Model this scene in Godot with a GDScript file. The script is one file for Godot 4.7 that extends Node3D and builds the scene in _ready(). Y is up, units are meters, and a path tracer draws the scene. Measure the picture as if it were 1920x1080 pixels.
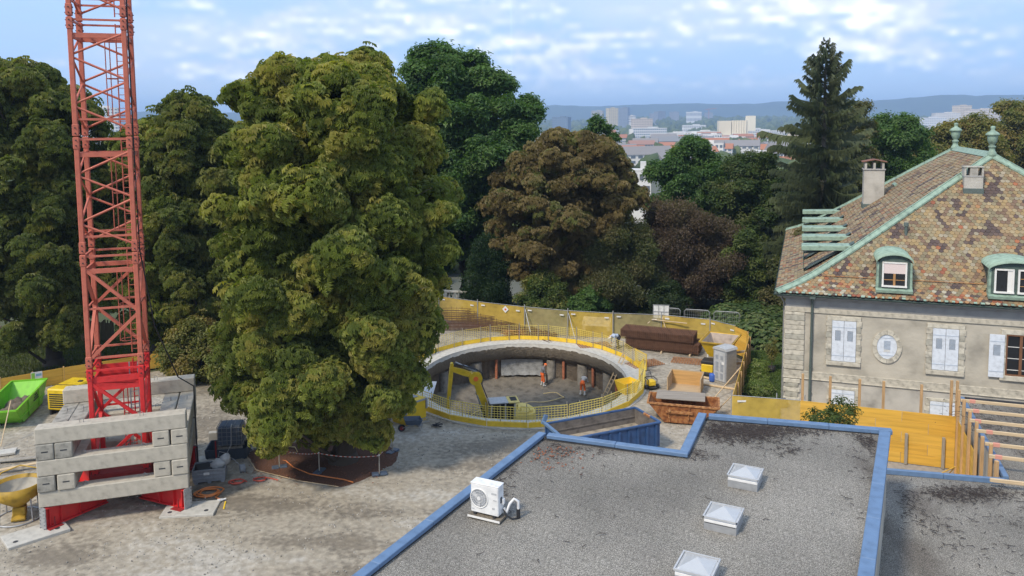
extends Node3D
# A building site in a park above a city. Units are metres; the site lies at y = 0 and the camera stands 17 m above it.

var rng := RandomNumberGenerator.new()
var M := {}
var used := {}

# ---------------------------------------------------------------- helpers
func V(x: float, y: float, z: float) -> Vector3:
	return Vector3(x, y, z)

func mb(flat := true) -> SurfaceTool:
	var st := SurfaceTool.new()
	st.begin(Mesh.PRIMITIVE_TRIANGLES)
	st.set_smooth_group(-1 if flat else 1)
	return st

func tri(st: SurfaceTool, a: Vector3, b: Vector3, c: Vector3) -> void:
	st.add_vertex(a)
	st.add_vertex(b)
	st.add_vertex(c)

func quad(st: SurfaceTool, a: Vector3, b: Vector3, c: Vector3, d: Vector3) -> void:
	tri(st, a, b, c)
	tri(st, a, c, d)

func uvq(st: SurfaceTool, p: Array, u: Array) -> void:
	for k in [0, 1, 2, 0, 2, 3]:
		st.set_uv(u[k])
		st.add_vertex(p[k])

func box(st: SurfaceTool, c: Vector3, s: Vector3, b := Basis.IDENTITY) -> void:
	var ax := [b.x * s.x * 0.5, b.y * s.y * 0.5, b.z * s.z * 0.5]
	for i in 3:
		for sg in [1.0, -1.0]:
			var n: Vector3 = ax[i] * sg
			var u: Vector3 = ax[(i + 1) % 3] * sg
			var v: Vector3 = ax[(i + 2) % 3]
			quad(st, c + n - u - v, c + n - u + v, c + n + u + v, c + n + u - v)

# a box with chamfered edges
func cbox(st: SurfaceTool, c: Vector3, s: Vector3, e: float, b := Basis.IDENTITY) -> void:
	var h := s * 0.5
	var ax := [b.x, b.y, b.z]
	var hh := [h.x, h.y, h.z]
	for i in 3:
		var j := (i + 1) % 3
		var k := (i + 2) % 3
		for sg in [1.0, -1.0]:
			var n: Vector3 = ax[i] * hh[i] * sg
			var u: Vector3 = ax[j] * (hh[j] - e) * sg
			var v: Vector3 = ax[k] * (hh[k] - e)
			quad(st, c + n - u - v, c + n - u + v, c + n + u + v, c + n + u - v)
		for sj in [1.0, -1.0]:
			for sk in [1.0, -1.0]:
				var l: Vector3 = ax[i] * (hh[i] - e)
				var p: Vector3 = c + ax[j] * hh[j] * sj + ax[k] * (hh[k] - e) * sk
				var q: Vector3 = c + ax[j] * (hh[j] - e) * sj + ax[k] * hh[k] * sk
				if sj * sk > 0:
					quad(st, p - l, q - l, q + l, p + l)
				else:
					quad(st, p - l, p + l, q + l, q - l)
	for sx in [1.0, -1.0]:
		for sy in [1.0, -1.0]:
			for sz in [1.0, -1.0]:
				var p1: Vector3 = c + b.x * h.x * sx + b.y * (h.y - e) * sy + b.z * (h.z - e) * sz
				var p2: Vector3 = c + b.x * (h.x - e) * sx + b.y * h.y * sy + b.z * (h.z - e) * sz
				var p3: Vector3 = c + b.x * (h.x - e) * sx + b.y * (h.y - e) * sy + b.z * h.z * sz
				if sx * sy * sz > 0:
					tri(st, p1, p3, p2)
				else:
					tri(st, p1, p2, p3)

func along(a: Vector3, b: Vector3) -> Basis:
	var z := (b - a).normalized()
	var x := Vector3.UP.cross(z)
	if x.length() < 0.01:
		x = Vector3.RIGHT
	x = x.normalized()
	return Basis(x, z.cross(x), z)

# a rectangular bar from a to b: w across, h upright
func bar(st: SurfaceTool, a: Vector3, b: Vector3, w: float, h := -1.0) -> void:
	box(st, (a + b) * 0.5, V(w, h if h > 0 else w, a.distance_to(b)), along(a, b))

func tube(st: SurfaceTool, pts: Array, r0: float, r1 := -1.0, n := 8, cap := true) -> void:
	if r1 < 0:
		r1 = r0
	st.set_smooth_group(1)
	var rings := []
	for i in pts.size():
		var d: Vector3 = pts[mini(i + 1, pts.size() - 1)] - pts[maxi(i - 1, 0)]
		var f := along(Vector3.ZERO, d)
		var r := lerpf(r0, r1, float(i) / maxf(1, pts.size() - 1))
		var ring := []
		for k in n:
			var a := TAU * k / n
			ring.append(pts[i] + (f.x * cos(a) + f.y * sin(a)) * r)
		rings.append(ring)
	for i in rings.size() - 1:
		for k in n:
			var k2 := (k + 1) % n
			quad(st, rings[i][k], rings[i + 1][k], rings[i + 1][k2], rings[i][k2])
	if cap:
		st.set_smooth_group(-1)
		for k in range(1, n - 1):
			tri(st, rings[0][0], rings[0][k], rings[0][k + 1])
			tri(st, rings[-1][0], rings[-1][k + 1], rings[-1][k])
	st.set_smooth_group(-1)

func rod(st: SurfaceTool, a: Vector3, b: Vector3, r: float, n := 6) -> void:
	tube(st, [a, b], r, r, n)

# profile of (radius, height) turned about the upright axis through o
func lathe(st: SurfaceTool, prof: Array, n := 20, o := Vector3.ZERO, smooth := true) -> void:
	st.set_smooth_group(1 if smooth else -1)
	for i in prof.size() - 1:
		var p: Vector2 = prof[i]
		var q: Vector2 = prof[i + 1]
		for k in n:
			var a := TAU * k / n
			var b := TAU * (k + 1) / n
			var c0 := V(cos(a), 0, sin(a))
			var c1 := V(cos(b), 0, sin(b))
			var A := o + c0 * p.x + V(0, p.y, 0)
			var B := o + c1 * p.x + V(0, p.y, 0)
			var C := o + c1 * q.x + V(0, q.y, 0)
			var D := o + c0 * q.x + V(0, q.y, 0)
			if p.x > 1e-4:
				tri(st, A, B, C)
			if q.x > 1e-4:
				tri(st, A, C, D)
	st.set_smooth_group(-1)

# an outline of 2D points in the plane (ux, uy) at o, drawn out by d
func prism(st: SurfaceTool, pts: Array, o: Vector3, ux: Vector3, uy: Vector3, d: Vector3) -> void:
	var pk := PackedVector2Array(pts)
	if Geometry2D.is_polygon_clockwise(pk):
		pk.reverse()
	var idx := Geometry2D.triangulate_polygon(pk)
	var flip := ux.cross(uy).dot(d) > 0
	var W := []
	for p in pk:
		W.append(o + ux * p.x + uy * p.y)
	for k in range(0, idx.size(), 3):
		var a: Vector3 = W[idx[k]]
		var b: Vector3 = W[idx[k + 1]]
		var c: Vector3 = W[idx[k + 2]]
		if (b - a).cross(c - a).dot(d) < 0:
			var t := b
			b = c
			c = t
		tri(st, a, b, c)
		tri(st, a + d, c + d, b + d)
	for k in W.size():
		var p: Vector3 = W[k]
		var q: Vector3 = W[(k + 1) % W.size()]
		if flip:
			quad(st, p, p + d, q + d, q)
		else:
			quad(st, p, q, q + d, p + d)

func build(st: SurfaceTool, called: String, m: Material, parent: Node = self) -> MeshInstance3D:
	st.generate_normals()
	var o := MeshInstance3D.new()
	o.mesh = st.commit()
	o.material_override = m
	put(o, called, parent)
	return o

func put(o: Node3D, called: String, parent: Node = self) -> void:
	o.name = numbered(called) if parent == self else called
	parent.add_child(o, true)

func numbered(called: String) -> String:
	var n: int = used.get(called, 0)
	used[called] = n + 1
	return called if n == 0 else "%s_%03d" % [called, n]

func share(mesh: Mesh, called: String, m: Material, parent: Node, at: Vector3, b := Basis.IDENTITY) -> MeshInstance3D:
	var o := MeshInstance3D.new()
	o.mesh = mesh
	o.material_override = m
	o.transform = Transform3D(b, at)
	put(o, called, parent)
	return o

func meshed(st: SurfaceTool) -> Mesh:
	st.generate_normals()
	return st.commit()

func tag(o: Node, label: String, category: String, group := "") -> Node:
	o.set_meta("label", label)
	o.set_meta("category", category)
	if group:
		o.set_meta("group", group)
	return o

func structure(o: Node, label := "") -> Node:
	o.set_meta("kind", "structure")
	if label:
		o.set_meta("label", label)
	return o

func stuff(o: Node, label := "", category := "") -> Node:
	o.set_meta("kind", "stuff")
	if label:
		o.set_meta("label", label)
	if category:
		o.set_meta("category", category)
	return o

func thing(called: String, label: String, category: String, at := Vector3.ZERO, turn := 0.0, group := "") -> Node3D:
	var o := Node3D.new()
	put(o, called)
	o.position = at
	o.rotation_degrees.y = turn
	tag(o, label, category, group)
	return o

func copy_of(src: Node3D, label: String, at: Vector3, turn: float, scale_by := 1.0) -> Node3D:
	var o: Node3D = src.duplicate()
	var base := String(src.name)
	var cut := base.rfind("_0")
	o.name = numbered(base.substr(0, cut) if cut > 0 else base)
	add_child(o)
	o.transform = Transform3D(Basis(Vector3.UP, deg_to_rad(turn)).scaled(Vector3.ONE * scale_by), at)
	o.set_meta("label", label)
	return o

# ---------------------------------------------------------------- materials
func lin(r: float, g: float, b: float) -> Color:
	return Color(r, g, b).linear_to_srgb()

func ramp(list: Array) -> Gradient:
	var g := Gradient.new()
	var off := PackedFloat32Array()
	var col := PackedColorArray()
	for e in list:
		off.append(e[0])
		var c: Color = e[1] if e[1] is Color else Color(e[1], e[1], e[1])
		col.append(c.linear_to_srgb())
	g.offsets = off
	g.colors = col
	return g

func noise(kind: int, freq: float, oct: int, sd: int) -> FastNoiseLite:
	var n := FastNoiseLite.new()
	n.noise_type = kind
	n.frequency = freq
	n.seed = sd
	n.fractal_octaves = oct
	n.fractal_type = FastNoiseLite.FRACTAL_FBM if oct > 1 else FastNoiseLite.FRACTAL_NONE
	return n

func ntex(n: FastNoiseLite, list: Array, size := 512, h := 0) -> NoiseTexture2D:
	var t := NoiseTexture2D.new()
	t.width = size
	t.height = h if h else size
	t.seamless = true
	t.noise = n
	if list:
		t.color_ramp = ramp(list)
	return t

func nbump(n: FastNoiseLite, strength: float, size := 512, h := 0) -> NoiseTexture2D:
	var t := ntex(n, [], size, h)
	t.as_normal_map = true
	t.bump_strength = strength
	return t

var TX := {}

func textures() -> void:
	var s := FastNoiseLite.TYPE_SIMPLEX_SMOOTH
	TX.soft = ntex(noise(s, 0.008, 5, 3), [[0.0, 0.66], [0.35, 0.84], [0.6, 0.93], [1.0, 1.0]])
	TX.dirty = ntex(noise(s, 0.006, 6, 11), [[0.0, 0.35], [0.3, 0.66], [0.55, 0.86], [1.0, 1.0]])
	TX.grain = ntex(noise(s, 0.09, 4, 5), [[0.0, 0.5], [0.45, 0.8], [1.0, 1.0]])
	TX.stain = ntex(noise(s, 0.012, 5, 21), [[0.0, 0.42], [0.4, 0.75], [0.55, 0.9], [1.0, 1.0]], 1024, 128)
	TX.wood = ntex(noise(s, 0.02, 4, 8), [[0.0, 0.6], [0.4, 0.82], [0.7, 0.95], [1.0, 1.0]], 1024, 64)
	TX.plank = ntex(noise(s, 0.02, 4, 8), [[0.0, 0.66], [0.4, 0.85], [0.7, 0.96], [1.0, 1.0]], 64, 1024)
	TX.rust = ntex(noise(s, 0.014, 6, 31), [[0.0, Color(0.12, 0.05, 0.025)], [0.4, Color(0.3, 0.12, 0.04)], [0.6, Color(0.42, 0.2, 0.07)], [1.0, Color(0.5, 0.3, 0.16)]])
	TX.bump = nbump(noise(s, 0.05, 5, 6), 4.0)
	TX.rough = nbump(noise(s, 0.02, 6, 9), 14.0)
	TX.gravelbump = nbump(noise(FastNoiseLite.TYPE_CELLULAR, 0.07, 1, 4), 9.0)

# scale: how often a texture repeats per metre
func mk(key: String, c: Color, rough := 0.8, tex = null, scale := 0.5, bump = null, bs := 0.5, metal := 0.0, world := true) -> StandardMaterial3D:
	var m := StandardMaterial3D.new()
	m.albedo_color = c
	m.roughness = rough
	m.metallic = metal
	if tex:
		m.albedo_texture = tex
	if bump:
		m.normal_enabled = true
		m.normal_texture = bump
		m.normal_scale = bs
	if tex or bump:
		m.uv1_triplanar = true
		m.uv1_world_triplanar = world
		m.uv1_scale = Vector3.ONE * scale
	M[key] = m
	return m

func vcol(key: String, rough := 0.8, tex = null, scale := 0.5, bump = null, bs := 0.5) -> StandardMaterial3D:
	var m := mk(key, Color.WHITE, rough, tex, scale, bump, bs)
	m.vertex_color_use_as_albedo = true
	return m

func leaf_mat(key: String, glow: Color, rough := 0.55) -> StandardMaterial3D:
	var m := StandardMaterial3D.new()
	m.vertex_color_use_as_albedo = true
	m.albedo_color = Color.WHITE
	m.roughness = rough
	m.cull_mode = BaseMaterial3D.CULL_DISABLED
	m.backlight_enabled = true
	m.backlight = glow
	M[key] = m
	return m

# ---------------------------------------------------------------- the scene
func _ready() -> void:
	rng.seed = 20240917
	# camera: a phone photograph whose upper part was trimmed away, hence the lowered frame
	var cam := Camera3D.new()
	cam.name = "camera"
	cam.projection = Camera3D.PROJECTION_FRUSTUM
	cam.near = 0.1
	cam.far = 40000.0
	cam.size = 1080.0 / 1500.0 * 0.1
	cam.frustum_offset = Vector2(0.0, -170.0 / 1500.0 * 0.1)
	cam.transform = Transform3D(Basis(Vector3.RIGHT, -deg_to_rad(5.18065)) * Basis(Vector3.BACK, -deg_to_rad(0.5)), V(0, 17, 0))
	add_child(cam)
	cam.current = true
	# air and light
	var env := Environment.new()
	env.background_mode = Environment.BG_SKY
	env.tonemap_mode = Environment.TONE_MAPPER_LINEAR
	env.tonemap_exposure = 1.32
	env.sdfgi_enabled = true
	env.ssao_enabled = true
	env.ssil_enabled = true
	env.background_energy_multiplier = 1.9
	env.fog_enabled = true
	env.fog_density = 0.0002
	env.fog_light_color = Color(0.66, 0.78, 0.93)
	var sky := Sky.new()
	var pan := PanoramaSkyMaterial.new()
	pan.panorama = ImageTexture.create_from_image(sky_image())
	sky.sky_material = pan
	env.sky = sky
	var we := WorldEnvironment.new()
	we.name = "world_environment"
	we.environment = env
	add_child(we)
	var sun := DirectionalLight3D.new()
	sun.name = "sun"
	sun.light_energy = 0.9
	sun.light_color = Color(1.0, 0.95, 0.87)
	sun.light_angular_distance = 8.0
	sun.shadow_enabled = true
	sun.look_at_from_position(V(-42, 67, 48), Vector3.ZERO)
	add_child(sun)

	textures()
	materials()
	terrain()
	site_ground()
	pit()
	flat_roofs()
	house()
	crane()
	print("structure ", Time.get_ticks_msec())
	left_side()
	tree_bed()
	pit_fence()
	excavator()
	net_fence()
	rebar()
	right_yard()
	containers()
	hoardings()
	roof_things()
	workers()
	print("objects ", Time.get_ticks_msec())
	trees()
	print("trees ", Time.get_ticks_msec())
	city()
	litter()
	print("done ", Time.get_ticks_msec())

func cloud_at(d: Vector3, a: FastNoiseLite, b: FastNoiseLite, w: FastNoiseLite) -> Color:
	var e := maxf(d.y, 0.0)
	var zen := pow(1.0 - e, 3.0)
	var c := Color(0.19, 0.29, 0.47).lerp(Color(0.24, 0.345, 0.505), zen)
	c = c.lerp(Color(0.245, 0.345, 0.49), pow(1.0 - e, 22.0))
	var k := 1.0 / (e + 0.2)
	var x := d.x * k * 170.0 + 613.0
	var z := d.z * k * 170.0 + 271.0
	var n := a.get_noise_2d(x, z) * 0.62 + b.get_noise_2d(x, z) * 0.34
	var lit := a.get_noise_2d(x + 9.0, z + 16.0) * 0.62 + b.get_noise_2d(x + 4.0, z + 6.0) * 0.3
	var veil := smoothstep(-0.25, 0.55, w.get_noise_2d(x * 0.6, z)) * smoothstep(0.012, 0.06, e)
	var thick := smoothstep(-0.13, 0.30, n) * smoothstep(0.025, 0.08, e)
	var bright := clampf(0.5 + (n - lit) * 2.2, 0.0, 1.0)
	c = c.lerp(Color(0.335, 0.39, 0.475), veil * 0.8)
	c = c.lerp(Color(0.33, 0.375, 0.445).lerp(Color(0.66, 0.66, 0.68), bright * bright), thick * 0.85)
	return c.linear_to_srgb()

func sky_image() -> Image:
	var a := noise(FastNoiseLite.TYPE_SIMPLEX_SMOOTH, 0.0042, 5, 3)
	var b := noise(FastNoiseLite.TYPE_SIMPLEX_SMOOTH, 0.03, 4, 5)
	var w := noise(FastNoiseLite.TYPE_SIMPLEX_SMOOTH, 0.004, 4, 8)
	var small := Image.create(1024, 512, false, Image.FORMAT_RGB8)
	small.fill(Color(0.33, 0.36, 0.36))
	for j in 258:
		var el := (0.5 - (j + 0.5) / 512.0) * PI
		for i in 1024:
			var az := ((i + 0.5) / 1024.0 - 0.5) * TAU
			small.set_pixel(i, j, cloud_at(V(sin(az) * cos(el), sin(el), -cos(az) * cos(el)), a, b, w))
	small.resize(4096, 2048, Image.INTERPOLATE_CUBIC)
	for j in range(880, 1030):  # the band that shows most is drawn finer
		var el := (0.5 - (j + 0.5) / 2048.0) * PI
		for i in range(1500, 2596):
			var az := ((i + 0.5) / 4096.0 - 0.5) * TAU
			small.set_pixel(i, j, cloud_at(V(sin(az) * cos(el), sin(el), -cos(az) * cos(el)), a, b, w))
	return small

func materials() -> void:
	var s := FastNoiseLite.TYPE_SIMPLEX_SMOOTH
	mk("concrete", lin(0.44, 0.42, 0.37), 0.85, TX.soft, 0.35, TX.bump, 0.35)
	mk("concrete_light", lin(0.54, 0.52, 0.47), 0.85, TX.soft, 0.5, TX.bump, 0.4)
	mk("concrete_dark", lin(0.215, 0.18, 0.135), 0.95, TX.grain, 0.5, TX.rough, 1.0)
	mk("block", lin(0.48, 0.445, 0.37), 0.85, TX.soft, 0.55, TX.bump, 0.4, 0.0, false)
	mk("block_old", lin(0.36, 0.345, 0.30), 0.9, TX.dirty, 0.6, TX.bump, 0.5, 0.0, false)
	mk("red", lin(0.66, 0.03, 0.03), 0.45, TX.soft, 0.6)
	mk("red_faded", lin(0.54, 0.145, 0.09), 0.6, TX.soft, 0.5)
	mk("red_dark", lin(0.30, 0.02, 0.02), 0.6, TX.soft, 0.6)
	mk("steel", lin(0.33, 0.34, 0.35), 0.5, TX.soft, 0.8, null, 0.5, 0.6)
	mk("galvanised", lin(0.42, 0.43, 0.44), 0.5, TX.soft, 1.0, null, 0.5, 0.4)
	mk("black", lin(0.02, 0.02, 0.022), 0.6)
	mk("rubber", lin(0.03, 0.03, 0.033), 0.8)
	mk("yellow", lin(0.72, 0.46, 0.02), 0.45, TX.soft, 0.6)
	mk("yellow_machine", lin(0.76, 0.51, 0.025), 0.4, TX.soft, 0.5)
	mk("yellow_worn", lin(0.50, 0.31, 0.03), 0.6, TX.dirty, 0.6)
	mk("yellow_toe", lin(0.86, 0.57, 0.035), 0.6, TX.soft, 0.5)
	mk("yellow_pale", lin(0.76, 0.60, 0.20), 0.4, TX.soft, 0.6)
	mk("yellow_mesh", lin(0.78, 0.62, 0.14), 0.5)
	mk("green_skip", lin(0.21, 0.56, 0.03), 0.4, TX.soft, 0.5)
	mk("orange_skip", Color(0.88, 0.82, 0.76), 0.85, TX.rust, 0.45, TX.bump, 0.4)
	mk("rust", Color.WHITE, 0.9, TX.rust, 0.6, TX.rough, 0.4)
	mk("rebar", lin(0.17, 0.085, 0.05), 0.85, TX.dirty, 0.7)
	mk("rebar_dark", lin(0.10, 0.058, 0.04), 0.85)
	mk("blue_paint", lin(0.035, 0.09, 0.225), 0.5, TX.dirty, 0.5)
	mk("blue_coping", lin(0.125, 0.21, 0.35), 0.55, TX.soft, 0.45, TX.bump, 0.15)
	mk("container_inside", lin(0.19, 0.165, 0.145), 0.9, TX.dirty, 0.7)
	mk("plywood", lin(0.50, 0.36, 0.21), 0.75, TX.plank, 0.3)
	mk("plywood_orange", lin(0.56, 0.33, 0.12), 0.7, TX.plank, 0.3)
	mk("plywood_grey", lin(0.30, 0.26, 0.215), 0.85, TX.plank, 0.3)
	mk("timber", lin(0.55, 0.345, 0.165), 0.75, TX.wood, 0.6)
	mk("timber_pale", lin(0.62, 0.47, 0.29), 0.75, TX.plank, 0.6)
	mk("timber_grey", lin(0.36, 0.33, 0.28), 0.85, TX.wood, 0.6)
	mk("panel_yellow", lin(0.72, 0.42, 0.06), 0.55, TX.plank, 0.22)
	mk("panel_yellow_b", lin(0.69, 0.395, 0.055), 0.55, TX.plank, 0.26)
	mk("panel_yellow_c", lin(0.74, 0.44, 0.07), 0.55, TX.plank, 0.2)
	mk("white", lin(0.78, 0.78, 0.77), 0.45, TX.soft, 0.8)
	mk("white_frame", lin(0.72, 0.71, 0.68), 0.5)
	mk("grey_plastic", lin(0.30, 0.32, 0.35), 0.5, TX.soft, 0.9)
	mk("grey_light", lin(0.47, 0.48, 0.49), 0.5, TX.soft, 0.9)
	mk("blue_grey", lin(0.085, 0.115, 0.165), 0.5, TX.soft, 0.6)
	mk("tub", lin(0.06, 0.075, 0.10), 0.6, TX.soft, 0.6)
	mk("orange", lin(0.85, 0.17, 0.03), 0.6)
	mk("hose_orange", lin(0.68, 0.22, 0.06), 0.5)
	mk("hose_red", lin(0.62, 0.10, 0.06), 0.5)
	mk("hose_yellow", lin(0.60, 0.46, 0.22), 0.5)
	mk("pvc", lin(0.46, 0.165, 0.085), 0.7, TX.dirty, 1.2)
	mk("copper", lin(0.30, 0.42, 0.33), 0.65, TX.dirty, 0.7)
	mk("copper_dark", lin(0.075, 0.115, 0.10), 0.6, TX.dirty, 0.7)
	mk("lead", lin(0.10, 0.13, 0.12), 0.6, TX.soft, 0.7)
	mk("render", lin(0.52, 0.48, 0.40), 0.9, TX.dirty, 0.13, TX.bump, 0.25)
	mk("render_base", lin(0.50, 0.475, 0.425), 0.9, TX.dirty, 0.2, TX.bump, 0.25)
	mk("stone", lin(0.56, 0.52, 0.43), 0.85, TX.dirty, 0.9, TX.bump, 0.5)
	mk("stone_b", lin(0.64, 0.60, 0.50), 0.85, TX.dirty, 0.8, TX.bump, 0.5)
	mk("stone_c", lin(0.45, 0.43, 0.36), 0.85, TX.dirty, 0.8, TX.bump, 0.5)
	mk("cornice", lin(0.36, 0.355, 0.345), 0.8, TX.soft, 0.3)
	mk("shutter", lin(0.68, 0.73, 0.80), 0.55, TX.soft, 0.8)
	mk("shutter_slat", lin(0.42, 0.48, 0.56), 0.6)
	mk("frame_brown", lin(0.20, 0.09, 0.04), 0.6, TX.wood, 0.8)
	mk("frame_wood", lin(0.45, 0.24, 0.09), 0.6, TX.wood, 0.8)
	mk("recess", lin(0.32, 0.27, 0.21), 0.9)
	mk("glass_dark", lin(0.02, 0.022, 0.025), 0.08)
	mk("blind", lin(0.66, 0.56, 0.54), 0.7)
	mk("soil", lin(0.17, 0.135, 0.10), 0.95, TX.dirty, 0.4, TX.rough, 0.8)
	mk("mulch", lin(0.135, 0.062, 0.035), 0.95, TX.grain, 0.8, TX.rough, 0.9)
	mk("pad", lin(0.50, 0.48, 0.43), 0.9, TX.soft, 0.5, TX.bump, 0.3)
	mk("bark", lin(0.085, 0.068, 0.052), 0.95, TX.grain, 1.2, TX.rough, 0.9)
	mk("bark_grey", lin(0.17, 0.15, 0.125), 0.95, TX.grain, 1.2, TX.rough, 0.9)
	mk("pebble", lin(0.40, 0.375, 0.33), 0.9)
	mk("skin", lin(0.46, 0.27, 0.19), 0.6)
	mk("tar", lin(0.045, 0.048, 0.055), 0.8, TX.dirty, 0.6)
	mk("path", lin(0.33, 0.31, 0.285), 0.9, TX.soft, 0.6, TX.bump, 0.4)
	mk("net_yellow", lin(0.60, 0.42, 0.075), 0.7, TX.soft, 0.4)
	mk("net_grey", lin(0.52, 0.44, 0.20), 0.7, TX.soft, 0.4)
	for e in [["net_yellow", 0.76], ["net_grey", 0.58]]:
		var m: StandardMaterial3D = M[e[0]]
		m.transparency = BaseMaterial3D.TRANSPARENCY_ALPHA
		m.albedo_color.a = e[1]
		m.cull_mode = BaseMaterial3D.CULL_DISABLED
	var g := mk("pane", lin(0.55, 0.6, 0.64), 0.05)
	g.transparency = BaseMaterial3D.TRANSPARENCY_ALPHA
	g.albedo_color.a = 0.22
	vcol("tile", 0.8, TX.grain, 1.3, TX.bump, 0.4)
	vcol("flat_vc", 0.85)
	vcol("cloth", 0.85, TX.soft, 2.0)
	var gr := noise(FastNoiseLite.TYPE_CELLULAR, 0.075, 1, 12)
	gr.cellular_return_type = FastNoiseLite.RETURN_CELL_VALUE
	var peb := [[0.0, Color(0.15, 0.145, 0.13)], [0.3, Color(0.30, 0.29, 0.265)], [0.6, Color(0.44, 0.43, 0.40)], [0.88, Color(0.62, 0.60, 0.56)], [1.0, Color(0.86, 0.85, 0.82)]]
	M.roof_gravel = vcol("roof_gravel", 0.9, ntex(gr, peb, 1024), 0.8, TX.gravelbump, 0.8)
	var gn := noise(s, 0.05, 5, 51)
	vcol("turf", 0.95, ntex(gn, [[0.0, 0.3], [0.5, 0.7], [1.0, 1.0]], 512), 0.35, TX.rough, 0.7)
	leaf_mat("leaf", Color(0.95, 1.0, 0.4))
	leaf_mat("needle", Color(0.12, 0.14, 0.06), 0.6)

# ---------------------------------------------------------------- land
func land(x: float, z: float) -> float:
	var drop := smoothstep(72.0, 135.0, -z + absf(x) * 0.05)
	var y := -15.0 * drop
	var d := Vector2(x, z).length()
	y += smoothstep(2300.0, 4600.0, d) * (26.0 + 16.0 * sin(x * 0.0011 + 1.0))
	return y

func terrain() -> void:
	var st := mb(false)
	var rings := [11.0, 16, 22, 28, 34, 40, 46, 52, 58, 64, 70, 78, 88, 100, 115, 135, 160, 200, 260, 340, 450, 600, 800, 1050, 1400, 1800, 2300, 2700, 3100, 3500, 3900, 4300, 4700, 5600, 6800]
	var n := 128
	var g := noise(FastNoiseLite.TYPE_SIMPLEX_SMOOTH, 0.02, 4, 5)
	var P := []
	for r in rings:
		var row := []
		for k in n:
			var a := TAU * k / n
			var x: float = 0.6 + cos(a) * r
			var z: float = -52.8 + sin(a) * r
			row.append(V(x, land(x, z) - 0.1, z))
		P.append(row)
	for i in P.size() - 1:
		for k in n:
			var k2 := (k + 1) % n
			var q := [P[i][k], P[i + 1][k], P[i + 1][k2], P[i][k2]]
			for j in [0, 2, 1, 0, 3, 2]:
				var p: Vector3 = q[j]
				var t := 0.5 + g.get_noise_2d(p.x, p.z)
				var c := Color(0.045, 0.055, 0.018).lerp(Color(0.10, 0.085, 0.045), clampf(t, 0, 1))
				if p.z < -90 or Vector2(p.x, p.z).length() > 160:
					c = Color(0.10, 0.12, 0.07).lerp(Color(0.20, 0.19, 0.16), clampf(t, 0, 1))
				if p.x < -24 and p.z > -90:
					c = Color(0.07, 0.10, 0.02).lerp(Color(0.12, 0.12, 0.05), clampf(t, 0, 1))
				st.set_color(c)
				st.add_vertex(p)
	structure(build(st, "terrain", M.turf))
	# the long blue ridge on the horizon
	st = mb(false)
	var hn := noise(FastNoiseLite.TYPE_SIMPLEX_SMOOTH, 0.9, 5, 9)
	var cols := 240
	var prev := []
	for k in cols + 1:
		var a := deg_to_rad(lerpf(-75.0, 75.0, float(k) / cols))
		var up := 150.0 + 62.0 * sin(a * 1.15 + 0.15) + 32.0 * hn.get_noise_1d(a * 6.0) + 9.0 * hn.get_noise_1d(a * 40.0)
		var D := 6000.0
		var row := []
		for e in [[0.0, -60.0], [0.12, 0.4], [0.2, 0.72], [0.28, 0.93], [0.34, 1.0], [0.5, 0.7]]:
			var h: float = e[1] if e[1] < 0 else up * e[1]
			var dd: float = D + 1600.0 * e[0]
			row.append(V(sin(a) * dd, h, -cos(a) * dd))
		if prev:
			for i in 5:
				quad(st, prev[i], prev[i + 1], row[i + 1], row[i])
		prev = row
	mk("ridge", lin(0.055, 0.085, 0.04), 1.0, TX.dirty, 0.0013)
	structure(build(st, "mountain_ridge", M.ridge))

func site_image() -> Image:
	var w := 1536
	var s := FastNoiseLite.TYPE_SIMPLEX_SMOOTH
	var big := noise(s, 0.005, 5, 2).get_image(w, w)
	var streak := noise(s, 0.012, 5, 14).get_image(w / 4, w)
	streak.resize(w, w, Image.INTERPOLATE_CUBIC)
	var fine := noise(s, 0.11, 4, 23).get_image(w, w)
	var chips := noise(s, 0.42, 2, 7).get_image(w, w)
	var A := big.get_data()
	var B := streak.get_data()
	var F := fine.get_data()
	var K := chips.get_data()
	var lut := []
	for i in 256:
		var t := i / 255.0
		var c := Color(0.25, 0.215, 0.165).lerp(Color(0.41, 0.362, 0.285), smoothstep(0.2, 0.5, t))
		c = c.lerp(Color(0.50, 0.465, 0.40), smoothstep(0.5, 0.8, t))
		lut.append(c)
	var out := PackedByteArray()
	out.resize(w * w * 3)
	var conv := PackedByteArray()
	conv.resize(1024)
	for i in 1024:
		conv[i] = int(255.0 * Color(i / 1023.0, 0, 0).linear_to_srgb().r)
	for i in w * w:
		var v := clampi(((A[i] * 4 + B[i] * 4 + F[i] * 2) / 10 - 128) * 3 / 2 + 128, 0, 255)
		var c: Color = lut[v]
		var k := 0.72 + F[i] * 0.0016
		if K[i] > 205:
			k += 0.3
		elif K[i] < 50:
			k -= 0.14
		k *= 1023.0
		var o := i * 3
		out[o] = conv[mini(1023, int(c.r * k))]
		out[o + 1] = conv[mini(1023, int(c.g * k))]
		out[o + 2] = conv[mini(1023, int(c.b * k))]
	return Image.create_from_data(w, w, false, Image.FORMAT_RGB8, out)

const PC := Vector2(0.6, -52.8)
func oval(t: float, inset: float) -> Vector2:
	return PC + Vector2(cos(t) * (8.2 - inset), sin(t) * (9.3 - inset))

func relief(x: float, z: float, n: FastNoiseLite) -> float:
	var y := 0.05 * n.get_noise_2d(x * 3.0, z * 3.0) + 0.1 * n.get_noise_2d(x, z)
	return y * clampf(((Vector2(x, z) - PC).length() - 8.0) * 0.2, 0.0, 1.0)

var ground_noise: FastNoiseLite

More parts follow.
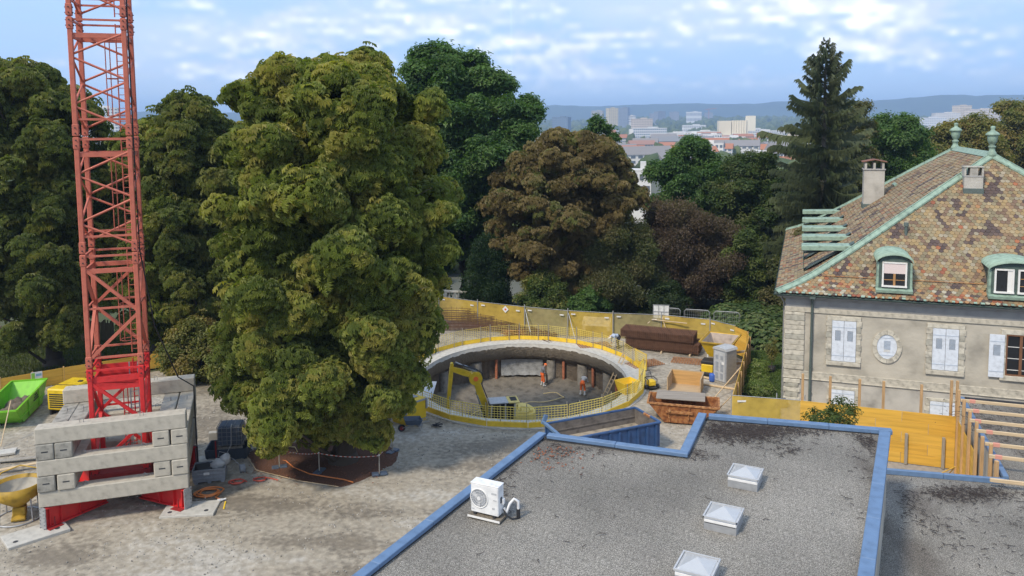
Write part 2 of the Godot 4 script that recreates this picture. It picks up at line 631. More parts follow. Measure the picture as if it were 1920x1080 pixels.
func site_ground() -> void:
	ground_noise = noise(FastNoiseLite.TYPE_SIMPLEX_SMOOTH, 0.12, 3, 19)
	var poly := PackedVector2Array([Vector2(-46, -40), Vector2(-33, -50), Vector2(-28, -53.5), Vector2(-20, -57), Vector2(-13, -66), Vector2(-8.5, -72), Vector2(-3, -67.2), Vector2(1, -64.8), Vector2(7.9, -62.8), Vector2(15.2, -60), Vector2(16.7, -55.4), Vector2(12.25, -43.2), Vector2(12.3, -36), Vector2(14, -8), Vector2(-46, -8)])
	var st := mb(false)
	var n := 220
	var rows := 46
	var P := []
	for k in n + 1:
		var t := TAU * k / n
		var d := Vector2(cos(t), sin(t))
		var far := 60.0
		for i in poly.size():
			var hit = Geometry2D.segment_intersects_segment(PC, PC + d * 90.0, poly[i], poly[(i + 1) % poly.size()])
			if hit:
				far = PC.distance_to(hit)
		var a := oval(t, -0.1)
		var b := PC + d * far
		var row := []
		for j in rows + 1:
			var p := a.lerp(b, pow(float(j) / rows, 1.25))
			row.append(V(p.x, relief(p.x, p.y, ground_noise), p.y))
		P.append(row)
	for k in n:
		for j in rows:
			var q := [P[k][j], P[k + 1][j], P[k + 1][j + 1], P[k][j + 1]]
			for i in [0, 1, 2, 0, 2, 3]:
				var p: Vector3 = q[i]
				st.set_uv(Vector2((p.x + 46.0) / 66.0, (p.z + 74.0) / 66.0))
				st.set_uv2(Vector2(p.x, p.z) / 3.1)
				st.add_vertex(p)
	var m := StandardMaterial3D.new()
	m.albedo_texture = ImageTexture.create_from_image(site_image())
	m.roughness = 0.95
	m.normal_enabled = true
	m.normal_texture = nbump(noise(FastNoiseLite.TYPE_SIMPLEX_SMOOTH, 0.06, 5, 33), 10.0, 1024)
	m.normal_scale = 0.15
	m.detail_enabled = true
	m.detail_uv_layer = BaseMaterial3D.DETAIL_UV_2
	m.detail_blend_mode = BaseMaterial3D.BLEND_MODE_MUL
	m.detail_albedo = ntex(noise(FastNoiseLite.TYPE_SIMPLEX_SMOOTH, 0.1, 4, 71), [[0.0, 0.5], [0.3, 0.76], [0.6, 0.93], [1.0, 1.0]], 1024)
	M.site = m
	structure(build(st, "ground", m))
	# yard on the far side of the boarded wall, and the ground under the buildings
	st = mb()
	sheet(st, [Vector2(12.25, -43.2), Vector2(16.2, -47.3), Vector2(42, -37.9), Vector2(42, -6), Vector2(14, -6), Vector2(12.3, -36)], 0.0)
	structure(build(st, "yard", M.path))
	# loose stones on the trodden ground
	var stone := SphereMesh.new()
	stone.radius = 0.5
	stone.height = 0.7
	stone.radial_segments = 6
	stone.rings = 3
	var mm := MultiMesh.new()
	mm.transform_format = MultiMesh.TRANSFORM_3D
	mm.use_colors = true
	mm.mesh = stone
	mm.instance_count = 45000
	var i := 0
	while i < 45000:
		var x := rng.randf_range(-32, 14)
		var z := rng.randf_range(-62, -24)
		var near := ground_noise.get_noise_2d(x * 2.0 + 50, z * 2.0)
		if near < rng.randf_range(-0.3, 0.5) or ((Vector2(x, z) - PC) / Vector2(8.4, 9.5)).length() < 1.0:
			continue
		var s := 0.018 + 0.07 * pow(rng.randf(), 7.0)
		var b := Basis.from_euler(V(rng.randf() * 6, rng.randf() * 6, rng.randf() * 6)).scaled(Vector3.ONE * s)
		mm.set_instance_transform(i, Transform3D(b, V(x, relief(x, z, ground_noise) + s * 0.15, z)))
		var g := rng.randf_range(0.16, 0.42)
		mm.set_instance_color(i, Color(g, g * 0.95, g * 0.86))
		i += 1
	var mi := MultiMeshInstance3D.new()
	mi.multimesh = mm
	mi.material_override = M.flat_vc
	put(mi, "loose_stones")
	stuff(mi, "small pale stones strewn over the trodden earth of the site", "stones")

func sheet(st: SurfaceTool, pts: Array, y: float) -> void:
	var pk := PackedVector2Array(pts)
	var idx := Geometry2D.triangulate_polygon(pk)
	for k in range(0, idx.size(), 3):
		var a := V(pk[idx[k]].x, y, pk[idx[k]].y)
		var b := V(pk[idx[k + 1]].x, y, pk[idx[k + 1]].y)
		var c := V(pk[idx[k + 2]].x, y, pk[idx[k + 2]].y)
		if (b - a).cross(c - a).y > 0:
			tri(st, a, c, b)
		else:
			tri(st, a, b, c)

func pit() -> void:
	var n := 320
	var hn := noise(FastNoiseLite.TYPE_SIMPLEX_SMOOTH, 0.9, 4, 3)
	# ring: concrete crown, its rough underside, the recessed wall, then the floor
	var ring := mb()
	var under := mb(false)
	var wall := mb(false)
	for k in n:
		var q := []
		for e in 2:
			var t := TAU * (k + e) / n
			var tt := t if k + e < n else 0.0
			var rag := hn.get_noise_2d(cos(tt) * 14, sin(tt) * 14)
			var rag2 := hn.get_noise_2d(cos(tt) * 34 + 30, sin(tt) * 34)
			var o0 := oval(t, -0.12)
			var o1 := oval(t, 1.2)
			var o2 := oval(t, 1.24 + 0.03 * rag)
			var o3 := oval(t, 1.12 + 0.12 * rag2)
			var o4 := oval(t, 0.75)
			var o5 := oval(t, 0.5 + 0.15 * rag)
			var o6 := oval(t, 0.55 + 0.3 * rag2)
			q.append([V(o0.x, 0.05, o0.y), V(o1.x, 0.07, o1.y), V(o1.x, 0.01, o1.y), V(o2.x, -0.2 + 0.13 * rag, o2.y), V(o3.x, -0.95 + 0.22 * rag2, o3.y), V(o4.x, -1.2 + 0.14 * rag, o4.y), V(o5.x, -1.5, o5.y), V(o6.x, -3.1, o6.y), V(o0.x, -0.3, o0.y)])
		for i in 3:
			quad(ring, q[0][i], q[1][i], q[1][i + 1], q[0][i + 1])
		quad(ring, q[0][8], q[1][8], q[1][0], q[0][0])
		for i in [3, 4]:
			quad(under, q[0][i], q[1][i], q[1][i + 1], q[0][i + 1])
		for i in [5, 6]:
			quad(wall, q[0][i], q[1][i], q[1][i + 1], q[0][i + 1])
	var p := Node3D.new()
	put(p, "pit")
	structure(p, "round excavation with a concrete crown and undercut earth walls")
	build(ring, "concrete_crown", M.concrete_light, p)
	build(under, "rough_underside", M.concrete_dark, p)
	build(wall, "earth_wall", M.soil, p)
	var fl := mb(false)
	var P := []
	for i in 19:
		var row := []
		for k in 97:
			var t := TAU * (k % 96) / 96.0
			var o := PC.lerp(oval(t, 0.2), i / 18.0)
			var y := -3.0 + 0.22 * hn.get_noise_2d(o.x * 0.5, o.y * 0.5) + 0.07 * hn.get_noise_2d(o.x * 2, o.y * 2)
			y += 0.3 * smoothstep(0.75, 1.0, i / 18.0)
			row.append(V(o.x, y, o.y))
		P.append(row)
	for i in 18:
		for k in 96:
			quad(fl, P[i][k], P[i][k + 1], P[i + 1][k + 1], P[i + 1][k])
	mk("pit_floor", lin(0.205, 0.178, 0.138), 0.95, TX.dirty, 0.35, TX.rough, 0.8)
	build(fl, "earth_floor", M.pit_floor, p)
	# piles, sprayed concrete and clay pipes in the recess
	mk("pile", lin(0.30, 0.275, 0.235), 0.95, TX.dirty, 0.7, TX.rough, 0.6)
	for e in [[-118, 0.85, "pile"], [-72, 0.6, "pile"], [-52, 0.7, "pile"], [-33, 0.7, "pile"], [-15, 0.7, "pile"], [-140, 0.6, "pile"]]:
		var o := oval(deg_to_rad(e[0]), 0.55)
		var st := mb()
		tube(st, [V(o.x, -3.2, o.y), V(o.x, -1.3, o.y)], e[1] * 0.62, -1, 14)
		build(st, "concrete_pile", M.pile, p)
	for a in [-105, -64, -44, -24]:
		var o := oval(deg_to_rad(a), 0.72)
		for dx in [0.0]:
			var st := mb()
			tube(st, [V(o.x + dx, -3.1, o.y), V(o.x + dx, -1.25, o.y)], 0.11, -1, 10)
			build(st, "clay_pipe", M.pvc, p)
	var sh := mb(false)
	var prev := []
	for k in 15:
		var t := deg_to_rad(lerpf(-102, -77, k / 14.0))
		var a := oval(t, 0.62 + 0.05 * hn.get_noise_1d(k * 3.0))
		var b := oval(t, 0.78)
		var row := [V(b.x, -1.3, b.y), V(a.x, -1.5, a.y), V(a.x, -2.2, a.y), V(b.x, -2.55 + 0.12 * hn.get_noise_1d(k * 5.0), b.y)]
		if prev:
			for i in 3:
				quad(sh, prev[i], row[i], row[i + 1], prev[i + 1])
		prev = row
	mk("shotcrete", lin(0.34, 0.345, 0.34), 0.9, TX.dirty, 0.5, TX.rough, 0.6)
	build(sh, "sprayed_concrete", M.shotcrete, p)

# ---------------------------------------------------------------- flat roofs in front
func gravel_roof(st: SurfaceTool, poly: Array, y: float, dark: Array, n: FastNoiseLite) -> void:
	var pk := PackedVector2Array(poly)
	var lo := pk[0]
	var hi := pk[0]
	for p in pk:
		lo = lo.min(p)
		hi = hi.max(p)
	var s := 0.3
	for i in int((hi.x - lo.x) / s) + 1:
		for j in int((hi.y - lo.y) / s) + 1:
			var a := lo + Vector2(i, j) * s
			var cell := PackedVector2Array([a, a + Vector2(s, 0), a + Vector2(s, s), a + Vector2(0, s)])
			for piece in Geometry2D.intersect_polygons(cell, pk):
				var idx := Geometry2D.triangulate_polygon(piece)
				for k in range(0, idx.size(), 3):
					var t := [piece[idx[k]], piece[idx[k + 1]], piece[idx[k + 2]]]
					if (t[1] - t[0]).cross(t[2] - t[0]) < 0:
						t.reverse()
					for q in t:
						var v := 0.49 + 0.22 * n.get_noise_2d(q.x * 0.5, q.y * 0.5)
						var c := Color(v, v * 0.95, v * 0.875)
						for d in dark:
							var w := 1.0 - Vector2((q.x - d[0]) / d[2], (q.y - d[1]) / d[3]).length()
							w = clampf(w * 1.6 + 0.9 * n.get_noise_2d(q.x * 4.0, q.y * 4.0), 0.0, 1.0)
							c = c.lerp(Color(0.27, 0.24, 0.215), w * 0.75)
						st.set_color(c)
						st.add_vertex(V(q.x, y + 0.02 * n.get_noise_2d(q.x, q.y), q.y))

func copings(parent: Node, pts: Array, y: float, w: float, h: float, inward: float) -> void:
	for i in pts.size() - 1:
		var a: Vector2 = pts[i]
		var b: Vector2 = pts[i + 1]
		var d := (b - a).normalized()
		var nrm := Vector2(-d.y, d.x) * inward
		var L := a.distance_to(b)
		var n := maxi(1, int(round(L / 2.4)))
		for k in n:
			var p := a + d * (L * k / n + 0.004)
			var q := a + d * (L * (k + 1) / n - 0.004)
			if k == n - 1 and i < pts.size() - 2:
				q += d * 0.0
			var st := mb()
			var m := (p + q) * 0.5 + nrm * w * 0.5
			var ax := V(d.x, 0, d.y)
			var e := rng.randf_range(-0.004, 0.004)
			cbox(st, V(m.x, y - h * 0.5 + e, m.y), V(p.distance_to(q), h, w), 0.015, Basis(ax, Vector3.UP, ax.cross(Vector3.UP)))
			build(st, "coping", M.blue_coping, parent)

func walls_of(st: SurfaceTool, poly: Array, y0: float, y1: float) -> void:
	for i in poly.size():
		var a: Vector2 = poly[i]
		var b: Vector2 = poly[(i + 1) % poly.size()]
		quad(st, V(a.x, y0, a.y), V(b.x, y0, b.y), V(b.x, y1, b.y), V(a.x, y1, a.y))

func flat_roofs() -> void:
	var n := noise(FastNoiseLite.TYPE_SIMPLEX_SMOOTH, 0.35, 4, 61)
	var A := Vector2(-9.1, -8.5)
	var B := Vector2(0.86, -27.1)
	var C := Vector2(5.44, -25.4)
	var D := Vector2(6.84, -28.8)
	var E := Vector2(13.18, -27.1)
	var G := Vector2(3.57, -8.5)
	var hall := thing("flat_roofed_building", "flat gravel roof with blue metal edging in the foreground", "building")
	var poly := [A, B, C, D, E, G]
	var st := mb(false)
	gravel_roof(st, poly, 6.14, [[1.3, -26.3, 1.0, 1.2], [7.6, -27.6, 2.0, 1.3], [8.8, -27.5, 2.6, 0.7], [12.1, -25.6, 0.6, 2.6], [11.2, -23.5, 0.5, 2.6], [5.9, -25.6, 0.7, 0.6], [-0.3, -24.6, 0.35, 1.0], [3.2, -26.0, 1.6, 0.3]], n)
	build(st, "gravel_roof", M.roof_gravel, hall)
	st = mb()
	walls_of(st, [Vector2(-9.0, -8.5), Vector2(0.9, -26.9), Vector2(5.5, -25.2), Vector2(6.9, -28.6), Vector2(13.0, -26.95), Vector2(3.5, -8.5)], -0.3, 6.2)
	build(st, "wall", M.render, hall)
	copings(hall, [A, B], 6.33, 0.29, 0.13, 1.0)
	copings(hall, [B + (C - B).normalized() * 0.37, C + (C - B).normalized() * 0.29], 6.335, 0.27, 0.13, 1.0)
	copings(hall, [C + (D - C).normalized() * 0.004, D], 6.332, 0.3, 0.13, 1.0)
	copings(hall, [D + (E - D).normalized() * 0.37, E], 6.334, 0.28, 0.15, 1.0)
	copings(hall, [E + (G - E).normalized() * 0.35, G], 6.331, 0.36, 0.17, 1.0)
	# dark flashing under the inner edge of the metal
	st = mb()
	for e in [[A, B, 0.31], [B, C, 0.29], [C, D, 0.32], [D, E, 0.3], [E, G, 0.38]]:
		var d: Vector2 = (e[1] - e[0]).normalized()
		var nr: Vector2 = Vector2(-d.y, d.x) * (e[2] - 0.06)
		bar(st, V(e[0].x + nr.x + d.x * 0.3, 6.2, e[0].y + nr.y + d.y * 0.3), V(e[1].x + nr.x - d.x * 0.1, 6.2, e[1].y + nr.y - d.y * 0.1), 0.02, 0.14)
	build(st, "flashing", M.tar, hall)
	# the lower wing on the right
	var wing := thing("low_flat_wing", "lower gravel roofed wing with thin blue edging beside the timber frames", "building")
	var P := Vector2(10.2, -31.0)
	var Q := Vector2(18.45, -29.05)
	var R := Vector2(21.78, -38.05)
	var S := Vector2(41, -31.0)
	st = mb(false)
	gravel_roof(st, [P, Q, R, S, Vector2(41, -8.5), Vector2(3.7, -8.5)], 3.40, [[16.3, -28.1, 2.5, 1.0], [14.4, -27.6, 0.8, 2.6], [12.6, -24.0, 0.8, 3.0], [21.3, -34, 1.6, 4.0], [24, -35.5, 3.0, 2.4], [27, -33, 4, 3]], n)
	build(st, "gravel_roof", M.roof_gravel, wing)
	st = mb()
	walls_of(st, [P + Vector2(0, 0.1), Q + Vector2(-0.1, 0.1), R + Vector2(0, 0.3), S, Vector2(41, -8.6), Vector2(3.8, -8.6)], -0.3, 3.45)
	build(st, "wall", M.render, wing)
	copings(wing, [P, Q], 3.60, 0.16, 0.2, 1.0)
	copings(wing, [Q + Vector2(0.06, -0.17), R], 3.604, 0.2, 0.2, 1.0)
	st = mb()
	bar(st, V(R.x + 0.2, 3.5, R.y + 0.1), V(S.x, 3.5, S.y), 0.1, 0.18)
	build(st, "edge_flashing", M.tar, wing)

# ---------------------------------------------------------------- the old house
const RS := 12.4   # facade corner to the middle
const RT := 8.0    # eave to ridge, in depth
const HD := 29.1   # depth of the house
func rise(f: float) -> float:
	var xs := [0.0, 0.08, 0.153, 0.25, 0.347, 0.468, 0.597, 0.75, 1.0]
	var ys := [0.0, 0.38, 0.82, 1.58, 2.36, 3.38, 4.48, 5.78, 7.85]
	for i in xs.size() - 1:
		if f <= xs[i + 1]:
			return lerpf(ys[i], ys[i + 1], (f - xs[i]) / (xs[i + 1] - xs[i]))
	return 7.85 + (f - 1.0) * 8.0

func front_at(s: float, f: float) -> Vector3:
	return V(s, 7.0 + rise(f), -f * RT)

func left_at(t: float, f: float) -> Vector3:
	return V(f * RS, 7.0 + rise(f), -t)

func tile_mesh(st: SurfaceTool, o: Vector3, x: Vector3, up: Vector3, n: Vector3, w: float, l: float) -> void:
	# rounded tail, pointing down the slope
	var pts := [Vector2(-0.5, 0.45), Vector2(-0.5, -0.2), Vector2(-0.36, -0.43), Vector2(0.0, -0.55), Vector2(0.36, -0.43), Vector2(0.5, -0.2), Vector2(0.5, 0.45)]
	var T := []
	for p in pts:
		T.append(o + x * p.x * w + up * p.y * l + n * (0.034 if p.y < 0 else 0.008))
	for k in range(1, 6):
		tri(st, T[0], T[k + 1], T[k])
	for k in range(1, 5):
		var a: Vector3 = T[k]
		var b: Vector3 = T[k + 1]
		quad(st, a, b, b - n * 0.03, a - n * 0.03)

func tile_color(lower: float, hn: FastNoiseLite, x: float, y: float) -> Color:
	var pal := [Color(0.33, 0.235, 0.125), Color(0.27, 0.175, 0.10), Color(0.37, 0.29, 0.17), Color(0.24, 0.20, 0.12), Color(0.20, 0.13, 0.085), Color(0.30, 0.25, 0.15), Color(0.35, 0.25, 0.12)]
	var c: Color = pal[rng.randi() % pal.size()]
	var v := rng.randf()
	if v < 0.03 + 0.2 * lower:
		c = [Color(0.36, 0.13, 0.06), Color(0.30, 0.105, 0.055), Color(0.42, 0.22, 0.10)][rng.randi() % 3]
	elif v > 0.93:
		c = Color(0.36, 0.31, 0.22)
	var d := hn.get_noise_2d(x * 15.0, y * 15.0)
	if d > 0.33 and rng.randf() < 0.85:
		c = Color(0.085, 0.06, 0.055).lerp(Color(0.13, 0.09, 0.075), rng.randf())
	return c * rng.randf_range(0.85, 1.1)

func house() -> void:
	var h := thing("old_house", "old grey rendered mansion with patinated copper trim and mottled tile roof", "house", V(15.64, 0, -46.8), -20.1)
	var hn := noise(FastNoiseLite.TYPE_SIMPLEX_SMOOTH, 0.045, 3, 5)
	var W := 2 * RS
	# body
	var st := mb()
	box(st, V(W * 0.5, 0.85, -HD * 0.5), V(W - 1.1, 1.7, HD - 1.1))
	build(st, "plinth_wall", M.render_base, h)
	st = mb()
	box(st, V(W * 0.5, 4.05, -HD * 0.5), V(W - 1.14, 4.7, HD - 1.14))
	build(st, "wall", M.render, h)
	st = mb()
	for e in [[1.95, 0.46, 0.05], [1.72, 0.07, 0.09]]:
		cbox(st, V(W * 0.5, e[0], -HD * 0.5), V(W - 1.1 + e[2] * 2, e[1], HD - 1.1 + e[2] * 2), 0.02)
	build(st, "string_course", M.stone, h)
	st = mb()
	cbox(st, V(W * 0.5, 5.9, -HD * 0.5), V(W - 0.98, 0.3, HD - 0.98), 0.02)
	build(st, "architrave", M.stone, h)
	st = mb()
	box(st, V(W * 0.5, 6.3, -HD * 0.5), V(W - 1.06, 0.52, HD - 1.06))
	cbox(st, V(W * 0.5, 6.62, -HD * 0.5), V(W - 0.8, 0.14, HD - 0.8), 0.02)
	build(st, "frieze", M.cornice, h)
	st = mb()
	cbox(st, V(W * 0.5, 6.78, -HD * 0.5), V(W - 0.12, 0.14, HD - 0.12), 0.03)
	build(st, "cornice", M.cornice, h)
	# corner stones, some of them newly replaced
	var q := 0
	var y := 2.24
	while y < 5.7:
		var hgt: float = rng.randf_range(0.27, 0.34)
		hgt = minf(hgt, 5.74 - y)
		if hgt < 0.1:
			break
		for side in 2:
			st = mb()
			if side == 0:
				cbox(st, V(1.08, y + hgt * 0.5, -0.55), V(1.1, hgt - 0.015, 0.16), 0.02)
			else:
				cbox(st, V(0.55, y + hgt * 0.5, -1.2), V(0.16, hgt - 0.015, 1.1), 0.02)
			build(st, "corner_stone", [M.stone, M.stone_b, M.stone_c, M.stone][(q * 7 + side) % 4], h)
		y += hgt
		q += 1
	y = 0.0
	while y < 1.6:
		var hgt: float = minf(rng.randf_range(0.26, 0.34), 1.66 - y)
		if hgt < 0.1:
			break
		st = mb()
		cbox(st, V(0.98, y + hgt * 0.5, -0.53), V(0.95 if q % 2 else 0.72, hgt - 0.015, 0.18), 0.02)
		build(st, "corner_stone", M.stone_b if q % 2 else M.stone_c, h)
		y += hgt
		q += 1
	# openings of the main storey
	surround(h, 2.87, 2.72, 4.71, 5.66, 3.14, 2.95, 4.48, 5.40)
	shutters(h, 3.14, 2.95, 4.48, 5.40)
	surround(h, 8.16, 2.69, 10.06, 5.62, 8.44, 2.94, 9.78, 5.36)
	shutters(h, 8.44, 2.94, 9.78, 5.36)
	surround(h, 11.82, 2.69, 13.75, 5.55, 12.07, 2.97, 13.5, 5.28)
	window(h, 12.07, 2.97, 13.5, 5.28)
	var leaf_l := shutter_leaf(h, 11.24, 2.85, 11.98, 5.26, -0.42)
	leaf_l.set_meta("label", "pale blue shutter folded back against the wall beside the open window")
	surround(h, 17.2, 2.69, 19.1, 5.6, 17.48, 2.95, 18.82, 5.36)
	shutters(h, 17.48, 2.95, 18.82, 5.36)
	# lower storey
	surround(h, 3.0, -0.2, 4.72, 1.42, 3.19, -0.1, 4.49, 1.25)
	shutters(h, 3.19, -0.1, 4.49, 1.25)
	surround(h, 8.2, -0.2, 10.0, 1.30, 8.43, -0.1, 9.78, 1.12)
	shutters(h, 8.43, -0.1, 9.78, 1.12)
	# oval opening
	var oc := V(6.12, 4.05, -0.55)
	for k in 12:
		st = mb()
		var a0 := TAU * k / 12.0 + 0.01
		var a1 := TAU * (k + 1) / 12.0 - 0.01
		var ring := []
		for i in 5:
			var a := lerpf(a0, a1, i / 4.0)
			ring.append(Vector2(cos(a) * 0.78, sin(a) * 0.97))
		for i in 5:
			var a := lerpf(a1, a0, i / 4.0)
			ring.append(Vector2(cos(a) * 0.54, sin(a) * 0.72))
		prism(st, ring, oc + V(0, 0, -0.05), Vector3.RIGHT, Vector3.UP, V(0, 0, 0.12))
		build(st, "oval_surround_stone", M.stone_b if k % 3 else M.stone, h)
	st = mb()
	var el := []
	for k in 28:
		el.append(Vector2(cos(TAU * k / 28) * 0.53, sin(TAU * k / 28) * 0.71))
	prism(st, el, oc + V(0, 0, -0.06), Vector3.RIGHT, Vector3.UP, V(0, 0, 0.08))
	var ov := build(st, "oval_shutter", M.shutter, h)
	for k in 9:
		st = mb()
		box(st, oc + V(0, 0.32 - k * 0.075, 0.035), V(0.34, 0.045, 0.03), Basis(Vector3.RIGHT, 0.5))
		build(st, "slat", M.shutter_slat if k < 7 else M.white_frame, ov)
	for yy in [0.52, -0.5]:
		st = mb()
		box(st, oc + V(0.0, yy, 0.03), V(0.72, 0.03, 0.02))
		build(st, "hinge_strap", M.shutter_slat, ov)
	# downpipes and gutter
	st = mb()
	tube(st, [V(2.0, 0.3, -0.42), V(2.03, 6.2, -0.42), V(2.03, 6.55, -0.3), V(2.03, 6.85, -0.05)], 0.075, -1, 10)
	for yy in [0.9, 2.5, 4.2, 5.7]:
		tube(st, [V(2.02, yy, -0.42), V(2.02, yy + 0.06, -0.42)], 0.095, -1, 10)
	build(st, "downpipe", M.lead, h)
	st = mb()
	tube(st, [V(0.45, 0.2, -0.9), V(0.45, 6.2, -0.9), V(0.2, 6.7, -0.6)], 0.06, -1, 10)
	build(st, "downpipe", M.galvanised, h)
	st = mb()
	cbox(st, V(2.03, 6.78, 0.03), V(0.34, 0.2, 0.2), 0.03)
	build(st, "rain_hopper", M.lead, h)
	st = mb(false)
	for e in [[V(-0.1, 6.9, 0.06), V(W + 0.1, 6.9, 0.06), V(0, 0, 1)], [V(-0.06, 6.9, 0.1), V(-0.06, 6.9, -HD), V(-1, 0, 0)]]:
		var prev := []
		for k in 7:
			var a: float = PI * k / 6.0
			var off: Vector3 = e[2] * cos(a) * 0.09 - V(0, sin(a) * 0.1, 0)
			var row := [e[0] + off, e[1] + off]
			if prev:
				quad(st, prev[0], prev[1], row[1], row[0])
			prev = row
	build(st, "gutter", M.copper_dark, h)
	# roof boarding under the tiles
	st = mb(false)
	for i in 24:
		var f0 := i / 24.0
		var f1 := (i + 1) / 24.0
		quad(st, front_at(f0 * RS, f0) - V(0, 0.05, 0), front_at(f1 * RS, f1) - V(0, 0.05, 0), front_at(W - f1 * RS, f1) - V(0, 0.05, 0), front_at(W - f0 * RS, f0) - V(0, 0.05, 0))
		quad(st, left_at(f0 * RT, f0) - V(0, 0.05, 0), left_at(HD - f0 * RT, f0) - V(0, 0.05, 0), left_at(HD - f1 * RT, f1) - V(0, 0.05, 0), left_at(f1 * RT, f1) - V(0, 0.05, 0))
		var mx := V(W, 0, 0)
		var ff := V(-1, 1, 1)
		quad(st, left_at(f0 * RT, f0) * ff + mx - V(0, 0.05, 0), left_at(f1 * RT, f1) * ff + mx - V(0, 0.05, 0), left_at(HD - f1 * RT, f1) * ff + mx - V(0, 0.05, 0), left_at(HD - f0 * RT, f0) * ff + mx - V(0, 0.05, 0))
		var b0 := front_at(f0 * RS, f0)
		var b1 := front_at(f1 * RS, f1)
		quad(st, V(b0.x, b0.y, -HD - b0.z), V(W - b0.x, b0.y, -HD - b0.z), V(W - b1.x, b1.y, -HD - b1.z), V(b1.x, b1.y, -HD - b1.z))
	mk("boarding", lin(0.14, 0.10, 0.07), 0.9)
	var roof := build(st, "roof", M.boarding, h)
	# tiles: the lowest rows of the front are pieces of their own, the rest one coat
	var coat := mb()
	var singles := 0
	var proto := []
	var pcol := [Color(0.33, 0.235, 0.125), Color(0.36, 0.13, 0.06), Color(0.27, 0.175, 0.10), Color(0.44, 0.40, 0.30), Color(0.11, 0.08, 0.07), Color(0.40, 0.22, 0.10), Color(0.24, 0.20, 0.12), Color(0.30, 0.105, 0.055)]
	for c in pcol:
		st = mb()
		st.set_color(c)
		tile_mesh(st, Vector3.ZERO, Vector3.RIGHT, Vector3.UP, Vector3.BACK, 0.243, 0.30)
		proto.append(meshed(st))
	var wt := 0.25
	var rows := 52
	for face in 2:
		var nr := rows if face == 0 else 62
		for r in nr:
			var f := (r + 0.5) / nr
			var e0 := (f * RS) if face == 0 else (f * RT)
			var e1 := (W - f * RS) if face == 0 else (HD - f * RT)
			var a := front_at(0, f - 0.005) if face == 0 else left_at(0, f - 0.005)
			var b := front_at(0, f + 0.005) if face == 0 else left_at(0, f + 0.005)
			var up := (b - a).normalized()
			var x := Vector3.RIGHT if face == 0 else V(0, 0, 1)
			var n := x.cross(up).normalized()
			var cnt := int((e1 - e0) / wt)
			for k in cnt:
				var s := e0 + (k + 0.5 + (0.5 if r % 2 else 0.0)) * wt
				if s > e1:
					continue
				if face == 0 and s > 17.0:
					if k % 1 == 0 and s > 25.5:
						continue
				if face == 0 and ((absf(s - 6.36) < 0.92 and f > 0.07 and f < 0.27) or (absf(s - 12.3) < 1.25 and f > 0.06 and f < 0.25)):
					continue
				var o := front_at(s, f) if face == 0 else left_at(s, f)
				var lower := clampf(1.0 - f * 5.0, 0.0, 1.0) if face == 0 else 0.35 * (1.0 - f)
				o += up * rng.randf_range(-0.012, 0.012)
				var nn := (n + x * rng.randf_range(-0.04, 0.04) + up * rng.randf_range(-0.03, 0.06)).normalized()
				if face == 0 and r < 7 and s < 14.6 and singles < 300:
					var ch := rng.randi() % proto.size()
					if ch in [1, 7] and rng.randf() < 0.3:
						ch = 0
					var rx := up.cross(nn).normalized()
					share(proto[ch], "tile", M.tile, roof, o, Basis(rx, nn.cross(rx), nn))
					singles += 1
				else:
					coat.set_color(tile_color(lower, hn, s, o.y))
					tile_mesh(coat, o, up.cross(nn).normalized(), up, nn, wt * 0.97, 0.30)
	stuff(build(coat, "tile_coat", M.tile, roof))
	# hips and ridge in green copper, in lapped lengths
	for e in [[0, 0], [1, 0], [0, 1]]:
		var N := 13
		for k in N:
			var f0 := float(k) / N
			var f1 := float(k + 1) / N + 0.006
			var p := front_at(f0 * RS, f0)
			var g := front_at(f1 * RS, f1)
			if e[0]:
				p.x = W - p.x
				g.x = W - g.x
			if e[1]:
				p.z = -HD - p.z
				g.z = -HD - g.z
			st = mb()
			hip_piece(st, p, g, e)
			build(st, "hip_capping", M.copper, roof)
	st = mb()
	var r0 := V(RS, 14.9, -RT)
	var r1 := V(RS, 14.9, -(HD - RT))
	prism(st, [Vector2(-0.3, -0.16), Vector2(-0.28, -0.2), Vector2(0, 0.1), Vector2(0.28, -0.2), Vector2(0.3, -0.16), Vector2(0, 0.17)], r0, Vector3.RIGHT, Vector3.UP, r1 - r0)
	build(st, "ridge_capping", M.copper, roof)
	var eave := mb()
	for k in 70:
		var s := 0.1 + k * 0.355
		if rng.randf() < 0.72:
			box(eave, V(s, 7.03 + rng.randf_range(-0.02, 0.02), 0.05), V(rng.randf_range(0.08, 0.2), 0.03, 0.14), Basis(Vector3.RIGHT, 0.5))
	stuff(build(eave, "eave_clip", M.copper, roof))
	# finials
	for z in [-RT, -(HD - RT)]:
		st = mb()
		var s := 1.0 if z == -RT else 1.1
		var prof := []
		for p in [[0.0, 0.0], [0.30, 0.0], [0.26, 0.18], [0.17, 0.34], [0.17, 0.5], [0.22, 0.54], [0.22, 0.6], [0.12, 0.68], [0.2, 0.76], [0.27, 0.95], [0.30, 1.2], [0.30, 1.26], [0.40, 1.3], [0.40, 1.36], [0.28, 1.48], [0.14, 1.56], [0.1, 1.66], [0.14, 1.74], [0.13, 1.84], [0.0, 1.88]]:
			prof.append(Vector2(p[0] * s, p[1] * s))
		lathe(st, prof, 18, V(RS, 14.8, z))
		build(st, "finial", M.copper, roof)
	# small hatch, vent pipe and the snow rail
	st = mb()
	var hp := left_at(20.0, 0.655)
	box(st, hp + V(0, 0.1, 0), V(0.25, 0.12, 1.7), Basis(V(0, 0, 1), 0.56))
	build(st, "roof_hatch", M.copper, roof)
	st = mb()
	var vp := front_at(7.23, 0.45)
	tube(st, [vp - V(0, 0.1, 0), vp + V(0, 0.5, 0)], 0.09, -1, 10)
	tube(st, [vp + V(0, 0.5, 0), vp + V(0, 0.72, 0)], 0.15, 0.12, 10)
	build(st, "vent_pipe", M.lead, roof)
	st = mb()
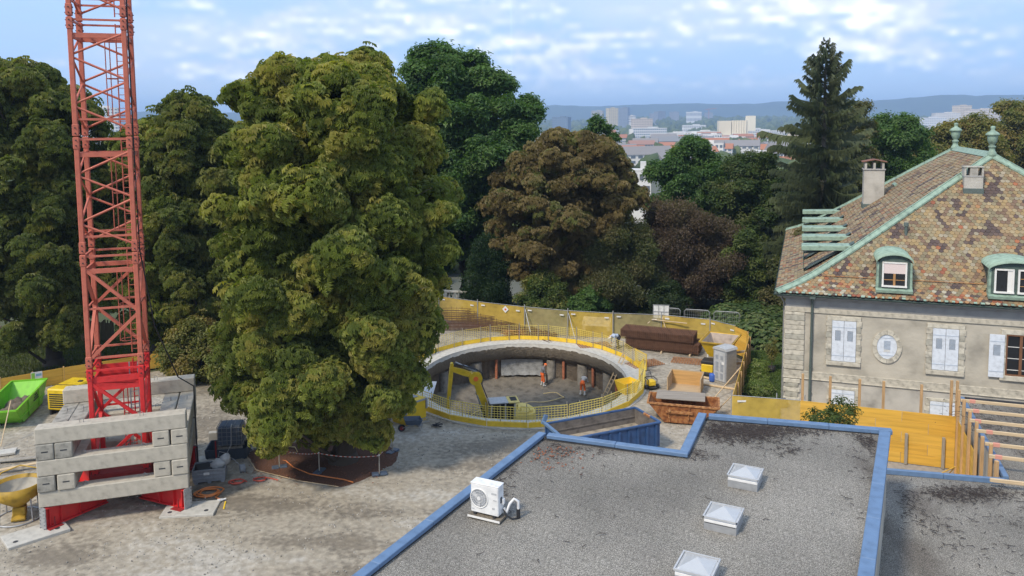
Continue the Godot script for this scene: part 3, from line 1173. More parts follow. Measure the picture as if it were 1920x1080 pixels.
	rod(st, front_at(2.6, 0.15) + V(0, 0.1, 0.05), front_at(5.4, 0.15) + V(0, 0.1, 0.05), 0.022)
	rod(st, front_at(7.4, 0.15) + V(0, 0.1, 0.05), front_at(11.0, 0.15) + V(0, 0.1, 0.05), 0.022)
	build(st, "snow_rail", M.rust, roof)
	chimney(h, V(6.45, 10.3, -18.3), V(1.45, 3.1, 1.5), true)
	chimney(h, V(11.1, 12.5, -6.3), V(1.02, 1.65, 0.85), false)
	dormer(h, 6.36, 1.62, 7.42, 2.05, 1)
	dormer(h, 12.35, 2.35, 7.42, 1.9, 2)
	# long row of copper-topped shed dormers on the side
	for t in [3.5, 8.0, 12.8, 18.4, 24.6]:
		st = mb()
		var top := 9.2
		prism(st, [Vector2(1.5, 7.7), Vector2(1.5, top - 0.38), Vector2(4.6, top + 0.05), Vector2(4.4, 9.6), Vector2(2.2, 8.2)], V(0, 0, -t), Vector3.RIGHT, Vector3.UP, V(0, 0, -1.0))
		var d := build(st, "side_dormer", M.copper_dark, h)
		st = mb()
		cbox(st, V(2.95, top + 0.02, -t - 0.5), V(3.2, 0.33, 1.2), 0.04, Basis(V(0, 0, 1), 0.035))
		build(st, "dormer_top", M.copper, d)
		st = mb()
		box(st, V(1.48, 8.2, -t - 0.5), V(0.05, 0.75, 0.8))
		build(st, "louvre", M.copper_dark, d)

func hip_piece(st: SurfaceTool, p: Vector3, g: Vector3, _e: Array) -> void:
	var d := (g - p).normalized()
	var side := d.cross(Vector3.UP).normalized()
	var n := side.cross(d).normalized()
	if n.y < 0:
		n = -n
	for s in [-1.0, 1.0]:
		var a: Vector3 = p + n * 0.16
		var b: Vector3 = g + n * 0.16
		var a2: Vector3 = p + side * s * 0.24 + n * -0.0
		var b2: Vector3 = g + side * s * 0.24 + n * -0.0
		quad(st, a, b, b2, a2)
		quad(st, a2, b2, b2 - n * 0.1, a2 - n * 0.1)
	tri(st, p + n * 0.16, p + side * 0.24, p - side * 0.24)
	bar(st, p + n * 0.17, g + n * 0.17, 0.07, 0.05)

func surround(h: Node, x0: float, y0: float, x1: float, y1: float, i0: float, j0: float, i1: float, j1: float) -> void:
	var z := -0.55
	var st := mb()
	cbox(st, V((x0 + x1) * 0.5, (y1 + j1) * 0.5, z), V(x1 - x0, y1 - j1, 0.14), 0.015)
	build(st, "lintel_stone", M.stone_b, h)
	st = mb()
	cbox(st, V((x0 + x1) * 0.5, (y0 + j0) * 0.5, z + 0.03), V(x1 - x0 + 0.04, j0 - y0, 0.22), 0.015)
	build(st, "sill_stone", M.stone, h)
	for side in 2:
		var a := x0 if side == 0 else i1
		var b := i0 if side == 0 else x1
		var n := maxi(2, int(round((j1 - j0) / 0.34)))
		for k in n:
			var lo := lerpf(j0, j1, float(k) / n)
			var hi := lerpf(j0, j1, float(k + 1) / n)
			var wide: float = 0.0 if k % 2 else 0.05
			st = mb()
			var a2 := a - (wide if side == 0 else 0.0)
			var b2 := b + (wide if side == 1 else 0.0)
			cbox(st, V((a2 + b2) * 0.5, (lo + hi) * 0.5, z), V(b2 - a2, hi - lo - 0.012, 0.13), 0.012)
			build(st, "jamb_stone", [M.stone, M.stone_b, M.stone_c][(k * 5 + side) % 3], h)

func shutter_leaf(h: Node, x0: float, y0: float, x1: float, y1: float, z: float) -> MeshInstance3D:
	var st := mb()
	var w := x1 - x0
	var H := y1 - y0
	cbox(st, V((x0 + x1) * 0.5, (y0 + y1) * 0.5, z), V(w, H, 0.045), 0.008)
	var leaf := build(st, "shutter", M.shutter, h)
	for f in [0.14, 0.84]:
		st = mb()
		box(st, V((x0 + x1) * 0.5, y0 + H * f, z + 0.03), V(w * 0.96, 0.035, 0.02))
		build(st, "hinge_strap", M.shutter_slat, leaf)
	if H > 1.8:
		st = mb()
		box(st, V((x0 + x1) * 0.5, y0 + H * 0.635, z + 0.02), V(w * 0.46, H * 0.245, 0.012))
		build(st, "louvre_opening", M.tar, leaf)
		for k in 9:
			st = mb()
			box(st, V((x0 + x1) * 0.5, y0 + H * 0.525 + k * H * 0.0265, z + 0.032), V(w * 0.44, 0.035, 0.03), Basis(Vector3.RIGHT, 0.6))
			build(st, "slat", M.shutter_slat, leaf)
	return leaf

func shutters(h: Node, x0: float, y0: float, x1: float, y1: float) -> void:
	var st := mb()
	box(st, V((x0 + x1) * 0.5, (y0 + y1) * 0.5, -0.57), V(x1 - x0, y1 - y0, 0.02))
	build(st, "window_recess", M.recess, h)
	var m := (x0 + x1) * 0.5
	shutter_leaf(h, x0 + 0.015, y0 + 0.02, m - 0.008, y1 - 0.015, -0.52)
	shutter_leaf(h, m + 0.008, y0 + 0.02, x1 - 0.015, y1 - 0.015, -0.52)

func window(h: Node, x0: float, y0: float, x1: float, y1: float, z := -0.6, leaves := 2, m: Material = null) -> void:
	if m == null:
		m = M.frame_brown
	var st := mb()
	box(st, V((x0 + x1) * 0.5, (y0 + y1) * 0.5, z + 0.032), V(x1 - x0, y1 - y0, 0.01))
	var w := build(st, "window", M.glass_dark, h)
	st = mb()
	var zz := z + 0.055
	for yy in [y0 + 0.04, y1 - 0.04]:
		box(st, V((x0 + x1) * 0.5, yy, zz), V(x1 - x0, 0.08, 0.07))
	for k in leaves + 1:
		var x := lerpf(x0 + 0.04, x1 - 0.04, float(k) / leaves)
		box(st, V(x, (y0 + y1) * 0.5, zz + 0.002), V(0.08 if k % leaves == 0 else 0.14, y1 - y0 - 0.16, 0.075))
	build(st, "window_frame", m, w)
	st = mb()
	for k in 3:
		var yy := lerpf(y0, y1, [0.14, 0.42, 0.7][k])
		box(st, V((x0 + x1) * 0.5, yy, zz - 0.01), V(x1 - x0 - 0.1, 0.03, 0.03))
	build(st, "glazing_bar", M.white_frame, w)

func chimney(h: Node, o: Vector3, s: Vector3, tiled: bool) -> void:
	mk("cap_tile", lin(0.24, 0.105, 0.07), 0.85, TX.dirty, 0.8)
	var st := mb()
	var low := 0.0 if tiled else 0.5
	cbox(st, o + V(0, (s.y - low) * 0.5, 0), V(s.x, s.y - low, s.z), 0.02)
	var c := build(st, "chimney", M.render_base, h)
	st = mb()
	cbox(st, o + V(0, 0.15, 0.02), V(s.x + 0.1, 0.5, s.z + 0.14), 0.02, Basis(V(1, 0, 0), 0.0))
	build(st, "flashing", M.lead, c)
	st = mb()
	cbox(st, o + V(0, s.y - (0.05 if tiled else 0.52), 0), V(s.x + (0.14 if tiled else 0.04), 0.1, s.z + (0.14 if tiled else 0.04)), 0.015)
	build(st, "band", M.cornice, c)
	if tiled:
		st = mb()
		for i in [-1, 0, 1]:
			for k in [-1, 1]:
				box(st, o + V(i * s.x * 0.42, s.y + 0.22, k * s.z * 0.42), V(0.16, 0.46, 0.16))
		build(st, "flue_post", M.render_base, c)
		for k in 5:
			for sd in [-1.0, 1.0]:
				st = mb()
				var hw := s.x * 0.5 + 0.14
				box(st, o + V(sd * (hw * 0.5), s.y + 0.62 , -s.z * 0.5 - 0.1 + (k + 0.5) * (s.z + 0.2) / 5.0), V(hw + 0.06, 0.05, (s.z + 0.2) / 5.0 - 0.02), Basis(V(0, 0, 1), -sd * 0.2))
				build(st, "cap_tile", M.cap_tile, c)
	else:
		for e in [[0.0, 0.42], [-0.46, 0.1], [0.46, 0.1]]:
			st = mb()
			box(st, o + V(e[0] * s.x, s.y - 0.24, 0), V(e[1], 0.52, s.z - 0.01))
			build(st, "flue_pier", M.render_base, c)
		st = mb()
		cbox(st, o + V(0, s.y + 0.05, 0), V(s.x + 0.1, 0.07, s.z + 0.1), 0.015)
		build(st, "cap_slab", M.stone_c, c)

func dormer(h: Node, x: float, w: float, y0: float, H: float, lights: int) -> void:
	var zf := -0.38
	var hw := w * 0.5
	# cheeks and front, arched on top
	var out := [Vector2(-hw, 0), Vector2(hw, 0), Vector2(hw, H * 0.78)]
	for k in range(1, 8):
		var a := PI * k / 8.0
		out.append(Vector2(cos(a) * hw, H * 0.78 + sin(a) * H * 0.2))
	out.append(Vector2(-hw, H * 0.78))
	var st := mb()
	prism(st, out, V(x, y0, zf), Vector3.RIGHT, Vector3.UP, V(0, 0, -2.6))
	var d := build(st, "dormer", M.copper_dark, h)
	st = mb(false)
	var prev := []
	for k in 13:
		var a := PI * k / 12.0
		var p := V(x + cos(a) * (hw + 0.16), y0 + H * 0.8 + sin(a) * (H * 0.2 + 0.1), 0)
		var row := [p + V(0, 0, zf + 0.22), p + V(0, 0.02, -2.9), p + V(0, -0.12, zf + 0.22)]
		if prev:
			quad(st, prev[0], row[0], row[1], prev[1])
			quad(st, prev[0], prev[2], row[2], row[0])
		prev = row
	build(st, "dormer_top", M.copper, d)
	st = mb()
	for sx in [-1.0, 1.0]:
		prism(st, [Vector2(0, 0), Vector2(0.13, 0), Vector2(0.1, H * 0.78), Vector2(0, H * 0.78)], V(x + sx * hw, y0, zf + 0.03), V(sx, 0, 0), Vector3.UP, V(0, 0, -0.4))
	box(st, V(x, y0 - 0.02, zf + 0.1), V(w + 0.3, 0.16, 0.34), Basis(Vector3.RIGHT, 0.25))
	build(st, "dormer_apron", M.copper, d)
	var ww := 1.2 if lights == 1 else 0.85
	for k in lights:
		var cx := x + (k - (lights - 1) * 0.5) * 1.12
		st = mb()
		var a0 := y0 + 0.22
		var wh := H * 0.66
		for e in [V(cx - ww * 0.5, 0, 0), V(cx + ww * 0.5, 0, 0)]:
			box(st, V(e.x, a0 + wh * 0.5, zf + 0.05), V(0.09, wh, 0.1))
		box(st, V(cx, a0, zf + 0.07), V(ww + 0.12, 0.09, 0.14))
		box(st, V(cx, a0 + wh, zf + 0.05), V(ww + 0.08, 0.08, 0.1))
		build(st, "window_frame", M.white_frame, d)
		st = mb()
		box(st, V(cx, a0 + wh * 0.5, zf + 0.012), V(ww, wh, 0.01))
		build(st, "pane", M.glass_dark, d)
		st = mb()
		if lights == 1:
			box(st, V(cx, a0 + wh * 0.27, zf + 0.04), V(0.12, wh * 0.55, 0.04))
			box(st, V(cx, a0 + wh * 0.27, zf + 0.035), V(ww, 0.04, 0.03))
			build(st, "glazing_bar", M.frame_wood, d)
			st = mb()
			cbox(st, V(cx, a0 + wh * 0.77, zf + 0.05), V(ww - 0.06, wh * 0.46, 0.03), 0.008)
			build(st, "blind", M.blind, d)
		else:
			box(st, V(cx, a0 + wh * 0.3, zf + 0.035), V(ww, 0.035, 0.03))
			box(st, V(cx, a0 + wh * 0.62, zf + 0.035), V(ww, 0.035, 0.03))
			if k == 1:
				build(st, "glazing_bar", M.frame_wood, d)
			else:
				st = mb()
				box(st, V(cx + ww * 0.34, a0 + wh * 0.5, zf + 0.045), V(ww * 0.3, wh * 0.94, 0.03))
				build(st, "curtain", M.white_frame, d)

# ---------------------------------------------------------------- tower crane
const ORD := ["first", "second", "third", "fourth", "fifth", "sixth", "seventh", "eighth", "ninth", "tenth", "eleventh", "twelfth", "thirteenth", "fourteenth", "fifteenth", "sixteenth", "seventeenth", "eighteenth", "nineteenth", "twentieth"]

func mast_section(cr: Node3D, y0: float, y1: float, m: Material, zig: int) -> void:
	var sec := Node3D.new()
	put(sec, "mast_section", cr)
	var w := 1.04
	var st := mb()
	for sx in [-1, 1]:
		for sz in [-1, 1]:
			st = mb()
			var c := V(sx * w, 0, sz * w)
			cbox(st, c + V(0, (y0 + y1) * 0.5, 0), V(0.2, y1 - y0 - 0.02, 0.2), 0.025)
			build(st, "leg", m, sec)
			for yy in [y0 + 0.28, y1 - 0.28]:
				st = mb()
				cbox(st, c + V(0, yy, 0), V(0.25, 0.5, 0.25), 0.02)
				build(st, "joint_sleeve", m, sec)
			st = mb()
			for yy in [y0 + 0.15, y0 + 0.38, y1 - 0.15, y1 - 0.38]:
				rod(st, c + V(-0.17, yy, 0.0), c + V(0.17, yy, 0.0), 0.03)
				rod(st, c + V(0, yy, -0.17), c + V(0, yy, 0.17), 0.03)
			build(st, "joint_bolt", M.rubber, sec)
	var H := y1 - y0
	for face in 4:
		var f := Basis(Vector3.UP, face * PI / 2)
		var flip := 1.0 if face % 2 == 0 else -1.0
		var fw := w + 0.0
		for k in zig:
			st = mb()
			var a := y1 - 0.6 - (H - 0.9) * k / zig
			var b := y1 - 0.6 - (H - 0.9) * (k + 1) / zig
			var s := flip * (1.0 if k % 2 == 0 else -1.0) * (1.0 if zig == 4 else -1.0)
			var r := 0.05 if zig == 4 else 0.065
			if zig == 4:
				rod(st, f * V(s * fw, a - 0.05, fw), f * V(-s * fw, b + 0.05, fw), r, 8)
			else:
				bar(st, f * V(s * fw, a - 0.05, fw), f * V(-s * fw, b + 0.05, fw), r * 2.0)
			build(st, "brace", m, sec)
		for yy in ([y0 + 0.75, y1 - 0.12] if zig == 4 else [y0 + 0.45, y0 + H * 0.52, y1 - 0.12]):
			st = mb()
			bar(st, f * V(-fw, yy, fw), f * V(fw, yy, fw), 0.075, 0.085)
			build(st, "strut", m, sec)
		st = mb()
		bar(st, f * V(-fw, y1 - 0.78, fw - 0.02), f * V(fw, y1 - 0.78, fw - 0.02), 0.09, 0.2)
		build(st, "platform_beam", m, sec)
	# ladder with its guard
	st = mb()
	for x in [0.5, 0.86]:
		rod(st, V(x, y0 + 0.2, -0.45), V(x, y1 - 0.1, -0.45), 0.028)
	var yy := y0 + 0.35
	while yy < y1 - 0.2:
		rod(st, V(0.5, yy, -0.45), V(0.86, yy, -0.45), 0.016)
		yy += 0.3
	build(st, "ladder", m, sec)
	st = mb()
	for x in [0.12, 0.3]:
		rod(st, V(x, y0 + 0.9, 0.1), V(x, y1 - 0.9, 0.1), 0.022)
	for q in [y0 + 0.9, y0 + H * 0.5, y1 - 0.9]:
		tube(st, [V(0.5, q, -0.45), V(0.16, q, -0.35), V(0.1, q, 0.02), V(0.3, q, 0.2), V(0.75, q, 0.12), V(0.9, q, -0.2), V(0.86, q, -0.45)], 0.02, -1, 5, false)
	build(st, "ladder_guard", m, sec)

func crane() -> void:
	var at := V(-18.04, 0, -35.8)
	var cr := thing("tower_crane", "red lattice tower crane mast rising from a red cross base", "crane", at, 18.0)
	mast_section(cr, 1.5, 6.45, M.red, 2)
	mast_section(cr, 6.45, 11.55, M.red_faded, 2)
	mast_section(cr, 11.55, 16.65, M.red_faded, 4)
	mast_section(cr, 16.65, 21.75, M.red_faded, 4)
	mast_section(cr, 21.75, 26.85, M.red_faded, 4)
	var st := mb()
	for z in [-1.04, 1.04]:
		box(st, V(0, 5.72, z), V(1.9, 0.62, 0.05))
	build(st, "stiffening_plate", M.red, cr)
	st = mb()
	cbox(st, V(0, 1.2, 0), V(2.5, 0.9, 2.5), 0.05)
	build(st, "base_hub", M.red_dark, cr)
	# cross of deep girders, with bolted end plates and screw feet
	for sx in [-1, 1]:
		for sz in [-1, 1]:
			var e := V(sx * 2.83, 0, sz * 2.52)
			var d := e.normalized()
			var s := d.cross(Vector3.UP)
			var b := Basis(s, Vector3.UP, -d)
			st = mb()
			var i0 := d * 1.0
			var i1 := e
			var L := i0.distance_to(i1)
			var mid := (i0 + i1) * 0.5
			box(st, mid + V(0, 0.56, 0), V(0.06, 0.8, L), b)
			box(st, mid + V(0, 0.98, 0), V(0.34, 0.05, L), b)
			box(st, mid + V(0, 0.14, 0), V(0.34, 0.05, L), b)
			for k in 3:
				var p := i0.lerp(i1, [0.45, 0.75, 0.93][k])
				box(st, p + V(0, 0.56, 0), V(0.3, 0.78, 0.03), b)
			var g := build(st, "base_girder", M.red, cr)
			st = mb()
			box(st, e + d * 0.03 + V(0, 0.56, 0), V(0.42, 0.98, 0.04), b)
			var pl := build(st, "end_plate", M.galvanised, g)
			st = mb()
			for k in 6:
				for q in [-0.15, 0.15]:
					rod(st, e + d * 0.04 + s * q + V(0, 0.16 + k * 0.16, 0), e + d * 0.09 + s * q + V(0, 0.16 + k * 0.16, 0), 0.022)
			build(st, "plate_bolt", M.steel, pl)
			st = mb()
			box(st, e + V(0, 0.1, 0) + s * sx * 0.28 - d * 0.3, V(0.3, 0.12, 0.6), b)
			rod(st, e + s * sx * 0.2 - d * 0.35 + V(0, 0.1, 0), e + s * sx * 0.2 - d * 0.35 + V(0, 0.55, 0), 0.03)
			build(st, "screw_foot", M.red_dark, g)
	st = mb()
	tube(st, [V(1.2, 26.5, 1.0), V(1.2, 16.0, 1.05), V(1.22, 11.6, 1.0), V(1.6, 8.0, 0.4), V(2.4, 5.2, -0.6), V(3.02, 4.5, -1.2), V(3.03, 2.0, -1.25), V(3.05, 0.3, -1.4)], 0.03, -1, 6)
	build(st, "power_cable", M.black, cr)
	st = mb()
	for k in 8:
		bar(st, V(0.45, 0.8 + k * 0.6, 0.3), V(0.8, 0.8 + k * 0.6, 0.3), 0.03)
	for x in [0.45, 0.8]:
		bar(st, V(x, 0.4, 0.3), V(x, 6.4, 0.3), 0.05)
	build(st, "access_ladder", M.galvanised, cr)
	# ballast: long concrete blocks stacked crosswise
	var body := mb()
	cbox(body, V(0, 0.34, 0), V(5.9, 0.68, 0.68), 0.035)
	var bm := meshed(body)
	var hook := mb()
	for x in [-1.2, 1.15]:
		tube(hook, [V(x - 0.07, 0.66, 0.05), V(x - 0.07, 0.8, 0.05), V(x, 0.86, 0.05), V(x + 0.07, 0.8, 0.05), V(x + 0.07, 0.66, 0.05)], 0.014, -1, 5, false)
	var hm := meshed(hook)
	var slot := mb()
	for x in [-2.952, 2.952]:
		box(slot, V(x, 0.36, 0), V(0.012, 0.05, 0.26))
	var sm := meshed(slot)
	var lay := ["bottom", "second", "middle", "fourth", "top"]
	var f := Basis(Vector3.UP, deg_to_rad(18.0))
	for k in 5:
		var list := []
		if k % 2 == 0:
			list = [[V(0, 0, 2.27), 0.0, "facing the open ground"], [V(0, 0, -2.95), 0.0, "on its far side"]]
		else:
			list = [[V(-2.6, 0, -0.34), 90.0, "outer left one along the side"], [V(-1.89, 0, -0.34), 90.0, "inner left one along the side"], [V(2.6, 0, -0.34), 90.0, "outer right one along the side"], [V(1.89, 0, -0.34), 90.0, "inner right one along the side"]]
		for e in list:
			var p: Vector3 = e[0]
			var w := at + f * (p + V(rng.randf_range(-0.03, 0.03), 0, rng.randf_range(-0.03, 0.03))) + V(0, 1.05 + k * 0.69, 0)
			var o := thing("ballast_block", "concrete ballast block, %s layer of the crane base, %s" % [lay[k], e[2]], "concrete block", w, 18.0 + e[1] + rng.randf_range(-0.4, 0.4), "crane ballast blocks")
			share(bm, "block_body", M.block if (k % 2 == 0 or rng.randf() < 0.5) else M.block_old, o, Vector3.ZERO)
			share(hm, "lifting_loop", M.steel, o, Vector3.ZERO)
			if k % 2:
				share(sm, "end_slot", M.tar, o, Vector3.ZERO)
	var slabs := [[V(-3.1, 0, 2.75), 26.0, "left"], [V(2.95, 0, 2.6), -12.0, "right"], [V(2.9, 0, -2.6), 8.0, "far right"]]
	for e in slabs:
		var w: Vector3 = at + f * e[0]
		var o := thing("foundation_slab", "flat concrete slab with lifting holes under the %s foot of the crane" % e[2], "slab", w, 18.0 + e[1], "slabs under the crane feet")
		st = mb()
		cbox(st, V(0, 0.05, 0), V(2.3, 0.16, 1.35), 0.02)
		build(st, "slab_body", M.pad, o)
		st = mb()
		for x in [-0.8, 0.75]:
			tube(st, [V(x, 0.1, 0.3), V(x, 0.134, 0.3)], 0.1, -1, 12)
		build(st, "lifting_hole", M.tar, o)

# ---------------------------------------------------------------- things at the left and around the crane
func tub(st: SurfaceTool, c: Vector3, s: Vector3, t: float, b := Basis.IDENTITY, flare := 0.0) -> void:
	# an open box: floor and four walls of thickness t, the walls leaning out by flare
	var h := s * 0.5
	for sgn in [-1.0, 1.0]:
		for ax in 2:
			var o := []
			for k in 4:
				var y: float = [0.0, 0.0, s.y, s.y][k]
				var w: float = [-1.0, 1.0, 1.0, -1.0][k]
				var gx := (h.x if ax == 0 else h.z) + flare * y / s.y
				var gz := (h.z if ax == 0 else h.x) + flare * y / s.y
				var p := V(sgn * gx, y, w * gz) if ax == 0 else V(w * gz, y, sgn * gx)
				var q := V(sgn * (gx - t), y, w * (gz - t)) if ax == 0 else V(w * (gz - t), y, sgn * (gx - t))
				o.append([c + b * p, c + b * q])
			quad(st, o[0][0], o[1][0], o[2][0], o[3][0])
			quad(st, o[0][1], o[3][1], o[2][1], o[1][1])
			quad(st, o[3][0], o[2][0], o[2][1], o[3][1])
	quad(st, c + b * V(-h.x, t, -h.z), c + b * V(h.x, t, -h.z), c + b * V(h.x, t, h.z), c + b * V(-h.x, t, h.z))
	quad(st, c + b * V(-h.x, 0.01, -h.z), c + b * V(-h.x, 0.01, h.z), c + b * V(h.x, 0.01, h.z), c + b * V(h.x, 0.01, -h.z))

func coil(called: String, label: String, at: Vector3, r: float, turns: int, th: float, m: Material, tail: Array) -> void:
	var pts := []
	for k in turns * 18:
		var a := TAU * k / 18.0
		var rr := r * (0.75 + 0.25 * sin(k * 0.37) + 0.12 * sin(k * 0.11))
		pts.append(at + V(cos(a) * rr * 1.3 + 0.08 * sin(k * 0.2), th + 0.03 + 0.018 * (k / 18) + 0.02 * absf(sin(k * 0.5)), sin(a) * rr))
	for p in tail:
		pts.append(at + p)
	var st := mb()
	tube(st, pts, th, -1, 6)
	tag(build(st, called, m), label, "hose")

func plank(label: String, a: Vector3, b: Vector3, w: float, h: float, m: Material, called := "plank", cat := "plank", group := "") -> Node:
	var st := mb()
	var f := along(a, b)
	cbox(st, (a + b) * 0.5, V(w, h, a.distance_to(b)), minf(0.012, h * 0.3), f)
	return tag(build(st, called, m), label, cat, group)

func left_side() -> void:
	var st := mb()
	# low yellow hoarding at the left edge of the site
	var hd := thing("board_fence", "low yellow board fence behind the green skip", "fence")
	var line := [V(-37, 0, -46.6), V(-33.0, 0, -50.0), V(-30.2, 0, -52.3), V(-26.6, 0, -54.8), V(-22.0, 0, -57.5)]
	for i in 4:
		var a: Vector3 = line[i]
		var b: Vector3 = line[i + 1]
		var n := 2 if i < 3 else 3
		for k in n:
			for r in 2:
				st = mb()
				var p := a.lerp(b, (k + 0.004) / n) + V(0, 0.28 + r * 0.53, 0)
				var q := a.lerp(b, (k + 0.996) / n) + V(0, 0.28 + r * 0.53, 0)
				bar(st, p, q, 0.03, 0.52)
				build(st, "board", [M.panel_yellow_b, M.panel_yellow][(k + r + i) % 2], hd)
			st = mb()
			bar(st, a.lerp(b, float(k) / n) + V(0.06, 0, -0.08), a.lerp(b, float(k) / n) + V(0.06, 1.15, -0.08), 0.08)
			build(st, "post", M.timber, hd)
	var sg := thing("notice_board", "small green and white notice on the low yellow fence", "sign", V(-31.32, 0.9, -51.28), 39.0)
	st = mb()
	box(st, V(0, 0, 0.04), V(0.66, 0.46, 0.02))
	build(st, "sheet", M.white, sg)
	st = mb()
	box(st, V(-0.2, 0, 0.052), V(0.2, 0.38, 0.008))
	mk("notice_green", lin(0.25, 0.52, 0.06), 0.6)
	build(st, "green_field", M.notice_green, sg)
	st = mb()
	box(st, V(0.12, 0.02, 0.052), V(0.32, 0.16, 0.008))
	mk("notice_blue", lin(0.22, 0.4, 0.5), 0.6)
	build(st, "picture", M.notice_blue, sg)
	# green skip
	var sk := thing("green_skip", "bright green open skip with sloping ends at the left edge", "skip", V(-29.75, 0, -46.4), 14.0)
	st = mb()
	var prof := [Vector2(-1.7, 0.12), Vector2(1.55, 0.12), Vector2(2.7, 1.3), Vector2(-2.75, 1.15), Vector2(-2.3, 0.6)]
	for s in [-1.0, 1.0]:
		prism(st, prof, V(s * 1.0, 0, 0), V(0, 0, -1), Vector3.UP, V(-s * 0.05, 0, 0))
	build(st, "side_panel", M.green_skip, sk)
	st = mb()
	for e in [[0, 1], [1, 2], [3, 4], [4, 0]]:
		var p: Vector2 = prof[e[0]]
		var q: Vector2 = prof[e[1]]
		quad(st, V(-1, p.y, -p.x), V(1, p.y, -p.x), V(1, q.y, -q.x), V(-1, q.y, -q.x))
	build(st, "end_and_floor", M.green_skip, sk)
	st = mb()
	for s in [-1.0, 1.0]:
		bar(st, V(s * 1.0, 1.3, -2.7), V(s * 1.0, 1.15, 2.75), 0.1, 0.09)
		bar(st, V(s * 1.03, 0.55, -2.0), V(s * 1.03, 0.55, 2.3), 0.05, 0.06)
		for zz in [-0.9, 0.9]:
			bar(st, V(s * 1.05, 0.2, zz), V(s * 1.05, 1.3, zz), 0.07)
	bar(st, V(-1.0, 1.15, 2.75), V(1.0, 1.15, 2.75), 0.1, 0.09)
	bar(st, V(-1.0, 1.3, -2.7), V(1.0, 1.3, -2.7), 0.1, 0.09)
	build(st, "rim", M.green_skip, sk)
	st = mb()
	for x in [-0.7, 0.7]:
		bar(st, V(x, 0.06, -1.3), V(x, 0.06, 1.5), 0.12, 0.12)
	build(st, "skid", M.green_skip, sk)
	st = mb()
	for r in 3:
		for k in 4 - r:
			box(st, V(1.026, 0.78 + 0.14 * r, -0.8 + k * 0.24 + r * 0.1), V(0.006, 0.085, 0.17))
	build(st, "stencilled_lettering", M.tar, sk)
	st = mb(false)
	for k in 14:
		var a := k * 0.9
		lathe(st, [Vector2(0.0, 0.5), Vector2(0.3, 0.3), Vector2(0.42, 0.0)], 7, V(cos(a) * 0.4, 0.3 + 0.1 * sin(k), -1.2 + k * 0.2))
	build(st, "rubble", M.soil, sk)
	# yellow compressor beyond the skip
	var cm := thing("site_compressor", "yellow boxy compressor with black grille beside the crane ballast", "compressor", V(-26.9, 0, -47.4), -8.0)
	st = mb()
	cbox(st, V(0, 0.95, 0), V(1.5, 1.3, 2.3), 0.08)
	build(st, "housing", M.yellow_machine, cm)
	st = mb()
	for k in 7:
		box(st, V(-0.12, 0.5 + k * 0.13, 1.155), V(0.9, 0.07, 0.03))
	build(st, "grille", M.black, cm)
	st = mb()
	box(st, V(0, 1.61, 0.35), V(1.3, 0.02, 0.06))
	box(st, V(0.35, 1.62, -0.4), V(0.25, 0.06, 0.2))
	build(st, "lid_seam", M.black, cm)
	st = mb()
	for x in [-0.6, 0.6]:
		bar(st, V(x, 0.15, -1.1), V(x, 0.15, 1.1), 0.12, 0.3)
	build(st, "skid", M.black, cm)
	# yellow concrete bucket on its ring stand
	var bk := thing("concrete_bucket", "worn yellow concrete bucket on a ring stand left of the crane base", "bucket", V(-21.75, 0, -33.75), 20.0)
	st = mb()
	lathe(st, [Vector2(0.16, 0.5), Vector2(0.3, 0.62), Vector2(0.95, 1.12), Vector2(0.98, 1.6), Vector2(0.93, 1.6), Vector2(0.9, 1.14), Vector2(0.26, 0.66), Vector2(0.0, 0.66)], 28)
	build(st, "hopper", M.yellow_worn, bk)
	st = mb()
	lathe(st, [Vector2(0.885, 1.45), Vector2(0.86, 1.14), Vector2(0.3, 0.74), Vector2(0.0, 0.72)], 28)
	build(st, "cement_lining", M.concrete, bk)
	st = mb()
	cbox(st, V(0.05, 0.42, 0.12), V(0.5, 0.34, 0.4), 0.03)
	cbox(st, V(0.05, 0.2, 0.3), V(0.55, 0.14, 0.5), 0.03, Basis(Vector3.RIGHT, 0.4))
	build(st, "chute", M.yellow_worn, bk)
	st = mb()
	var ring := []
	for k in 29:
		ring.append(V(cos(TAU * k / 28) * 0.9, 0.04, sin(TAU * k / 28) * 0.9))
	tube(st, ring, 0.04, -1, 6, false)
	for k in 4:
		var a := PI / 4 + k * PI / 2
		rod(st, V(cos(a) * 0.9, 0.04, sin(a) * 0.9), V(cos(a) * 0.82, 1.1, sin(a) * 0.82), 0.035)
	build(st, "ring_stand", M.galvanised, bk)
	st = mb()
	tube(st, [V(-0.97, 1.55, 0), V(-0.7, 1.95, -0.5), V(0.0, 2.1, -0.7), V(0.7, 1.95, -0.5), V(0.97, 1.55, 0)], 0.03, -1, 6)
	build(st, "bail_handle", M.yellow_worn, bk)
	# boards and a slab lying at the left edge
	plank("long weathered board on the ground nearest the concrete bucket", V(-26.2, 0.1, -36.9), V(-21.9, 0.16, -38.9), 0.26, 0.06, M.timber_grey, "plank", "plank", "boards left of the crane")
	plank("pale board leaning on the pile left of the crane", V(-26.0, 0.12, -38.2), V(-22.4, 0.42, -39.4), 0.24, 0.05, M.timber_pale, "plank", "plank", "boards left of the crane")
	plank("grey board at the back of the pile left of the crane", V(-26.6, 0.1, -39.5), V(-22.2, 0.12, -40.6), 0.3, 0.06, M.timber_grey, "plank", "plank", "boards left of the crane")
	plank("short pale offcut beside the ballast blocks", V(-23.4, 0.1, -37.4), V(-22.0, 0.35, -37.9), 0.2, 0.06, M.timber_pale, "plank", "plank", "boards left of the crane")
	plank("white slab lying in front of the green skip", V(-27.9, 0.08, -40.2), V(-26.3, 0.08, -40.9), 0.7, 0.12, M.concrete_light, "stone_slab", "slab")
	plank("thin pole leaning against the green skip", V(-27.5, 0.1, -41.5), V(-27.9, 2.0, -43.2), 0.05, 0.05, M.timber_pale, "pole", "pole")
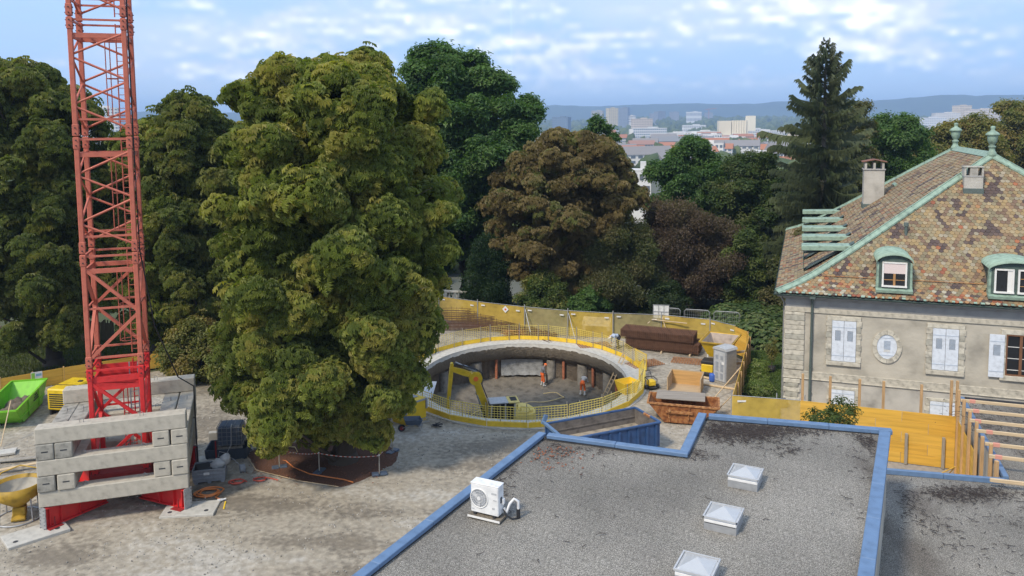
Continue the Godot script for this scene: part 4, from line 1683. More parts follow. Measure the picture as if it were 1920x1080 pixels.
	# tank and crates at the right of the crane
	var tb := thing("plastic_tub", "dark plastic tub on the ground carrying the water tank", "tub", V(-14.85, 0, -40.3), 8.0)
	st = mb()
	tub(st, Vector3.ZERO, V(2.0, 0.58, 1.3), 0.05, Basis.IDENTITY, 0.05)
	build(st, "tub_body", M.tub, tb)
	st = mb()
	for k in 5:
		bar(st, V(-0.9 + k * 0.45, 0.02, 0.71), V(-0.9 + k * 0.45, 0.55, 0.74), 0.06, 0.04)
	build(st, "rib", M.tub, tb)
	var ib := thing("water_tank", "blue grey caged water tank on a pallet in the dark tub", "tank", V(-14.7, 0.5, -40.35), 8.0)
	st = mb()
	for x in 5:
		box(st, V(-0.5 + x * 0.25, 0.12, 0), V(0.16, 0.03, 1.1))
	for z in [-0.45, 0, 0.45]:
		box(st, V(0, 0.05, z), V(1.25, 0.1, 0.12))
	build(st, "pallet", M.timber_grey, ib)
	st = mb()
	cbox(st, V(0, 0.68, 0), V(1.2, 1.05, 1.05), 0.1)
	build(st, "tank_body", M.blue_grey, ib)
	st = mb()
	for z in [-0.55, 0.55]:
		for k in 6:
			rod(st, V(-0.6 + k * 0.24, 0.15, z), V(-0.6 + k * 0.24, 1.2, z), 0.012)
		for k in 5:
			rod(st, V(-0.62, 0.25 + k * 0.22, z), V(0.62, 0.25 + k * 0.22, z), 0.012)
	for x in [-0.62, 0.62]:
		for k in 5:
			rod(st, V(x, 0.25 + k * 0.22, -0.55), V(x, 0.25 + k * 0.22, 0.55), 0.012)
	for k in 4:
		rod(st, V(-0.6 + k * 0.4, 1.21, -0.55), V(-0.6 + k * 0.4, 1.21, 0.55), 0.012)
	build(st, "cage", M.steel, ib)
	st = mb()
	tube(st, [V(0.1, 1.25, 0.3), V(0.12, 1.2, 0.62), V(0.1, 0.3, 0.64), V(-0.1, -0.1, 0.8), V(-0.45, 0.05, 0.85), V(-0.5, -0.2, 0.9), V(-0.2, -0.3, 0.9), V(0.0, -0.05, 0.85)], 0.022, -1, 6)
	build(st, "hose", M.grey_light, ib)
	var cr := thing("plastic_crate", "large grey plastic crate of tools beside the crane's right foot", "crate", V(-14.75, 0, -37.45), 14.0)
	st = mb()
	tub(st, V(0, 0.1, 0), V(1.45, 0.6, 1.0), 0.05, Basis.IDENTITY, 0.03)
	build(st, "crate_body", M.grey_plastic, cr)
	st = mb()
	for y in [0.28, 0.48, 0.68]:
		box(st, V(0, y, 0.535), V(1.5, 0.05, 0.05))
	build(st, "rib", M.grey_plastic, cr)
	st = mb()
	for x in [-0.6, 0.0, 0.6]:
		box(st, V(x, 0.05, 0), V(0.16, 0.1, 1.0))
	build(st, "runner", M.grey_plastic, cr)
	st = mb()
	box(st, V(-0.1, 0.52, 0.565), V(0.26, 0.12, 0.01))
	build(st, "paper_label", M.white, cr)
	st = mb()
	cbox(st, V(-0.3, 0.55, 0.0), V(0.7, 0.3, 0.8), 0.05, Basis(Vector3.UP, 0.3))
	build(st, "tool_bag", M.black, cr)
	var sack := thing("grey_sack", "pale grey sack slumped over the edge of the plastic crate", "sack", V(-14.35, 0.62, -37.5), 10.0)
	st = mb(false)
	blob(st, V(0, 0.12, 0), V(0.38, 0.24, 0.3), 3)
	blob(st, V(0.3, 0.3, -0.1), V(0.24, 0.26, 0.2), 8)
	build(st, "sack_body", M.grey_light, sack)
	var lamp := thing("site_drum", "small grey drum lying beside the plastic crate", "drum", V(-13.45, 0.2, -38.2), 30.0)
	st = mb()
	tube(st, [V(-0.12, 0, 0), V(0.12, 0, 0)], 0.2, -1, 16)
	build(st, "drum_body", M.grey_plastic, lamp)
	st = mb()
	tube(st, [V(-0.1, 0.15, 0), V(-0.35, 0.45, -0.3), V(-0.7, 0.62, -0.6)], 0.018, -1, 6)
	build(st, "stem", M.steel, lamp)
	plank("upright red steel prop standing by the water tank", V(-15.1, 0.0, -39.2), V(-15.15, 1.15, -39.3), 0.07, 0.07, M.red_dark, "steel_prop", "prop")
	coil("hose", "orange hose lying in loops by the crane's right foot", V(-14.35, 0, -35.9), 0.5, 4, 0.035, M.hose_orange, [V(0.6, 0.05, 0.5), V(1.0, 0.05, 0.75)])
	coil("hose", "red hose coil behind the orange loops", V(-13.35, 0, -37.05), 0.3, 3, 0.025, M.hose_red, [V(0.5, 0.04, 0.0)])
	coil("hose", "small red hose tangle at the corner of the mulch bed", V(-12.3, 0, -37.3), 0.26, 2, 0.025, M.hose_red, [V(0.5, 0.04, -0.1), V(0.9, 0.04, 0.1)])
	plank("yellow spirit level lying on the ground", V(-13.15, 0.05, -35.0), V(-12.98, 0.05, -34.3), 0.07, 0.05, M.yellow_toe, "spirit_level", "spirit level")
	var plug := thing("hose_coupling", "white coupling at the end of the orange hose", "coupling", V(-13.35, 0.02, -35.05), 40.0)
	st = mb()
	tube(st, [V(-0.16, 0.08, 0), V(0.05, 0.08, 0)], 0.09, 0.06, 10)
	tube(st, [V(0.05, 0.08, 0), V(0.2, 0.08, 0)], 0.04, 0.04, 8)
	build(st, "coupling_body", M.white, plug)
	# low concrete kerbs between crane and pit
	plank("low concrete kerb behind the water tank", V(-16.6, 0.24, -42.2), V(-12.2, 0.24, -42.9), 0.3, 0.5, M.concrete, "kerb_block", "kerb", "low concrete kerbs")
	plank("low concrete kerb running behind the big tree's trunk", V(-11.9, 0.22, -43.0), V(-7.2, 0.22, -45.3), 0.3, 0.46, M.concrete, "kerb_block", "kerb", "low concrete kerbs")
	plank("reddish board on the ground between ballast and kerb", V(-16.6, 0.15, -43.6), V(-13.0, 0.15, -44.6), 0.35, 0.1, M.rebar, "plank", "plank")
	var bag := thing("cement_sack", "crumpled white sack on the mulch under the big tree", "sack", V(-12.9, -0.02, -41.0), 0.0)
	st = mb(false)
	blob(st, V(0, 0.1, 0), V(0.75, 0.13, 0.36), 5)
	blob(st, V(0.35, 0.16, 0.05), V(0.3, 0.16, 0.26), 6)
	build(st, "sack_body", M.white, bag)
	# pale sheeting at the pit's left rim
	var ta := thing("plastic_sheet", "pale plastic sheet draped over the pit's left rim beside the generator", "sheet", V(-7.3, 0, -50.2), 0.0)
	st = mb(false)
	var g := noise(FastNoiseLite.TYPE_SIMPLEX_SMOOTH, 0.7, 3, 8)
	var P := []
	for i in 17:
		var row := []
		for j in 13:
			var x := -1.0 + i * 0.2
			var z := -1.6 + j * 0.27
			var y := 0.95 - 0.55 * absf(x + 0.2) - smoothstep(0.9, 2.2, x) * 0.8 + 0.22 * g.get_noise_2d(x * 2.0, z * 2.0)
			row.append(V(x, maxf(y, 0.08), z))
		P.append(row)
	for i in 16:
		for j in 12:
			quad(st, P[i][j], P[i + 1][j], P[i + 1][j + 1], P[i][j + 1])
	mk("sheet_grey", lin(0.55, 0.57, 0.6), 0.35)
	build(st, "draped_sheet", M.sheet_grey, ta)
	# white van and pale path far left behind the trees
	var reed := thing("reed_screen", "brown reed screen behind the low yellow fence at the far left", "screen", V(-36, 0, -62), 12.0)
	st = mb()
	for k in 46:
		for r in 2:
			var hh := rng.randf_range(1.5, 1.85)
			box(st, V(-5 + k * 0.2 + r * 0.1, hh * 0.5, rng.randf_range(-0.03, 0.03)), V(0.085, hh, 0.05))
	mk("reed", lin(0.22, 0.17, 0.11), 0.9, TX.wood, 1.0)
	build(st, "reed_panel", M.reed, reed)

# a rounded lump with an uneven surface
func blob(st: SurfaceTool, c: Vector3, s: Vector3, sd: int, seg := 9, amp := 0.35) -> void:
	st.set_smooth_group(1)
	var g := noise(FastNoiseLite.TYPE_SIMPLEX_SMOOTH, 0.9, 2, sd)
	var P := []
	for i in seg + 1:
		var row := []
		var a := PI * i / seg
		for j in seg * 2 + 1:
			var b := TAU * (j % (seg * 2)) / (seg * 2)
			var d := V(sin(a) * cos(b), cos(a), sin(a) * sin(b))
			row.append(c + d * s * (1.0 + amp * g.get_noise_3dv(d * 1.6)))
		P.append(row)
	for i in seg:
		for j in seg * 2:
			if i > 0:
				tri(st, P[i][j], P[i][j + 1], P[i + 1][j + 1])
			if i < seg - 1:
				tri(st, P[i][j], P[i + 1][j + 1], P[i + 1][j])
	st.set_smooth_group(-1)

func tree_bed() -> void:
	var st := mb(false)
	var pts := PackedVector2Array([Vector2(-14.2, -40.6), Vector2(-12.75, -38.2), Vector2(-10.4, -37.1), Vector2(-8.2, -36.35), Vector2(-6.9, -37.5), Vector2(-6.0, -38.9), Vector2(-5.9, -40.5), Vector2(-7.5, -42.6), Vector2(-11.5, -42.4)])
	var c := Vector2(-10, -39.6)
	var n := 60
	var P := []
	for k in n:
		var d := Vector2.from_angle(TAU * k / n)
		var far := 3.0
		for i in pts.size():
			var hit = Geometry2D.segment_intersects_segment(c, c + d * 20, pts[i], pts[(i + 1) % pts.size()])
			if hit:
				far = c.distance_to(hit)
		far += 0.18 * ground_noise.get_noise_2d(k * 9.0, 3.0)
		var row := []
		for j in 13:
			var p := c + d * far * (j / 12.0)
			row.append(V(p.x, relief(p.x, p.y, ground_noise) + (0.055 if j < 12 else -0.03) + 0.03 * ground_noise.get_noise_2d(p.x * 14, p.y * 14), p.y))
		P.append(row)
	for k in n:
		var a: Array = P[k]
		var b: Array = P[(k + 1) % n]
		for j in 12:
			quad(st, a[j], a[j + 1], b[j + 1], b[j])
	structure(build(st, "mulch_bed", M.mulch), "dark red mulch bed under the big chestnut tree")
	# barrier posts with weighted feet and a chain
	var proto: Node3D = null
	var spots := [[V(-11.73, 0, -38.6), 20.0, "nearest the water tank"], [V(-9.61, 0, -38.05), 75.0, "in the middle of the chained row"], [V(-6.59, 0, -37.7), 15.0, "at the right end of the chained row"], [V(-6.35, 0, -40.4), 60.0, "below the generator"]]
	for i in 4:
		var e: Array = spots[i]
		var label := "thin grey barrier post on a plastic foot, %s" % e[2]
		if proto == null:
			proto = thing("barrier_post", label, "post", e[0], e[1], "barrier posts round the mulch bed")
			st = mb()
			tube(st, [V(0, 0.05, 0), V(0, 1.02, 0)], 0.03, -1, 8)
			build(st, "pole", M.timber_grey, proto)
			st = mb()
			tube(st, [V(0, 1.0, 0), V(0, 1.07, 0)], 0.036, -1, 8)
			build(st, "cap", M.white, proto)
			st = mb()
			cbox(st, V(-0.2, 0.08, 0), V(0.34, 0.1, 0.36), 0.02)
			cbox(st, V(0.2, 0.08, 0), V(0.34, 0.1, 0.36), 0.02)
			box(st, V(0, 0.06, 0), V(0.2, 0.06, 0.2))
			build(st, "foot", M.blue_grey, proto)
		else:
			copy_of(proto, label, e[0], e[1])
	for i in 3:
		var a: Vector3 = spots[i][0] + V(0, 1.0, 0)
		var b: Vector3 = spots[i + 1][0] + V(0, 1.0, 0)
		var ch := thing("barrier_chain", "red and white plastic chain between %s" % ["the two left posts", "the middle and right posts", "the right post and the post below the generator"][i], "chain", Vector3.ZERO, 0.0, "chains round the mulch bed")
		var seg := 26
		var wst := mb()
		var rst := mb()
		for k in seg:
			var p := a.lerp(b, float(k) / seg) - V(0, 0.5 * (k / float(seg)) * (1 - k / float(seg)), 0)
			var q := a.lerp(b, float(k + 1) / seg) - V(0, 0.5 * ((k + 1) / float(seg)) * (1 - (k + 1) / float(seg)), 0)
			bar(wst if k % 2 else rst, p, q, 0.022)
		build(wst, "white_links", M.white, ch)
		build(rst, "red_links", M.hose_red, ch)
	var hose := mb()
	tube(hose, [V(-12.4, 0.08, -39.6), V(-11.6, 0.08, -39.3), V(-11.0, 0.09, -38.5), V(-10.0, 0.08, -37.75), V(-8.9, 0.08, -37.35), V(-8.2, 0.08, -37.1), V(-7.7, 0.08, -36.8)], 0.03, -1, 6)
	tag(build(hose, "hose", M.hose_orange), "single orange brown hose crossing the mulch bed", "hose")
	hose = mb()
	tube(hose, [V(-13.6, 0.09, -41.6), V(-12.6, 0.09, -41.3), V(-11.6, 0.1, -41.0), V(-11.3, 0.09, -40.4), V(-11.9, 0.09, -40.1), V(-12.3, 0.1, -40.6)], 0.028, -1, 6)
	tag(build(hose, "hose", M.hose_yellow), "yellowish hose curled beside the white sack", "hose")
	hose = mb()
	tube(hose, [V(-14.3, 0.1, -40.7), V(-12.75, 0.1, -38.2), V(-10.4, 0.1, -37.0), V(-8.3, 0.1, -36.3)], 0.018, -1, 5)
	tag(build(hose, "boundary_string", M.timber_pale), "pale string stretched along the front edge of the mulch bed", "string")
	# yellow generator
	var gn := thing("generator", "yellow generator box with grey corners at the pit's near left rim", "generator", V(-6.05, 0, -45.0), 47.0)
	st = mb()
	cbox(st, V(0, 0.72, 0), V(1.55, 1.2, 1.25), 0.05)
	build(st, "housing", M.yellow_machine, gn)
	st = mb()
	for sx in [-1, 1]:
		for sz in [-1, 1]:
			cbox(st, V(sx * 0.76, 0.98, sz * 0.61), V(0.14, 0.62, 0.14), 0.02)
	box(st, V(0, 1.24, 0), V(1.58, 0.1, 1.28))
	build(st, "grey_trim", M.grey_plastic, gn)
	st = mb()
	box(st, V(0.15, 1.345, -0.1), V(0.75, 0.03, 0.6))
	build(st, "top_panel", M.grey_plastic, gn)
	st = mb()
	cbox(st, V(-0.45, 1.36, 0.1), V(0.4, 0.12, 0.5), 0.05)
	tube(st, [V(-0.6, 1.4, -0.3), V(-0.6, 1.62, 0.0), V(-0.6, 1.4, 0.3)], 0.03, -1, 6)
	build(st, "lifting_eye", M.yellow, gn)
	st = mb()
	box(st, V(0, 0.07, 0), V(1.5, 0.14, 1.2))
	build(st, "skid", M.yellow, gn)
	st = mb()
	box(st, V(-0.2, 0.3, 0.628), V(0.5, 0.16, 0.01))
	build(st, "label_plate", M.white, gn)
	st = mb()
	tube(st, [V(0.785, 0.85, 0.1), V(0.79, 0.85, 0.1)], 0.17, -1, 18)
	build(st, "emblem", M.red_dark, gn)
	# wheelbarrow
	var wb := thing("wheelbarrow", "dark wheelbarrow with red wheel hub in front of the generator", "wheelbarrow", V(-5.55, 0, -43.55), 198.0)
	st = mb()
	tub(st, V(0.15, 0.38, 0), V(0.75, 0.3, 0.5), 0.02, Basis(V(0, 0, 1), 0.1), 0.12)
	build(st, "tray", M.blue_grey, wb)
	st = mb()
	for s in [-1, 1]:
		tube(st, [V(0.75, 0.2, 0.0 + s * 0.06), V(0.2, 0.36, s * 0.22), V(-0.75, 0.52, s * 0.3)], 0.022, -1, 6)
		tube(st, [V(-0.1, 0.4, s * 0.24), V(-0.25, 0.02, s * 0.27), V(-0.4, 0.45, s * 0.26)], 0.02, -1, 6)
	build(st, "frame", M.steel, wb)
	st = mb()
	tube(st, [V(0.76, 0.2, -0.05), V(0.76, 0.2, 0.05)], 0.2, -1, 18)
	var wh := build(st, "wheel", M.rubber, wb)
	st = mb()
	tube(st, [V(0.76, 0.2, -0.055), V(0.76, 0.2, 0.055)], 0.11, -1, 14)
	build(st, "hub", M.red_dark, wh)
	var bu := thing("tool_heap", "small heap of dark tools at the wheelbarrow handles", "tools", V(-4.35, 0, -43.9), 10.0)
	st = mb()
	for k in 7:
		var a := k * 0.9
		rod(st, V(cos(a) * 0.3, 0.04 + 0.03 * k, sin(a) * 0.2), V(-cos(a) * 0.35, 0.1 + 0.02 * k, -sin(a) * 0.25), 0.025)
	build(st, "handle", M.rubber, bu)
	st = mb()
	tube(st, [V(-1.15, 0.0, -0.5), V(-1.15, 0.42, -0.5)], 0.15, 0.17, 12)
	tag(build(st, "bucket", M.grey_plastic), "small grey bucket against the generator", "bucket").position = bu.position + V(0.1, 0, 0.25)

# ---------------------------------------------------------------- guard rail round the pit
func pit_fence() -> void:
	var n := 22
	var seg_mesh := {}
	var count := 0
	for k in n:
		var t0 := TAU * k / n + 0.12
		var t1 := TAU * (k + 1) / n + 0.12
		var a := oval(t0, -0.02)
		var b := oval(t1, -0.02)
		# the way in on the right stays open
		var mid := (a + b) * 0.5
		if mid.x > 8.3 and mid.y > -54.2 and mid.y < -51.5:
			continue
		var L := a.distance_to(b)
		var side := "far" if mid.y < -56 else ("near" if mid.y > -49.5 else ("right" if mid.x > 0 else "left"))
		var o := thing("guard_panel", "yellow mesh guard panel on the pit's %s rim, %s round from the opening" % [side, (ORD[count] if count < 20 else "twenty-first")], "guard panel", V(mid.x, 0.05, mid.y), 0.0, "guard panels round the pit")
		count += 1
		var d := (b - a).normalized()
		var bs := Basis(V(d.x, 0, d.y), Vector3.UP, V(d.x, 0, d.y).cross(Vector3.UP))
		o.transform.basis = bs
		var st := mb()
		cbox(st, V(0, 0.17, 0), V(L - 0.03, 0.3, 0.03), 0.008)
		build(st, "toe_board", M.yellow_toe, o)
		st = mb()
		var h := L * 0.5
		var th := 0.02 if mid.y > -52.0 else 0.012
		var nb := 12
		for i in nb + 1:
			var x := lerpf(-h + 0.06, h - 0.06, i / float(nb))
			box(st, V(x, 0.74, 0.03), V(th, 0.84, th))
		for i in 7:
			box(st, V(0, 0.34 + i * 0.14, 0.018), V(L - 0.1, th if i < 6 else th * 2.0, th))
		build(st, "mesh_grid", M.yellow_mesh, o)
		for x in [-h + 0.08]:
			st = mb()
			tube(st, [V(x, -0.06, 0.06), V(x, 1.36, 0.06)], 0.026, -1, 8)
			build(st, "post", M.timber_grey, o)
		st = mb()
		tube(st, [V(h * 0.35, -0.06, 0.06), V(h * 0.35, 1.3, 0.06)], 0.022, -1, 8)
		build(st, "post", M.timber_grey, o)
	# panels turned aside at the opening
	for e in [[V(8.55, 0.05, -52.2), 72.0, 1.9, "turned outward on the near side of the opening"], [V(8.9, 0.05, -54.6), 110.0, 1.5, "turned outward on the far side of the opening"]]:
		var o := thing("gate_panel", "yellow gate panel %s" % e[3], "gate", e[0], e[1], "gate panels at the pit opening")
		var st := mb()
		for y in [0.06, 1.1]:
			bar(st, V(-e[2] * 0.5, y, 0), V(e[2] * 0.5, y, 0), 0.04)
		for x in [-e[2] * 0.5, e[2] * 0.5]:
			bar(st, V(x, 0, 0), V(x, 1.15, 0), 0.045)
		build(st, "gate_frame", M.yellow_toe, o)
		st = mb()
		for k in 12:
			bar(st, V(-e[2] * 0.5 + k * e[2] / 12.0, 0.06, 0), V(-e[2] * 0.5 + k * e[2] / 12.0, 1.1, 0), 0.016)
		for k in 7:
			bar(st, V(-e[2] * 0.5, 0.1 + k * 0.15, 0.01), V(e[2] * 0.5, 0.1 + k * 0.15, 0.01), 0.016)
		build(st, "mesh_grid", M.yellow_mesh, o)
		st = mb()
		box(st, V(0, 0.2, 0.02), V(e[2], 0.3, 0.02))
		build(st, "toe_board", M.yellow_toe, o)
	var ys := thing("yellow_hopper", "bright yellow open hopper standing on the right rim of the pit", "hopper", V(7.2, 0.06, -49.4), 30.0)
	var s2 := mb()
	tub(s2, Vector3.ZERO, V(0.9, 0.75, 0.7), 0.03, Basis.IDENTITY, 0.18)
	build(s2, "hopper_body", M.yellow_toe, ys)
	s2 = mb()
	for sx in [-1, 1]:
		box(s2, V(sx * 0.4, 0.35, 0.46), V(0.06, 0.7, 0.05), Basis(Vector3.RIGHT, 0.2))
	build(s2, "rib", M.yellow, ys)
	var lad := thing("access_ladder", "pale ladder laid across the right rim into the pit", "ladder")
	s2 = mb()
	var p0 := V(7.9, 0.9, -55.3)
	var p1 := V(6.3, -2.9, -55.9)
	for s in [-0.22, 0.22]:
		bar(s2, p0 + V(s * 0.35, 0, s), p1 + V(s * 0.35, 0, s), 0.05, 0.07)
	build(s2, "rail", M.timber_pale, lad)
	s2 = mb()
	for k in 12:
		var q := p0.lerp(p1, (k + 0.5) / 12.0)
		rod(s2, q + V(-0.08, 0, -0.22), q + V(0.08, 0, 0.22), 0.018)
	build(s2, "rung", M.timber_pale, lad)

# ---------------------------------------------------------------- excavator in the pit
func excavator() -> void:
	var ex := thing("excavator", "yellow excavator with folded boom and grey roofed cab in the pit", "excavator", V(-0.15, -2.98, -49.7), 10.0)
	# it faces local -x; the cab stands on the side of +z
	var st := mb()
	for z in [-0.95, 0.95]:
		st = mb()
		var out := []
		for k in 9:
			var a := PI / 2 + PI * k / 8
			out.append(Vector2(-1.2 + cos(a) * 0.38, 0.4 + sin(a) * 0.38))
		for k in 9:
			var a := -PI / 2 + PI * k / 8
			out.append(Vector2(1.2 + cos(a) * 0.38, 0.4 + sin(a) * 0.38))
		prism(st, out, V(0, 0, z - 0.22), Vector3.RIGHT, Vector3.UP, V(0, 0, 0.44))
		build(st, "track", M.rubber, ex)
	st = mb()
	cbox(st, V(0, 0.5, 0), V(1.6, 0.35, 1.5), 0.04)
	tube(st, [V(0, 0.6, 0), V(0, 0.85, 0)], 0.6, -1, 20)
	build(st, "undercarriage", M.steel, ex)
	st = mb()
	cbox(st, V(0.1, 0.98, 0), V(2.7, 0.25, 2.0), 0.06)
	build(st, "turntable_deck", M.yellow_machine, ex)
	st = mb()
	var cw := [Vector2(0.0, -1.02), Vector2(0.9, -1.02), Vector2(1.35, -0.75), Vector2(1.5, -0.3), Vector2(1.5, 0.3), Vector2(1.35, 0.75), Vector2(0.9, 1.02), Vector2(0.0, 1.02)]
	prism(st, cw, V(0, 1.08, 0), Vector3.RIGHT, V(0, 0, 1), V(0, 0.72, 0))
	var c1 := build(st, "counterweight", M.yellow_pale, ex)
	st = mb()
	prism(st, [Vector2(0.1, -0.9), Vector2(0.9, -0.9), Vector2(1.25, -0.5), Vector2(1.3, 0.5), Vector2(0.9, 0.9), Vector2(0.1, 0.9)], V(0, 1.8, 0), Vector3.RIGHT, V(0, 0, 1), V(0, 0.14, 0))
	build(st, "engine_cover", M.yellow_pale, c1)
	st = mb()
	for x in [0.25, 0.65]:
		box(st, V(x, 1.35, 1.025), V(0.26, 0.3, 0.02))
	build(st, "grille", M.black, c1)
	st = mb()
	for x in [1.0, 1.22]:
		tube(st, [V(x - 0.1, 1.42, 1.0 - (x - 0.9) * 0.6), V(x - 0.09, 1.42, 1.03 - (x - 0.9) * 0.6)], 0.09, -1, 14)
	build(st, "round_lamp", M.rubber, c1)
	st = mb()
	tube(st, [V(0.35, 1.9, 0.2), V(0.35, 2.25, 0.2)], 0.06, -1, 10)
	tube(st, [V(0.5, 1.94, 0.6), V(0.5, 2.2, 0.6), V(1.0, 2.2, 0.75), V(1.1, 1.94, 0.78)], 0.05, -1, 8)
	build(st, "hand_rail", M.yellow_pale, c1)
	# cab
	st = mb()
	cbox(st, V(-0.72, 1.3, 0.5), V(1.6, 0.5, 1.0), 0.06)
	var cab := build(st, "cab_base", M.yellow_machine, ex)
	st = mb()
	for p in [[-1.48, 0.03], [-1.48, 0.97], [-0.55, 0.98], [0.05, 0.97], [0.05, 0.03]]:
		bar(st, V(p[0], 1.5, p[1]), V(p[0] + 0.08 if p[0] < -1 else p[0], 2.62, p[1]), 0.08)
	build(st, "cab_pillar", M.grey_light, cab)
	st = mb()
	box(st, V(-0.72, 2.05, 0.5), V(1.44, 1.08, 0.88))
	build(st, "cab_glass", M.glass_dark, cab)
	st = mb()
	cbox(st, V(-0.95, 2.68, 0.5), V(1.2, 0.12, 1.1), 0.05)
	build(st, "cab_roof", M.grey_light, cab)
	st = mb()
	cbox(st, V(0.0, 2.67, 0.5), V(0.72, 0.13, 1.12), 0.05)
	build(st, "rear_roof", M.yellow_pale, cab)
	st = mb()
	box(st, V(0.02, 2.745, 0.5), V(0.4, 0.02, 0.7))
	build(st, "roof_hatch", M.black, cab)
	st = mb()
	box(st, V(-1.5, 2.55, 0.5), V(0.06, 0.16, 0.9))
	build(st, "lamp_bar", M.black, cab)
	# boom in two pieces, stick and bucket
	var zb := -0.42
	var foot := V(-1.35, 1.15, zb)
	var knee := V(-2.25, 3.98, zb)
	var head := V(-3.75, 4.62, zb)
	var tip := V(-4.05, 2.0, zb)
	arm(ex, "boom", [foot, foot.lerp(knee, 0.5) + V(-0.04, 0, 0), knee], 0.34, 0.5, M.yellow_machine)
	arm(ex, "upper_boom", [knee + V(0.1, 0.02, 0), knee.lerp(head, 0.5) + V(0, 0.05, 0), head], 0.3, 0.34, M.yellow_machine)
	arm(ex, "stick", [head + V(0.02, 0.3, 0), head + V(-0.06, -0.4, 0), tip], 0.26, 0.26, M.yellow_machine)
	st = mb()
	tube(st, [knee + V(0.0, -0.02, -0.3), knee + V(0.0, -0.02, 0.3)], 0.42, -1, 20)
	build(st, "knuckle", M.yellow_machine, ex)
	st = mb()
	tube(st, [knee + V(0.0, -0.02, 0.3), knee + V(0.0, -0.02, 0.315)], 0.16, -1, 16)
	build(st, "emblem", M.orange, ex)
	for e in [[V(-1.5, 0.95, zb + 0.3), foot.lerp(knee, 0.62) + V(-0.28, 0, 0.3)], [V(-1.5, 0.95, zb - 0.3), foot.lerp(knee, 0.62) + V(-0.28, 0, -0.3)], [knee + V(0.1, 0.35, 0), head + V(0.25, 0.42, 0)]]:
		st = mb()
		var a: Vector3 = e[0]
		var b: Vector3 = e[1]
		tube(st, [a, a.lerp(b, 0.6)], 0.095, -1, 10)
		var cy := build(st, "hydraulic_cylinder", M.black if e[0].y < 2 else M.grey_plastic, ex)
		st = mb()
		tube(st, [a.lerp(b, 0.6), b], 0.05, -1, 8)
		build(st, "piston", M.galvanised, cy)
	st = mb()
	for k in 3:
		var dz := 0.1 * (k - 1)
		tube(st, [foot + V(0.2, 0.5, dz), knee + V(0.42, -0.5, dz), knee + V(0.45, 0.25, dz), knee + V(0.0, 0.55, dz), knee.lerp(head, 0.6) + V(0, 0.5, dz), head + V(0.1, 0.3, dz)], 0.035, -1, 6)
	build(st, "hydraulic_hose", M.rubber, ex)
	st = mb()
	var bo := []
	for k in 9:
		var a := PI * 0.95 + PI * 0.85 * k / 8
		bo.append(Vector2(cos(a) * 0.5, sin(a) * 0.55))
	for k in 9:
		var a := PI * 1.8 - PI * 0.85 * k / 8
		bo.append(Vector2(cos(a) * 0.46, sin(a) * 0.51))
	prism(st, bo, tip + V(0.1, -0.2, -0.45), Vector3.RIGHT, Vector3.UP, V(0, 0, 0.9))
	for s in [-0.45, 0.43]:
		var side := []
		for k in 9:
			var a := PI * 0.95 + PI * 0.85 * k / 8
			side.append(Vector2(cos(a) * 0.5, sin(a) * 0.55))
		prism(st, side, tip + V(0.1, -0.2, s), Vector3.RIGHT, Vector3.UP, V(0, 0, 0.02))
	for k in 4:
		box(st, tip + V(0.6, -0.5, -0.36 + k * 0.24), V(0.12, 0.06, 0.08))
	build(st, "bucket", M.steel, ex)
	var hs := mb()
	var hp := []
	for q in [[-4.6, -50.6], [-4.0, -51.3], [-3.0, -51.2], [-2.6, -52.4], [-3.1, -53.1], [-2.2, -54.6], [0, -55.2], [1.5, -56.0], [3.0, -56.2], [3.7, -57.0], [3.2, -57.8], [2.2, -57.8]]:
		hp.append(V(q[0], -2.86, q[1]))
	var cv := Curve3D.new()
	for p in hp:
		cv.add_point(p)
	var sm := []
	for i in 60:
		sm.append(cv.sample_baked(cv.get_baked_length() * i / 59.0) + V(0, 0.06 * sin(i * 0.7), 0))
	tube(hs, sm, 0.035, -1, 6)
	tag(build(hs, "hose", M.hose_yellow), "pale yellow hose winding over the pit floor", "hose")

func arm(ex: Node, called: String, pts: Array, w: float, d: float, m: Material) -> void:
	var st := mb()
	var L := []
	for i in pts.size():
		var t: Vector3 = (pts[mini(i + 1, pts.size() - 1)] - pts[maxi(i - 1, 0)]).normalized()
		var nrm := V(-t.y, t.x, 0)
		var dd := d * (1.0 if i == 1 else 0.72)
		L.append([pts[i] + nrm * dd * 0.5, pts[i] - nrm * dd * 0.5])
	for i in pts.size() - 1:
		for s in [-0.5, 0.5]:
			var o := V(0, 0, w * s)
			quad(st, L[i][0] + o, L[i + 1][0] + o, L[i + 1][1] + o, L[i][1] + o)
		for s in 2:
			var o := V(0, 0, w * 0.5)
			quad(st, L[i][s] + o, L[i][s] - o, L[i + 1][s] - o, L[i + 1][s] + o)
	for i in [0, pts.size() - 1]:
		tube(st, [pts[i] - V(0, 0, w * 0.6), pts[i] + V(0, 0, w * 0.6)], d * 0.4, -1, 12)
	build(st, called, m, ex)

